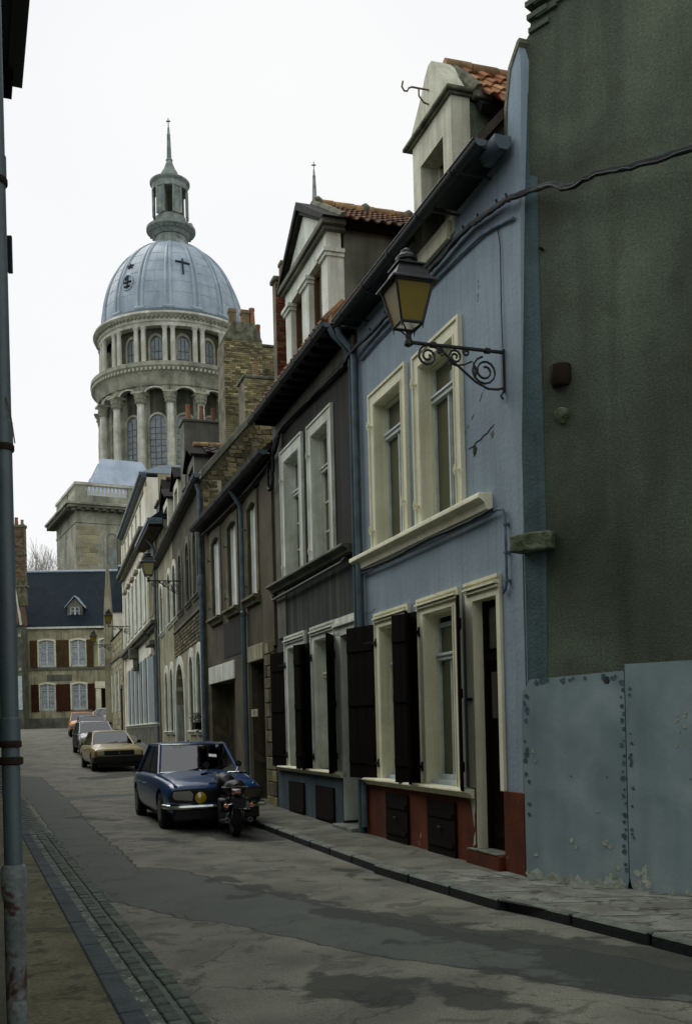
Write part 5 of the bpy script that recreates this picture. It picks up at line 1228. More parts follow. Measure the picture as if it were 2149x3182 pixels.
def on(r, z, a): return (r*math.cos(a), r*math.sin(a), z)
def dome_r(z):
    for (r0, z0), (r1, z1) in zip(dp, dp[1:]):
        if z0 <= z <= z1: return r0+(r1-r0)*(z-z0)/(z1-z0)
    return dp[-1][0]
for a in phi:
    for da in (-1, 1):
        T.part('dome_rib', MB().tube([on(r+.02, z, a+da*.035*(.6+.4*r/10.7)) for r, z in dp[:-1]], [.26*(.45+.55*r/10.75) for r, z in dp[:-1]], 6), M['lead'], parent=dome)
    T.part('rib_foot', MB().tube([on(10.8, 64.15, a-.07), on(10.8, 64.15, a+.07)], .28, 6), M['lead'], parent=dome)
for a in [p+PI/16 for p in phi]:                     # raised lead seams between the ribs
    for z0, z1 in ((65.3, 75.4),):
        zz = [z0+(z1-z0)*k/8 for k in range(9)]
        T.part('lead_seam', MB().tube([on(dome_r(z), z, a) for z in zz], .035, 4), M['lead'], parent=dome)
for z in (66.2, 67.8, 69.4, 71.0, 72.5):
    r = dome_r(z); T.part('lead_course', MB().lathe([(r-.01, z-.03), (r+.035, z), (r-.01, z+.03)], n=96, cap=False), M['lead'], parent=dome)
# emblems on the dome: cross, star, oval medallion
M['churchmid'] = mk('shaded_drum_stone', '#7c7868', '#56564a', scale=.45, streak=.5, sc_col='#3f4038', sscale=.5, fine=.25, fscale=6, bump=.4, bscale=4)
M['emblem'] = mk('dark_emblem', '#2d3642', '#242c36', fine=.1, bump=0)
def dome_pt(xo, z): 
    r = dome_r(z)+.09; return (xo, -math.sqrt(max(0, r*r-xo*xo)), z)
def strip3(pts, wdt): return MB().tube(pts, wdt, 5)
def zx(x1, y1): return (x1-765)*u, 97.8-u*y1-1.0      # photo readings -> metres on the front of the dome
def em(name, lines, wdt, mat='emblem'):
    m = MB()
    for (a, b) in lines:
        xa, za = zx(*a); xb, zb = zx(*b); m.tube([dome_pt(xa+(xb-xa)*k/3, za+(zb-za)*k/3) for k in range(4)], wdt, 5)
    T.part(name, m, M[mat], parent=dome)
em('cross_emblem', [((920, 1330), (935, 1460)), ((870, 1355), (975, 1370))], .14)
cxs, cys = 515, 1362; P5 = [(cxs+30*math.cos(PI/2+k*4*PI/5), cys-24*math.sin(PI/2+k*4*PI/5)) for k in range(5)]
em('star_emblem', [(P5[k], P5[(k+1) % 5]) for k in range(5)], .07)
ov = [(500+46*math.cos(2*PI*k/16), 1497+60*math.sin(2*PI*k/16)) for k in range(16)]
em('medallion', [(ov[k], ov[(k+1) % 16]) for k in range(16)], .12, 'lead'); em('medallion_figure', [((500, 1445), (500, 1548)), ((468, 1495), (532, 1495)), ((478, 1475), (500, 1445)), ((475, 1530), (525, 1530))], .13)
M['lant'] = mk('grey_green_lantern_stone', '#969c98', '#707874', scale=.8, streak=.5, sc_col='#444c4a', sscale=1, fine=.2, fscale=6, bump=.3, bscale=4)
T.part('lantern_base', MB().lathe([(2.9, 76.3), (2.7, 77.0), (2.45, 77.3), (2.4, 78.1)], n=48).lathe([(2.5, 78.2), (3.0, 78.7), (3.55, 79.0), (3.78, 79.1), (3.78, 79.5), (3.6, 79.6), (2.2, 79.6)], n=48), M['lant'])
mo = MB().box(-.12, .12, -.25, .25, -.12, .12).mesh('gallery_console', M['lant'], False)
for k in range(28):
    a = 2*PI*k/28; T.inst('gallery_console', mo, on(3.2, 78.75, a), (0, 0, a+PI/2))
lb = T.part('lantern', MB().lathe([(2.35, 79.6), (2.35, 81.2), (2.2, 81.3), (2.15, 81.3)], n=48), M['lant'])
for k in range(6):
    a = math.radians(-90-30+60*k+4)
    T.part('lantern_pier', MB().lathe([(2.6, 81.2), (2.6, 85.6), (1.9, 85.6), (1.9, 81.2)], n=8, a0=a-.27, a1=a+.27, cap=False), M['lant'], parent=lb)
    for da in (-.22, .22): T.part('lantern_column', MB().tube([on(2.62, 81.2, a+da), on(2.62, 85.5, a+da)], .2, 8), M['lant'], parent=lb)
T.part('lantern_core', MB().tube([(0, 0, 79.6), (0, 0, 85.6)], .5, 8), M['churchdark'], parent=lb)
T.part('lantern_entablature', MB().lathe([(1.5, 85.3), (2.75, 85.3), (2.75, 86.2), (2.9, 86.3), (3.08, 86.5), (3.08, 86.75), (2.9, 86.85), (1.5, 87.15)], n=48), M['lant'])
T.part('lantern_drum', MB().lathe([(1.45, 87.0), (1.42, 88.0), (1.2, 88.5), (.9, 88.9), (.62, 89.7), (.42, 90.2), (.55, 90.35), (.5, 90.5), (.38, 90.6)], n=32), M['lant'])
T.part('round_window', MB().lathe([(.28, 0), (.28, .1)], n=12), M['ink']).matrix_local = Matrix.Translation((.4, -1.4, 87.55-3)) @ Matrix.Rotation(PI/2, 4, 'X')
T.part('spire', MB().lathe([(.38, 90.5), (.26, 94.3), (.3, 94.35), (.22, 94.5), (.15, 95.5), (.05, 95.6), (.05, 95.9)], n=12), M['lant'])
T.part('spire_cross', MB().box(-.06, .06, -.06, .06, 95.6, 96.95).box(-.33, .33, -.06, .06, 96.4, 96.56), M['emblem'])
for s_ in (-1, 1): T.part('gallery_light', MB().lathe([(.01, 79.6), (.3, 79.8), (.35, 80.2), (.2, 80.5), (.01, 80.6)], s_*3.1, 0, 10), M['lampglassclear'])
# upper entablature and colonnade
T.part('dome_gutter', MB().lathe([(10.6, 63.9), (11.3, 63.7), (11.4, 63.3), (10.9, 63.1)], n=96, cap=False), M['zinc'])
T.part('upper_entablature', MB().lathe([(10.9, 63.3), (12.1, 62.9), (12.2, 62.5), (11.8, 62.2), (11.5, 62.1), (11.5, 61.5), (11.3, 61.4), (11.3, 60.9), (10.2, 60.9)], n=96, cap=False), M['churchpale'])
M['dentil'] = M['churchstone']
dn = MB().box(-.14, .14, -.18, .18, -.16, .16).mesh('dentil', M['churchstone'], False)
for k in range(110): a = 2*PI*k/110; T.inst('dentil', dn, on(11.75, 62.0, a), (0, 0, a+PI/2))
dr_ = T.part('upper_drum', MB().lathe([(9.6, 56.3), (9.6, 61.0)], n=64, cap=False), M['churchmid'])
colm = MB().lathe([(.5, 0), (.5, .18), (.4, .22), (.38, .5), (.37, 2.5), (.33, 4.0), (.34, 4.02), (.46, 4.25), (.5, 4.3), (.5, 4.42)], n=12).mesh('column', M['churchpale'], True)
def bay_window(T, par, r, a, z0, z1, wd, fr_, glass_):
    # arched window facing outwards at angle a
    Mx = Matrix.Rotation(a-PI/2+PI, 4, 'Z')
    def put(mb, name, mat, p):
        me = mb.mesh(name, mat); me.transform(Matrix.Translation((0, 0, -T.base[2])) @ Matrix.Rotation(a+PI/2, 4, 'Z') @ Matrix.Translation((0, -r, 0)))
        o = bpy.data.objects.new(name, me); col.objects.link(o); o.parent = p; return o
    w = put(archband(-wd/2, wd/2, z0, z1, .32, .2, -.45), 'bay_surround', fr_, par)
    g_ = put(MB().prism(arch(-wd/2, wd/2, z0, z1, wd/2, 8), .05, -.08), 'bay_glass', glass_, par)
    mu = MB()
    for f in (-.17, .17): mu.box(wd*f-.05, wd*f+.05, -.16, -.08, z0, z1-wd*.18)
    k = z0+.9
    while k < z1-wd*.5: mu.box(-wd/2, wd/2, -.14, -.08, k-.04, k+.04); k += .9
    put(mu, 'bay_tracery', M['churchmid'], par)
for a in phi:
    for da in (-.052, .052): T.inst('column', colm, on(11.05, 56.5, a+da), (0, 0, a))
for a in [p+PI/16 for p in phi]:
    bay_window(T, dr_, 9.6, a, 56.6, 60.1, 1.7, M['churchstone'], M['churchglass'])
# gallery cornice between the two orders
T.part('gallery_cornice', MB().lathe([(9.6, 56.5), (12.7, 56.5), (12.75, 55.9), (12.3, 55.5), (12.1, 55.0), (11.8, 54.6), (11.75, 53.6), (11.6, 53.4)], n=96, cap=False), M['churchstone'])
md = MB().box(-.16, .16, -.35, .35, -.2, .2).mesh('modillion', M['churchpale'], False)
for k in range(120): a = 2*PI*k/120; T.inst('modillion', md, on(12.3, 55.45, a), (0, 0, a+PI/2))
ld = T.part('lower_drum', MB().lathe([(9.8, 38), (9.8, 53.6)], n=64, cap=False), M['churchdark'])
colb = MB().lathe([(.75, -12), (.62, -11.8), (.62, 0), (.6, 3), (.58, 7.6), (.5, 10.2), (.56, 10.25), (.56, 10.4)], n=16).mesh('lower_column', M['churchpale'], True)
cap_ = MB().lathe([(.52, 0), (.6, .1), (.62, .5), (.85, .8), (.72, .85), (.8, 1.2), (1.05, 1.5)], n=14).box(-1.0, 1.0, -1.0, 1.0, 1.5, 1.75).mesh('capital', M['churchstone'], True)
lf = MB().box(-.12, .12, -.12, .06, -.2, .22).mesh('capital_leaf', M['churchstone'], False)
for i, a in enumerate(phi):
    T.inst('lower_column', colb, on(11.3, 40.3, a), (0, 0, a)); c_ = T.inst('capital', cap_, on(11.3, 50.7, a), (0, 0, a+PI/2))
    for k in range(8):
        for zz, rr in ((.45, .68), (.95, .78)):
            child(c_, 'capital_leaf', lf, (rr*math.cos(k*PI/4), rr*math.sin(k*PI/4), zz), (0, 0, k*PI/4+PI/2)) if -PI*.75 < ((a+PI) % (2*PI))-PI < -PI*.15 else None
    b = a+PI/16; half = 11.3*math.sin(PI/16)
    # arcade bay: flat spandrel with a semicircular opening between two columns
    rr = half-.75
    pl_ = [(-half, 52.3), (-rr, 52.3)]+[(-rr*math.cos(PI*k/10), 52.3+rr*.62*math.sin(PI*k/10)) for k in range(1, 10)]+[(rr, 52.3), (half, 52.3), (half, 54.4), (-half, 54.4)]
    me = MB().prism(pl_, 0, .9).mesh('arcade_bay', M['churchstone']); tr_ = Matrix.Translation((0, 0, -T.base[2])) @ Matrix.Rotation(b+PI/2, 4, 'Z') @ Matrix.Translation((0, -11.45*math.cos(PI/16)-.1, 0))
    me.transform(tr_); o = bpy.data.objects.new('arcade_bay', me); col.objects.link(o); o.parent = T.root
    me = MB()
    for k in range(10):
        pass
    ar = [(-rr*math.cos(PI*k/12), -.08, 52.3+rr*.62*math.sin(PI*k/12)) for k in range(13)]
    me = MB().tube(ar, .13, 6).mesh('archivolt', M['churchpale']); me.transform(tr_); o2 = bpy.data.objects.new('archivolt', me); col.objects.link(o2); o2.parent = o
    bay_window(T, ld, 9.8, b, 41.5, 49.6, 2.4, M['churchstone'], M['churchglass'])
    T.part('wall_pilaster', MB().tube([on(9.9, 40, a), on(9.9, 53.5, a)], .8, 4), M['churchstone'], parent=ld)
T.part('drum_base', MB().lathe([(12.6, 3), (12.6, 28), (12.2, 28.2)], n=48), M['churchstone'])

ZM = [(3, 3), (40, 38.1), (54.6, 52.7), (56.5, 54.6), (60.9, 60.2), (62, 61.3), (64, 63.0), (74, 74), (120, 120)]
def zmap(z):
    for (a, b), (c, d) in zip(ZM, ZM[1:]):
        if a <= z <= c: return b+(d-b)*(z-a)/(c-a)
    return z
def remap(o, base):
    for c in o.children:
        if c.type == 'MESH':
            if c.data.users == 1 and abs(c.location.z) < 1e-6:
                for v in c.data.vertices: v.co.z = zmap(v.co.z+base)-base
                remap(c, base)
            else:
                z = c.location.z+base; c.location.z = zmap(z)-base
                if c.name.startswith('column'): c.scale.z = (zmap(60.9)-zmap(56.5))/4.42
remap(T.root, 3)

# square tower with balustrade in front of the drum
KX, KY = -31.15, 115.
RF = Frame(KX, KY, -2.062, -1); LFc = Frame(KX, KY, -.491, 1)
T = Thing('cathedral_tower', 'square stone cathedral tower block with balustrade and pale lead roof', 'cathedral', LFc, (6, -6, 3))
T.part('body', MB().box(0, 12.4, -13, 0, 3, 25.9), M['churchstone'])
T.part('frieze', MB().box(-.12, 12.5, -13.1, .12, 25.95, 26.25).box(-.06, 12.45, -13.05, .06, 26.25, 27.3), M['churchstone'])
T.part('cornice', MB().box(-.5, 12.9, -13.5, .5, 27.3, 27.6).box(-1.3, 13.7, -14.3, 1.3, 27.85, 28.15).box(-1.0, 13.4, -14, 1.0, 27.6, 27.85).box(-.4, 12.8, -13.4, .4, 28.15, 28.4), M['churchstone'], bevel=.04)
T.part('parapet_base', MB().box(-.05, 12.45, -13.05, .05, 28.4, 29.2), M['churchstone'])
mm = MB().box(-.25, .25, -.45, .45, -.2, .2).mesh('tower_modillion', M['churchdark'], False)
for k in range(14): T.inst('tower_modillion', mm, (.2+k*.95, .75, 27.45), (0, 0, 0))
for k in range(14): T.inst('tower_modillion', mm, (-.75, -.2-k*.95, 27.45), (0, 0, PI/2))
rl = T.part('balustrade_rail', MB().box(-.15, 12.6, -.55, .12, 30.35, 30.68).box(-.15, .55, -13, -.55, 30.35, 30.68), M['churchpale'], bevel=.03)
T.part('corner_pedestal', MB().box(-.02, .5, -1.25, .02, 29.2, 30.35), M['churchstone']); T.part('pedestal', MB().box(-.02, .5, -7.2, -6.1, 29.2, 30.35), M['churchstone'])
T.part('pedestal', MB().box(5.2, 6.4, -.5, .0, 29.2, 30.35), M['churchstone']); T.part('pedestal', MB().box(11.6, 12.4, -.5, .0, 29.2, 30.35), M['churchstone']); T.part('pedestal', MB().box(-.02, .5, -12.9, -12.2, 29.2, 30.35), M['churchstone'])
bal = MB().lathe([(.14, 0), (.14, .1), (.08, .16), (.17, .42), (.15, .55), (.07, .85), (.1, .95), (.14, 1.0), (.14, 1.15)], n=10).mesh('baluster', M['churchpale'])
for k in range(11): T.inst('baluster', bal, (.25, -1.45-k*.44, 29.2))
for k in range(11): T.inst('baluster', bal, (.25, -7.45-k*.44, 29.2))
for k in range(10): T.inst('baluster', bal, (.9+k*.44, -.2, 29.2)); T.inst('baluster', bal, (6.7+k*.46, -.2, 29.2))
T.part('terrace', MB().box(.2, 12.3, -12.9, -.2, 28.4, 28.6), M['leadroof'])
def cframe(T, fr): return T.root.matrix_world.inverted() @ fr.M
def cpart(T, name, mb, mat, parent=None): return cross_part(T, name, mb, mat, RF, parent=parent, smooth=True)
# pilasters and ashlar on the right face (RF: x towards the corner is 0, negative runs right)
face = cpart(T, 'right_face', MB().wall([(-13, 3), (0, 3), (0, 25.9), (-13, 25.9)], [arch(-4.75, -3.4, 20.0, 24.9, .68), arch(-11, -9.6, 18, 24.9, .7)], .3, .3, o=.06), M['churchstone'])
cpart(T, 'niche_band', MB().box(-4.75, -3.4, -.2, -.1, 18, 23.4), M['churchdark'], parent=face); cpart(T, 'niche_louvre', MB().box(-4.6, -3.55, -.12, .0, 20, 23.2), M['lant'], parent=face)
cpart(T, 'niche_back', MB().box(-4.75, -3.4, -.28, -.24, 18, 25), M['ink'], parent=face)
cpart(T, 'niche_surround', archband(-4.75, -3.4, 20, 24.9, .28, .05, .14), M['churchstone'], parent=face)
lface = T.part('left_face', MB().wall([(0, 3), (12.4, 3), (12.4, 25.9), (0, 25.9)], [arch(4.3, 6.9, 20.0, 25.3, 1.3)], .3, .3, o=.06), M['churchstone'])
T.part('left_niche', MB().prism(arch(4.3, 6.9, 20, 25.3, 1.3), -.2, -.15), M['churchdark'], parent=lface)
me_ = unitbox('ashlar_block', M['churchblock'], 1.0, .1, .5, .04); n = 0
for j in range(18):
    z = 25.6-j*.52; x = -.02-(.5 if j % 2 else 0)
    while x > -7.0:
        wv = .95+.35*((j*7+int(-x*3)) % 3)/3; nx = x-wv
        if not (nx < -3.1 and x > -5.05):
            if n < 290: cross_inst(T, 'ashlar_block', random.choice(me_), RF, ((x+nx)/2, .085+.012*R(), z-.26), (0, 0, 0), (wv*1.04, 1, 1.04), face); n += 1
        x = nx
# hipped lead roof
rb = [(-33.9, 120), (-19, 127), (-25, 140), (-40, 133)]
ra, rb2 = (-28.7, 128, 36.2), (-22.0, 131, 36.2)
vs = [(1.2, -1.2, 28.6), (1.2, -12, 28.6), (11.5, -12, 28.6), (11.5, -1.2, 28.6), (6.5, -4.5, 35.4), (6.5, -9.5, 35.4)]
lr_ = T.part('lead_roof', MB().add(vs, [(0, 1, 5, 4), (1, 2, 5), (2, 3, 4, 5), (3, 0, 4)]), M['leadroof'], smooth=False)
def sl(a, b, n):
    a, b = Vector(a), Vector(b); return [a.lerp(b, k/n) for k in range(n+1)]
e0 = sl(vs[0], vs[1], 12); e1 = sl((6.5, -4.5, 35.4), (6.5, -9.5, 35.4), 5)
for k, p in enumerate(e0):
    q_ = Vector((6.5, min(max(p.y, -9.5), -4.5), 35.4)); 
    # standing seams run straight up the slope
    if p.y > -4.5: t = (p.y-(-1.2))/(-4.5+1.2); q_ = Vector((1.2+t*5.3, p.y, 28.6+t*6.8))
    if p.y < -9.5: t = (-12-p.y)/(-12+9.5); q_ = Vector((1.2+t*5.3, p.y, 28.6+t*6.8))
    if (q_-p).length > .3: T.part('roof_seam', MB().tube([p, q_], .07, 4), M['leadroof'], parent=lr_)
for k in range(1, 9):
    x = 1.2+k*1.15; t = min((x-1.2)/5.3, (11.5-x)/5.0); 
    T.part('roof_seam', MB().tube([(x, -1.2, 28.6), (x, -1.2-t*3.3, 28.6+t*6.8)], .07, 4), M['leadroof'], parent=lr_)

# second spire rising behind the black house dormer
SX, SY = -73/3094*140, 140.
T = Thing('cathedral_spire', 'slender grey stone spire with cross rising behind the black house dormer', 'spire', Frame(SX, SY, 1, 0), (0, 0, 3))
T.part('shaft', MB().lathe([(3.0, 3), (3.0, 69), (1.9, 69.3), (1.7, 71), (2.1, 71.4), (1.5, 72)], n=24), M['lant'])
T.part('spire', MB().lathe([(1.4, 71.8), (1.2, 72.6), (.55, 73.6), (.65, 73.8), (.42, 74), (.2, 79.0), (.24, 79.05), (.15, 79.2), (.1, 80)], n=12), M['lant'])
T.part('spire_cross', MB().box(-.05, .05, -.05, .05, 79.9, 81.1).box(-.3, .3, -.05, .05, 80.55, 80.7), M['emblem'])

# ------------------------------------------------------------------ bare tree beyond the end house
def tree(x, y, z, h, seed, label):
    rr = random.Random(seed); T = Thing('bare_tree', label, 'tree', Frame(x, y, 1, 0), (0, 0, z), 'leafless trees behind the end house')
    tk = MB().tube([(0, 0, z), (.1, 0, z+h*.3), (0, .1, z+h*.45)], [.28, .2, .16], 8)
    T.part('trunk', tk, M['bark']); cr_ = MB()
    def br(p, d, l, r, n):
        q_ = p+d*l; m_ = p+d*l*.5+Vector((rr.uniform(-1, 1), rr.uniform(-1, 1), rr.uniform(0, 1)))*l*.06
        cr_.tube([p, m_, q_], [r, r*.8, r*.6], 4, cap=False)
        if n:
            for _ in range(3 if n > 1 else 4):
                nd = (d+Vector((rr.uniform(-.6, .6), rr.uniform(-.6, .6), rr.uniform(-.05, .6)))).normalized(); br(p.lerp(q_, rr.uniform(.5, 1)), nd, l*rr.uniform(.6, .85), max(r*.5, .013), n-1)
    for k in range(6):
        a = 2*PI*k/6; br(Vector((0, 0, z+h*.4)), Vector((.55*math.cos(a), .55*math.sin(a), 1)).normalized(), h*.22, .12, 4)
    T.part('crown', cr_, M['bark'], kind='stuff')
tree(-29.3, 92, 2.1, 18.0, 3, 'bare leafless tree above the slate ridge, just left of the cathedral tower')
tree(-31.8, 96, 2.1, 17.2, 8, 'bare leafless tree with thinner twigs beside the tall brick chimney')
tree(-27.6, 100, 2.1, 19.0, 11, 'smallest bare tree, its twigs against the square tower wall')

# ------------------------------------------------------------------ cars (local x = lateral, +y = front, z up)
def loft(st, cap=True):
    mb = MB(); full = []
    for y, pts in st:
        ring = [(x, y, z) for x, z in pts]+[(-x, y, z) for x, z in reversed(pts[1:-1])]
        full.append(ring)
    n = len(full[0]); mb.v = [p for r_ in full for p in r_]
    for i in range(len(full)-1):
        for k in range(n): mb.f.append((i*n+k, i*n+(k+1) % n, (i+1)*n+(k+1) % n, (i+1)*n+k))
    mb.f += [tuple(range(n)), tuple(range(len(mb.v)-n, len(mb.v)))]
    return mb
def sec(w_, z0, zb, zt, sh=.07, tuck=.06):
    return [(0, z0), (w_-.16, z0), (w_-tuck, z0+.05), (w_-.01, z0+.22), (w_, (z0+zb)/2+.06), (w_-.015, zb-.1), (w_-sh, zb), (w_*.6, zb+(zt-zb)*.75), (0, zt)]
def apply_mods(o):
    dg = bpy.context.evaluated_depsgraph_get(); me = bpy.data.meshes.new_from_object(o.evaluated_get(dg)); me.name = o.name
    o.modifiers.clear(); o.data = me
    return me
def car(name, label, fr, y0z, S, mat, roof_mat=None, grp='cars parked along the right kerb'):
    T = Thing(name, label, 'car', fr, (0, 0, y0z), grp); zg = y0z
    L2, hw, H = S['L']/2, S['W']/2, S['H']
    st = [(y*L2, [(x, z+zg) for x, z in sec(hw*wf, z0, zb, zt)]) for y, wf, z0, zb, zt in S['st']]
    body = T.part('body', loft(st), mat)
    sub = body.modifiers.new('s', 'SUBSURF'); sub.levels = sub.render_levels = 2
    cut = MB(); wr = S.get('wr', .31); wy = S['wy']
    for y in wy: cut.add(*(lambda m: (m.v, m.f))(MB().tube([(-hw-.2, y, zg+wr+.01), (hw+.2, y, zg+wr+.01)], wr*1.18, 24)))
    co_ = bpy.data.objects.new('cutter', cut.mesh('cutter', None, False)); col.objects.link(co_); co_.parent = T.root; co_.location = (0, 0, -zg)
    bpy.context.view_layer.update()
    bo = body.modifiers.new('b', 'BOOLEAN'); bo.operation = 'DIFFERENCE'; bo.object = co_; bo.solver = 'EXACT'
    me = apply_mods(body); bpy.data.objects.remove(co_)
    me.polygons.foreach_set('use_smooth', [True]*len(me.polygons)); me.set_sharp_from_angle(angle=math.radians(45))
    # underbody and wheels
    T.part('underbody', MB().box(-hw+.2, hw-.2, -L2*.86, L2*.86, zg+.16, zg+.5), M['carblack'])
    for y in wy:
        for s in (-1, 1):
            x0 = s*(hw-.19); x1 = s*(hw-.03)
            wh = T.part('wheel', MB().tube([(x0, y, zg+wr), (x0+s*.02, y, zg+wr), (x1-s*.02, y, zg+wr), (x1, y, zg+wr)], [wr*.9, wr, wr, wr*.9], 24), M['rubber'])
            T.part('hubcap', MB().tube([(x1-s*.01, y, zg+wr), (x1+s*.012, y, zg+wr)], [wr*.58, wr*.5], 20), M['hubcap'], parent=wh)
    # greenhouse
    wb, wt = S['wb'], S['wt']; yf0, yf1, yr1, yr0 = S['gy']; zb, zt = zg+S['zbelt'], zg+S['zroof']
    A1 = {s: (Vector((s*wb, yf0, zb)), Vector((s*wt, yf1, zt)), Vector((s*wt, yr1, zt)), Vector((s*wb, yr0, zb))) for s in (-1, 1)}
    def pan(nm, pts, th=.01):
        pts = [Vector(p) for p in pts]; n_ = (pts[1]-pts[0]).cross(pts[2]-pts[0]).normalized(); m = MB()
        m.v = [tuple(p+n_*th) for p in pts]+[tuple(p-n_*th) for p in pts]; k = len(pts)
        m.f = [tuple(range(k)), tuple(range(2*k-1, k-1, -1))]+[(i, (i+1) % k, (i+1) % k+k, i+k) for i in range(k)]
        return T.part(nm, m, M['carglass'], smooth=False)
    a, b, c, d = A1[1]; a2, b2, c2, d2 = A1[-1]
    cr = Vector((0, .05, 0))
    ws = pan('windscreen', [a, a2, b2, b]); pan('rear_window', [d, c, c2, d2])
    for s in (-1, 1):
        p = A1[s]; pan('side_window', [p[0], p[1], p[2], p[3]])
        rr = S.get('pil', .032)
        T.part('pillar', MB().tube([p[0]+Vector((0, .03, -.03)), p[1]], [rr*1.1, rr], 8), mat)
        T.part('pillar', MB().tube([p[3]+Vector((0, -.03, -.03)), p[2]], [rr*1.8, rr*1.4], 8), mat)
        for f in S.get('bp', (.5,)):
            yb_ = yf0+(yr0-yf0)*f; yt_ = yf1+(yr1-yf1)*f
            T.part('pillar', MB().tube([(s*wb*1.0, yb_, zb-.02), (s*wt*1.0, yt_, zt)], rr*.9, 6), mat if not S.get('dkp') else M['carblack'])
        T.part('roof_rail', MB().tube([p[1], p[2]], rr, 8), mat)
    for s in (-1, 1):
        T.part('seat', MB().tube([(s*.34, -.15, zb-.1), (s*.34, -.22, zb+.12), (s*.34, -.24, zb+.2)], [.24, .2, .1], 10), M['darkwood'])
    T.part('rear_seat', MB().box(-wb*.85, wb*.85, -1.1, -.95, zb-.1, zb+.12), M['darkwood'], bevel=.04)
    T.part('dashboard', MB().box(-wb*.9, wb*.9, .3, .55, zb-.06, zb+.03), M['carblack'], bevel=.03)
    T.part('steering_wheel', MB().tube([(.34+.18*math.cos(2*PI*k/16), .22-.05*math.sin(2*PI*k/16), zb+.03+.17*math.sin(2*PI*k/16)) for k in range(17)], .014, 6), M['carblack'])
    rs = []
    yy = [yf1+.035, yf1-.05, (yf1+yr1)/2, yr1+.05, yr1-.03]
    for i, y in enumerate(yy):
        e = (0, .035, .05, .035, 0)[i]; t_ = zt+e
        rs.append((y, [(0, zt-.03), (wt*.9, zt-.03), (wt+.02, zt-.015), (wt+.022, zt+.01), (wt-.04, t_+.004 if e else zt+.008), (wt*.5, t_+.012 if e else zt+.01), (0, t_+.015 if e else zt+.012)]))
    rf_ = T.part('roof', loft(rs), roof_mat or mat); sb = rf_.modifiers.new('s', 'SUBSURF'); sb.levels = sb.render_levels = 1
    for s in (-1, 1):                                # wiper and mirror
        if s < 0 or S.get('wip', 1): T.part('wiper', MB().tube([(s*wb*.25+.1, yf0+.012, zb+.01), (s*wb*.25-.35, yf0-.08, zb+.1)], .01, 5), M['carblack'])
    for s in S.get('mir', (-1,)): T.part('door_mirror', MB().box(s*(hw+.03), s*(hw+.17), yf0-.28, yf0-.22, zb+.02, zb+.13).tube([(s*(hw-.08), yf0-.25, zb-.02), (s*(hw+.06), yf0-.25, zb+.06)], .015, 5), M['carblack'])
    for y in S.get('dl', ()):                        # door shut lines and handles
        for s in (-1, 1): T.part('door_handle', MB().box(s*(hw-.01), s*(hw+.015), y-.07, y+.07, zg+S['zbelt']-.2, zg+S['zbelt']-.175), M['chrome'] if not S.get('dkp') else M['carblack'])
    return T, body, ws
SED = dict(L=4.49, W=1.69, H=1.46, wy=(1.42, -1.32), wr=.32, wb=.72, wt=.59, gy=(.78, .22, -.85, -1.42), zbelt=.93, zroof=1.42, bp=(.47,), dl=(-.2, -1.0), mir=(),
    st=[(-1.0, .80, .42, .80, .82), (-.97, .90, .32, .86, .90), (-.8, .97, .26, .90, .94), (-.5, 1.0, .22, .92, .96), (0, 1.0, .22, .92, .97), (.34, 1.0, .22, .92, .98), (.6, .985, .22, .89, .95), (.85, .96, .24, .83, .87), (.955, .94, .30, .77, .79), (.985, .90, .36, .70, .74)])
# blue saloon nearest the camera
ay = 18.6
fa = Frame(-3.02, ay, -.94, -.345)
T, body, ws = car('parked_car', 'deep blue saloon with yellow fog lamps and chrome bumper behind the motorcycle', fa, g(17.6), SED, M['carblue']); zg = T.base[2]
F_ = 4.49/2
T.part('grille', MB().prism([(-.74, zg+.50), (.74, zg+.50), (.77, zg+.60), (.74, zg+.70), (-.74, zg+.70), (-.77, zg+.60)], F_-.08, F_-.005), M['carblack'], bevel=.012)
T.part('bonnet_lip', MB().tube([(-.72, F_-.05, zg+.715), (0, F_-.0, zg+.725), (.72, F_-.05, zg+.715)], .018, 6), M['carblue'])
for s in (-1, 1):
    hl = T.part('headlight_bezel', MB().prism([(s*.38, zg+.49), (s*.73, zg+.53), (s*.78, zg+.62), (s*.74, zg+.71), (s*.42, zg+.72), (s*.36, zg+.64)], F_-.06, F_+.012), M['carblack'], bevel=.01)
    T.part('headlight', MB().prism([(s*.41, zg+.52), (s*.71, zg+.55), (s*.75, zg+.62), (s*.72, zg+.68), (s*.44, zg+.69), (s*.39, zg+.63)], F_+.0, F_+.022), M['headlamp'], bevel=.008)
    T.part('indicator', MB().box(s*.45, s*.66, F_-.03, F_+.005, zg+.42, zg+.47), M['foglamp'], bevel=.008)
    fm = MB().tube([(s*.28, F_-.02, zg+.57), (s*.28, F_+.03, zg+.57), (s*.28, F_+.045, zg+.57)], [.09, .095, .07], 16)
    fo = T.part('fog_lamp', fm, M['foglamp']); T.part('fog_lamp_rim', MB().tube([(s*.28, F_-.03, zg+.57), (s*.28, F_+.02, zg+.57)], .102, 16), M['carblack'], parent=fo)
T.part('bumper', MB().tube([(-.84, F_-.32, zg+.43), (-.81, F_-.02, zg+.43), (-.6, F_+.06, zg+.425), (.6, F_+.06, zg+.425), (.81, F_-.02, zg+.43), (.84, F_-.32, zg+.43)], .042, 8), M['chrome'])
T.part('valance', MB().box(-.72, .72, F_-.12, F_-.02, zg+.2, zg+.4), M['carblack'], bevel=.02)
T.part('licence_plate', MB().box(-.26, .26, F_+.02, F_+.035, zg+.28, zg+.38), M['carblack'])
T.part('bonnet_crease', MB().tube([(0, F_-.06, zg+.765), (0, F_-.5, zg+.865), (0, .85, zg+.975)], .01, 5), M['carblue'], parent=body)
T.part('bonnet_badge', MB().box(-.12, .12, F_-.12, F_-.1, zg+.79, zg+.805), M['chrome'])
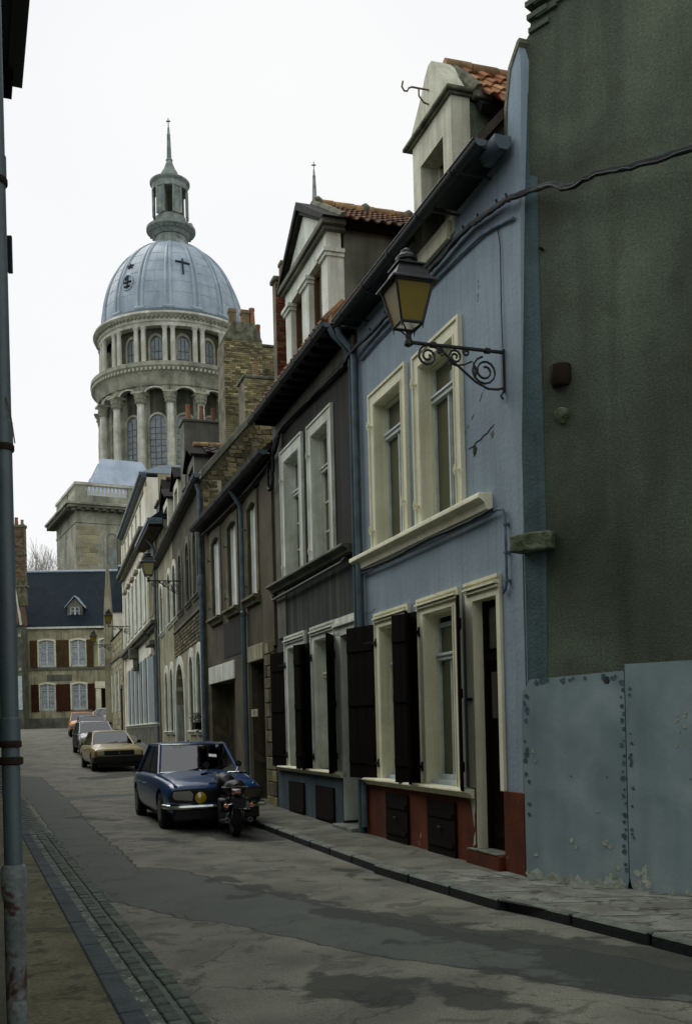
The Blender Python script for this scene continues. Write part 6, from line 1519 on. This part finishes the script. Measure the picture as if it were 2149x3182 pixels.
for s in (-1, 1): T.part('wing_crease', MB().tube([(s*.66, F_-.1, zg+.75), (s*.7, F_-.6, zg+.84), (s*.74, .8, zg+.92)], .03, 6), M['carblue'], parent=body)
T.part('windscreen_frame', MB().tube([(-.7, .8, zg+.94), (.7, .8, zg+.94)], .02, 6).tube([(-.59, .23, zg+1.425), (.59, .23, zg+1.425)], .02, 6), M['chrome'])
# sun strip lettering and white slip standing in for a bright mirror reflection
wn = (Vector((0, .22-.78, 1.42-.93))).normalized()
def on_ws(x, t, e=.013):
    p = Vector((x, .78, zg+.93)).lerp(Vector((x, .22, zg+1.42)), t); return p+Vector((0, .49, .56)).normalized()*e
tm = text_mesh('GCF', .085, .001); tm.materials.append(M['plaque'])
pt = on_ws(.27, .93); q3 = Matrix((Vector((-1, 0, 0)), wn, Vector((-1, 0, 0)).cross(wn))).transposed()
T.inst('sun_strip_lettering', tm, pt, q3.to_euler(), (1.5, 1, 1), parent=ws)
def spot_card(x, t, w_, h_, rot): 
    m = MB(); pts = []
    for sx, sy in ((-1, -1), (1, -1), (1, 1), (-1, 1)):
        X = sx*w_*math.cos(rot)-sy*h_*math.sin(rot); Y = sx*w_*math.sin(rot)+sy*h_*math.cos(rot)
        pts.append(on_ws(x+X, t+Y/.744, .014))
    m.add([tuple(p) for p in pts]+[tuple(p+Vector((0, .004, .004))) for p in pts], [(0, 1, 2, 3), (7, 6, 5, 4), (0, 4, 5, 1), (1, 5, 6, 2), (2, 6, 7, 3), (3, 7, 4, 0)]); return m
T.part('white_slip', spot_card(-.32, .55, .07, .035, .2), M['boardwhite'], parent=ws, smooth=False)
T.part('aerial_base', MB().tube([(.02, -.0, zg+1.45), (.02, -.02, zg+1.5)], .015, 6), M['chrome'])
T.part('number_decal', MB().box(0, .001, 0, .001, zg, zg+.001), M['ink']) if False else None

BOX = dict(L=4.0, W=1.7, H=1.38, wy=(1.2, -1.25), wr=.29, wb=.71, wt=.56, gy=(.72, .02, -1.0, -1.45), zbelt=.90, zroof=1.34, bp=(.45, .75), dkp=1, dl=(-.3,), mir=(-1,), pil=.028,
    st=[(-1.0, .88, .34, .84, .86), (-.98, .95, .28, .87, .88), (-.7, 1.0, .24, .89, .9), (0, 1.0, .24, .89, .91), (.36, 1.0, .24, .89, .93), (.37, 1.0, .24, .89, .93), (.7, 1.0, .24, .84, .87), (.93, .99, .24, .78, .80), (.97, .98, .26, .755, .765), (1.0, .95, .3, .70, .71)])
xf, yf = -7.85, 33.6
fb = Frame(xf-.38*2.0, yf+1.9, -.925, -.38)
T, body, ws = car('parked_car', 'gold beige boxy hatchback with square headlamps parked behind the blue saloon', fb, g(35.5), BOX, M['carbeige']); zg = T.base[2]; F_ = 2.0
T.part('grille', MB().box(-.5, .5, F_-.03, F_+.02, zg+.54, zg+.70), M['carblack'], bevel=.01)
for s in (-1, 1):
    T.part('headlight', MB().box(s*.5, s*.74, F_-.05, F_+.02, zg+.54, zg+.70), M['headpale'], bevel=.01)
    T.part('indicator', MB().box(s*.745, s*.80, F_-.1, F_-.0, zg+.54, zg+.70), M['amberlamp'], bevel=.01)
T.part('bumper', MB().box(-.8, .8, F_-.15, F_+.07, zg+.28, zg+.52), M['carblack'], bevel=.03)
for s in (-1, 1): T.part('bumper_corner', MB().box(s*.77, s*.83, F_-.55, F_-.05, zg+.3, zg+.52), M['carblack'], bevel=.02)
T.part('licence_plate', MB().box(-.26, .26, F_+.07, F_+.08, zg+.36, zg+.46), M['carblack']); T.part('grille_badge', MB().prism([(0, zg+.57), (.035, zg+.62), (0, zg+.67), (-.035, zg+.62)], F_+.02, F_+.03), M['hubcap'])
T.part('valance', MB().box(-.7, .7, F_-.2, F_-.05, zg+.14, zg+.3), M['carblack'])
for s in (-1, 1): T.part('side_moulding', MB().box(s*.812, s*.826, -1.7, 1.6, zg+.52, zg+.56), M['carblack'])
# silver hatch and dark red one behind
HAT = dict(BOX); HAT.update(L=3.7, W=1.56, wy=(1.1, -1.15), gy=(.7, .1, -1.3, -1.6), zroof=1.36, wb=.69, wt=.58)
T, body, ws = car('parked_car', 'silver hatchback with dark doors half hidden behind the beige car', Frame(-11.05, 42.8, -.93, -.37), g(43), HAT, M['cargrey'], ); zg = T.base[2]
for s in (-1, 1): T.part('door_panel', MB().box(s*.775, s*.79, -1.0, .75, zg+.3, zg+.86), M['carblack'], bevel=.01); T.part('headlight', MB().box(s*.48, s*.72, 1.78, 1.87, zg+.54, zg+.69), M['headpale'], bevel=.01)
T.part('bumper', MB().box(-.76, .76, 1.7, 1.9, zg+.28, zg+.5), M['carblack'], bevel=.03); T.part('grille', MB().box(-.48, .48, 1.8, 1.87, zg+.54, zg+.69), M['carblack'])
T, body, ws = car('parked_car', 'small dark red car, only roof and flank seen between silver and orange cars', Frame(-13.05, 50.2, -.955, -.3), g(50), HAT, M['carred']); zg = T.base[2]
for s in (-1, 1): T.part('headlight', MB().box(s*.48, s*.72, 1.78, 1.87, zg+.54, zg+.69), M['headpale'], bevel=.01)
T.part('bumper', MB().box(-.76, .76, 1.7, 1.9, zg+.28, zg+.5), M['carblack'], bevel=.03)
T, body, ws = car('parked_car', 'orange compact car with a roof rack, farthest of the parked row', Frame(-15.25, 56.6, -.955, -.3), g(56.5), HAT, M['carorange']); zg = T.base[2]
for s in (-1, 1): T.part('headlight', MB().box(s*.5, s*.72, 1.78, 1.87, zg+.54, zg+.68), M['headpale'], bevel=.01)
T.part('bumper', MB().box(-.76, .76, 1.7, 1.9, zg+.26, zg+.44), M['carblack'], bevel=.03)
T.part('roof_rack', MB().tube([(-.55, -.1, zg+1.5), (.55, -.1, zg+1.5)], .02, 5).tube([(-.55, -1.0, zg+1.5), (.55, -1.0, zg+1.5)], .02, 5).tube([(-.55, -1.1, zg+1.5), (-.55, 0, zg+1.5)], .02, 5).tube([(.55, -1.1, zg+1.5), (.55, 0, zg+1.5)], .02, 5), M['hubcap'])
WH = dict(HAT); WH.update(L=4.0, st=BOX['st'], gy=(.6, .1, -.95, -1.5))
T, body, ws = car('parked_car', 'white hatchback standing crosswise at the street end, nose hidden by stone house', Frame(-17.75, 74.4, 0, 1), g(74.6), WH, M['carwhite'], grp='cars at the street end')
T.root.rotation_euler = (0, 0, math.radians(-90)); bpy.context.view_layer.update()

# ------------------------------------------------------------------ motorcycle seen from behind
MF = Frame(-1.83, 15.55, .95, .31)                    # y towards the camera? n=( .33, .94) away -> front is +y
T = Thing('motorcycle', 'small black motorcycle with red tail lamp parked before the blue saloon', 'motorcycle', MF, (0, 0, g(15.7))); zg = T.base[2]
def wheel(y, r, wd_):
    tp = [(0, y+r*math.cos(2*PI*k/28), zg+r+.0+r*math.sin(2*PI*k/28)-.0) for k in range(29)]
    wv = T.part('wheel', MB().tube([(p[0], y+(p[1]-y)*(1-wd_/2/r), zg+r+(p[2]-zg-r)*(1-wd_/2/r)) for p in tp], wd_/2, 8, cap=False), M['rubber'])
    T.part('rim', MB().tube([(0, y+(r-wd_)*math.cos(2*PI*k/24), zg+r+(r-wd_)*math.sin(2*PI*k/24)) for k in range(25)], .014, 6, cap=False), M['chrome'], parent=wv)
    sp = MB()
    for k in range(12): sp.tube([(.02*(-1)**k, y, zg+r), (0, y+(r-wd_)*math.cos(2*PI*k/12), zg+r+(r-wd_)*math.sin(2*PI*k/12))], .004, 4)
    T.part('spokes', sp, M['chrome'], parent=wv); T.part('hub', MB().tube([(-.07, y, zg+r), (.07, y, zg+r)], .055, 12), M['hubcap'], parent=wv)
wheel(.1, .3, .12); wheel(1.35, .3, .1)
T.part('rear_mudguard', MB().lathe([(.325, -.09), (.35, 0), (.325, .09)], n=16, a0=-.2, a1=PI*.85, cap=False), M['chrome']).matrix_local = Matrix.Translation((0, .1, .3)) @ Matrix.Rotation(PI/2, 4, 'Y') @ Matrix.Rotation(PI/2, 4, 'Z')
T.part('frame_tube', MB().tube([(0, 1.2, zg+.85), (0, .9, zg+.72), (0, .2, zg+.68)], .03, 8).tube([(0, 1.15, zg+.8), (0, .85, zg+.28), (0, .45, zg+.28)], .025, 8), M['carblack'])
T.part('engine', MB().box(-.14, .14, .5, .85, zg+.2, zg+.45), M['hubcap'], bevel=.04)
cy = MB()
for k in range(6): cy.box(-.1, .1, .62, .8, zg+.46+.03*k, zg+.475+.03*k)
T.part('cylinder_fins', cy, M['hubcap'])
T.part('fuel_tank', MB().tube([(0, .55, zg+.78), (0, .65, zg+.82), (0, .9, zg+.85), (0, 1.08, zg+.83)], [.07, .14, .15, .09], 14), M['carblack'])
T.part('seat', MB().tube([(0, -.18, zg+.77), (0, -.1, zg+.78), (0, .3, zg+.76), (0, .58, zg+.76)], [.09, .14, .13, .09], 12), M['carblack'])
T.part('side_case', MB().box(-.24, -.1, -.08, .3, zg+.4, zg+.62), M['carblack'], bevel=.04); T.part('side_case', MB().box(.1, .24, -.08, .3, zg+.4, zg+.62), M['carblack'], bevel=.04)
T.part('grab_rail', MB().tube([(-.15, .3, zg+.78), (-.16, -.15, zg+.8), (0, -.26, zg+.82), (.16, -.15, zg+.8), (.15, .3, zg+.78)], .012, 6), M['chrome'])
tl = T.part('tail_lamp', MB().box(-.09, .03, -.3, -.2, zg+.7, zg+.77), M['redlamp'], bevel=.015); T.part('tail_lamp_rim', MB().box(-.1, .04, -.215, -.19, zg+.69, zg+.78), M['chrome'], parent=tl, bevel=.005)
T.part('licence_plate', MB().box(-.1, .1, -.28, -.265, zg+.48, zg+.64), M['carblack'])
for s in (-1, 1):
    i_ = T.part('indicator', MB().tube([(s*.2, -.23, zg+.52), (s*.2, -.29, zg+.52)], [.04, .03], 10), M['amberlamp']); T.part('indicator_stem', MB().tube([(s*.06, -.2, zg+.55), (s*.2, -.2, zg+.53)], .01, 6), M['chrome'], parent=i_)
    T.part('exhaust', MB().tube([(s*.15, .6, zg+.22), (s*.17, .2, zg+.25), (s*.18, -.22, zg+.3)], [.02, .035, .04], 10), M['hubcap'])
    T.part('exhaust_mouth', MB().tube([(s*.18, -.22, zg+.3), (s*.18, -.235, zg+.302)], .032, 10), M['carblack'])
    T.part('shock_absorber', MB().tube([(s*.12, .1, zg+.3), (s*.12, .0, zg+.66)], .022, 8), M['chrome'])
    T.part('fork_leg', MB().tube([(s*.08, 1.37, zg+.3), (s*.08, 1.15, zg+.9)], .02, 8), M['chrome'])
    T.part('handlebar', MB().tube([(0, 1.12, zg+.93), (s*.12, 1.1, zg+.98), (s*.3, 1.0, zg+.98), (s*.36, .93, zg+.97)], .014, 8), M['chrome'])
    gr = T.part('grip', MB().tube([(s*.27, 1.02, zg+.98), (s*.37, .92, zg+.97)], .02, 8), M['carblack'])
    mr_ = T.part('mirror', MB().tube([(s*.27, 1.05, zg+1.12), (s*.27, 1.08, zg+1.12)], [.055, .05], 12), M['carblack']); T.part('mirror_stem', MB().tube([(s*.22, 1.04, zg+.98), (s*.27, 1.06, zg+1.1)], .007, 5), M['chrome'], parent=mr_)
T.part('headlamp', MB().tube([(0, 1.2, zg+.86), (0, 1.34, zg+.86)], [.06, .09], 14), M['carblack'])
T.part('front_mudguard', MB().lathe([(.32, -.06), (.335, 0), (.32, .06)], n=14, a0=.2, a1=PI*.8, cap=False), M['carblack']).matrix_local = Matrix.Translation((0, 1.35, .3)) @ Matrix.Rotation(PI/2, 4, 'Y') @ Matrix.Rotation(PI/2, 4, 'Z')
T.part('side_stand', MB().tube([(-.08, .6, zg+.25), (-.22, .65, zg+.01)], .012, 6), M['carblack'])

# ------------------------------------------------------------------ wall lanterns on scrolled brackets
def spiral(cx, cz, r0, r1, a0, a1, n=26):
    return [(0, cx+(r0+(r1-r0)*k/n)*math.cos(a0+(a1-a0)*k/n), cz+(r0+(r1-r0)*k/n)*math.sin(a0+(a1-a0)*k/n)) for k in range(n+1)]
def lamp(fr, s, z, label, glassm, L_=1.09):
    T = Thing('street_lamp', label, 'street lamp', fr, (s, 0, z), 'wall lanterns on scrolled iron brackets'); b = (s, 0, z)
    def P(pts): return [(s+p[0], p[1], z+p[2]) for p in pts]
    br_ = T.part('bracket_arm', MB().tube(P([(0, .0, 0), (0, L_, 0)]), .019, 10).lathe([(.02, 0), (.032, .004), (.032, .03), (.02, .034)], s, 0, 10), M['iron'])
    T.part('wall_plate', MB().box(s-.018, s+.018, 0, .03, z-.42, z+.03).tube(P([(0, .02, -.42), (0, .05, -.46), (0, .02, -.5)]), .012, 6), M['iron'], parent=br_)
    for y in (.2, .82): T.part('collar', MB().tube(P([(0, y-.035, 0), (0, y-.03, 0), (0, y+.03, 0), (0, y+.035, 0)]), [.02, .032, .032, .02], 10), M['iron'], parent=br_)
    sw = [spiral(.23, -.22, .045, .155, -PI*3.6, PI*.45), spiral(.155+.0, -.22, .0, .03, 0, 1),
          spiral(.57, -.1, .015, .085, PI*3.3, -PI*.4, 24), spiral(.88, -.12, .02, .11, -PI*3.3, PI*.5, 26), spiral(.44, -.04, .01, .04, 0, PI*2.2, 12), spiral(.74, -.06, .01, .045, PI, PI*3.4, 14)]
    for k_, q_ in enumerate(sw):
        if k_ == 1: continue
        T.part('scroll', MB().tube(P(q_), .0125, 7), M['iron'], parent=br_)
    sweep_ = [(0, .03, -.38), (0, .08, -.4), (0, .2, -.4), (0, .34, -.34), (0, .5, -.22), (0, .62, -.13), (0, .72, -.05), (0, .8, -.02)]
    T.part('scroll', MB().tube(P(sweep_), .013, 7), M['iron'], parent=br_)
    T.part('scroll', MB().tube(P([(0, .38, -.13), (0, .46, -.17), (0, .56, -.19), (0, .64, -.17)]), .01, 6), M['iron'], parent=br_)
    T.part('scroll_leaf', MB().tube(P([(0, .34, -.3), (0, .33, -.22), (0, .37, -.13)]), [.004, .022, .004], 6), M['iron'], parent=br_)
    y0 = L_
    def ring(h, zz): return [(s-h, y0-h, z+zz), (s+h, y0-h, z+zz), (s+h, y0+h, z+zz), (s-h, y0+h, z+zz)]
    T.part('knuckle', MB().lathe([(.01, z-.05), (.045, z-.03), (.05, z), (.03, z+.04), (.035, z+.06), (.02, z+.1)], s, y0, 12), M['iron'])
    zb_, zt_, hb, ht = .17, .56, .115, .2
    fm = MB(); rb_, rt_ = ring(hb, zb_), ring(ht, zt_)
    for k in range(4):
        k2 = (k+1) % 4; fm.tube([rb_[k], rt_[k]], .014, 6).tube([rb_[k], rb_[k2]], .016, 6).tube([rt_[k], rt_[k2]], .018, 6)
        fm.tube([rb_[k], (rb_[k][0], rb_[k][1], z+zb_-.06)], [.014, .003], 5)
        a_, b_ = Vector(rb_[k]), Vector((s, y0, z+.05)); fm.tube([a_.lerp(b_, .1), a_.lerp(b_, .5)+Vector((0, 0, .02)), b_], .008, 5)
    lf_ = T.part('lantern_frame', fm, M['iron'])
    rb_, rt_ = ring(hb-.004, zb_), ring(ht-.004, zt_)
    for k in range(4):
        k2 = (k+1) % 4; T.part('pane', MB().add([rb_[k], rb_[k2], rt_[k2], rt_[k]], [(0, 1, 2, 3)]), glassm, parent=lf_, smooth=False)
    T.part('base_pane', MB().add(rb_, [(0, 1, 2, 3)]), glassm, parent=lf_, smooth=False)
    rf_ = MB(); lv = [ring(.25, .56), ring(.25, .575), ring(.19, .62), ring(.125, .75), ring(.15, .755), ring(.15, .77)]
    for r_ in lv: rf_.v += r_
    for i in range(len(lv)-1):
        for k in range(4): rf_.f.append((i*4+k, i*4+(k+1) % 4, (i+1)*4+(k+1) % 4, (i+1)*4+k))
    rf_.f += [(0, 1, 2, 3), (20, 21, 22, 23)]
    T.part('lantern_roof', rf_, M['iron'], smooth=False)
    T.part('vent_cap', MB().lathe([(.09, z+.77), (.09, z+.82), (.115, z+.83), (.115, z+.86), (.07, z+.9), (.06, z+.905), (.06, z+.93), (.02, z+.96)], s, y0, 14), M['iron'])
    return T
lamp(A, .31, 5.52, 'large amber wall lantern bracketed to the pale blue house, nearest of all', M['lampglass'])
lamp(B, 5.5, 6.42, 'pale glazed wall lantern on the arch house, second from the camera', M['lampglassclear'])
lamp(C, 13.9, 7.4, 'amber wall lantern on the white house, third along the street', M['lampglass'], L_=1.2)
lamp(SF, 6.0, 7.3, 'small far wall lantern in front of the end house upper windows', M['lampglass'], L_=1.3)

# ------------------------------------------------------------------ cables and conduits
def wav(pts, amp=.012, n=6):
    pts = [Vector(p) for p in pts]; o = []
    for i in range(len(pts)-1):
        for k in range(n):
            t = k/n; p0, p1, p2, p3 = pts[max(i-1, 0)], pts[i], pts[i+1], pts[min(i+2, len(pts)-1)]
            q_ = .5*((2*p1)+(-p0+p2)*t+(2*p0-5*p1+4*p2-p3)*t*t+(-p0+3*p1-3*p2+p3)*t**3); o.append(q_+Vector((0, amp*(R()-.5), amp*(R()-.5))))
    return o+[pts[-1]]
def dA(s_, o_, z_):                                   # point given in the gable frame, expressed in frame A
    x_, y_ = D.w(s_, o_); dx_, dy_ = x_-A.x, y_-A.y
    return (dx_*A.dx+dy_*A.dy, dx_*A.nx+dy_*A.ny, z_)
cp = [dA(-3.6, .3, 6.2), dA(-2.9, .27, 6.36), dA(-2.06, .25, 6.52), dA(-1.5, .25, 6.61), dA(-1.1, .25, 6.7), dA(-.83, .25, 6.69), dA(-.6, .22, 6.82), dA(-.3, .12, 6.92), (-.05, .1, 6.95), (.22, .07, 7.03), (.66, .07, 7.1), (1.03, .07, 7.15), (1.97, .07, 7.14), (2.8, .07, 7.16), (3.5, .07, 7.18), (4.1, .07, 7.18), (4.8, .12, 7.17), (5.15, .13, 7.08), (5.2, .08, 7.14), (6.7, .08, 7.2), (8.95, .08, 7.26), (9.2, .1, 7.1), (9.6, .1, 6.9), (10.8, .1, 6.8), (13, .1, 6.75), (17.2, .1, 6.8)]
c1 = MB().tube(wav(cp), .03, 7); c2 = MB().tube(wav([(p[0], p[1]+.03, p[2]-.03) for p in cp], .02), .016, 6)
c1.v += []; T = Thing('cable_bundle', 'thick black cable bundle crossing the gable and running under the gutters', 'cable', A, (2, .07, 7))
cb = T.part('cable', c1, M['cable']); T.part('thin_cable', c2, M['cable'], parent=cb)
for k in range(9):
    p = cp[8+k]; T.part('cable_tie', MB().tube([(p[0]-.02, p[1], p[2]-.04), (p[0], p[1]+.03, p[2]+.05)], .014, 6), M['cable'], parent=cb)
solo('conduit', MB().tube(wav([(-.02, .03, 6.78), (.45, .03, 6.9), (.9, .03, 6.96), (1.97, .03, 6.99), (2.8, .03, 7.0), (3.5, .03, 7.02), (4.1, .03, 7.02), (4.7, .03, 7.0)], .004), .018, 7), M['conduit'], 'blue painted conduit just below the black cables on the blue house', 'conduit', A, (2, .03, 7))
for pts in ([(1.3, 4.95), (1.1, 5.06), (.9, 5.2), (.75, 5.32)], [(.9, 6.3), (.86, 6.45), (.87, 6.55)], [(4.9, 3.25), (4.75, 3.28), (4.6, 3.26), (4.42, 3.3)]):
    blue_T.part('hairline_crack', MB().tube(wav([(a, .001, b) for a, b in pts], .02), .0035, 4), M['grey_render'])
solo('lamp_wire', MB().tube(wav([(.36, .02, 6.9), (.3, .02, 6.6), (.31, .02, 6.1), (.3, .02, 5.56)], .006), .006, 5), M['cable'], 'thin wire dropping from cable bundle to the amber lantern bracket', 'wire', A, (.3, .02, 6))
cm = MB().tube([(4.83, .05, 4.05), (4.83, .06, 3.88), (4.7, .06, 3.86), (2.34, .06, 3.86), (.42, .06, 3.88), (.33, .05, 3.86), (.3, .04, 3.78), (.3, .04, 3.1), (.33, .04, 3.02), (.38, .04, 2.98), (.41, .04, 3.05)], .016, 8)
T = Thing('conduit', 'painted conduit under the long blue house sill, turning down beside the door', 'conduit', A, (2.3, .05, 3.9))
cn = T.part('conduit_run', cm, M['conduit']); T.part('black_cable', MB().tube(wav([(4.75, .08, 3.9), (3.5, .085, 3.87), (2.3, .085, 3.9), (1.2, .085, 3.88), (.5, .085, 3.9)], .01), .014, 6), M['cable'], parent=cn)
for z in (3.7, 3.4, 3.1): T.part('conduit_clip', MB().box(.275, .325, 0, .06, z-.012, z+.012), M['conduit'], parent=cn, smooth=False)
T = Thing('cable_coil', 'tangled black cable at the black and brown house junction', 'cable', A, (9.7, .12, 6.7))
T.part('cable', MB().tube(wav([(9.3, .1, 7.2), (9.45, .14, 6.95), (9.6, .12, 6.6), (9.75, .12, 6.3), (9.95, .14, 6.35), (10.0, .12, 6.7), (9.85, .14, 7.0)], .02), .035, 7), M['cable'])
solo('sill_pipe', MB().tube([(10.0, .1, 4.2), (9.9, .1, 4.12), (5.6, .1, 4.16), (5.4, .1, 4.2)], .03, 8), M['zincdark'], 'dark pipe clipped under the first floor sill of the black house', 'pipe', A, (7.6, .1, 4.1))

# ------------------------------------------------------------------ near drainpipe at the left edge
PF = Frame(-1.472, 4.3, 1, 0)
T = Thing('drainpipe', 'big blue grey drainpipe close to camera at left, rusty below its socket', 'drainpipe', PF, (0, 0, 0))
T.part('upper_pipe', MB().lathe([(.038, 1.0), (.038, 7.2)], n=24), M['pipepaint'])
T.part('lower_pipe', MB().lathe([(.044, -.1), (.044, .88), (.05, .9), (.056, .93), (.056, 1.02), (.05, 1.035), (.04, 1.04)], n=24), M['piperust'])
for z in (1.62, 2.9, 4.05): 
    T.part('pipe_joint', MB().lathe([(.038, z-.05), (.043, z-.045), (.043, z+.05), (.038, z+.055)], n=24, cap=False), M['pipepaint'])
    T.part('pipe_clip', MB().lathe([(.044, z-.075), (.047, z-.07), (.047, z-.05), (.044, z-.045)], n=24, cap=False).box(-.16, -.04, -.008, .008, z-.07, z-.05), M['rust'])
T.part('socket_ring', MB().lathe([(.045, 1.47), (.052, 1.475), (.052, 1.5), (.045, 1.505)], n=24, cap=False), M['rust'])
T.part('wire_stub', MB().tube([(.03, -.03, 3.05), (.05, -.03, 2.95), (.062, -.03, 2.85)], .003, 5), M['rustiron'])
T.part('small_bracket', MB().box(.02, .055, -.01, 0, 3.62, 3.82), M['iron'], smooth=False) if False else None
solo('hanging_sign', MB().box(0, .026, 0, .02, 4.48, 4.71), M['zincdark'], 'narrow dark board seen edge on behind the upper drainpipe', 'sign', Frame(-2.065, 6.2, 1, 0), (0, 0, 4.5), smooth=False)
# flower pot on the arch house sill
T = Thing('flower_box', 'small dark planter with leaves on the nearest arch house window sill', 'planter', B, (1.6, .15, 1.75))
T.part('box', MB().box(1.25, 2.0, .02, .22, 1.62, 1.82), M['darkwood'], bevel=.01); lm = MB()
for k in range(160):
    x, y, z = 1.25+.75*R(), .02+.22*R(), 1.8+.28*R(); a, l = R()*6.28, .05
    lm.add([(x, y, z), (x+l*math.cos(a), y+l*math.sin(a), z+.03), (x+l*1.6*math.cos(a+.3), y+l*1.6*math.sin(a+.3), z), (x+l*math.cos(a+.7), y+l*math.sin(a+.7), z+.01)], [(0, 1, 2, 3)])
T.part('foliage', lm, M['leaf'], kind='stuff')
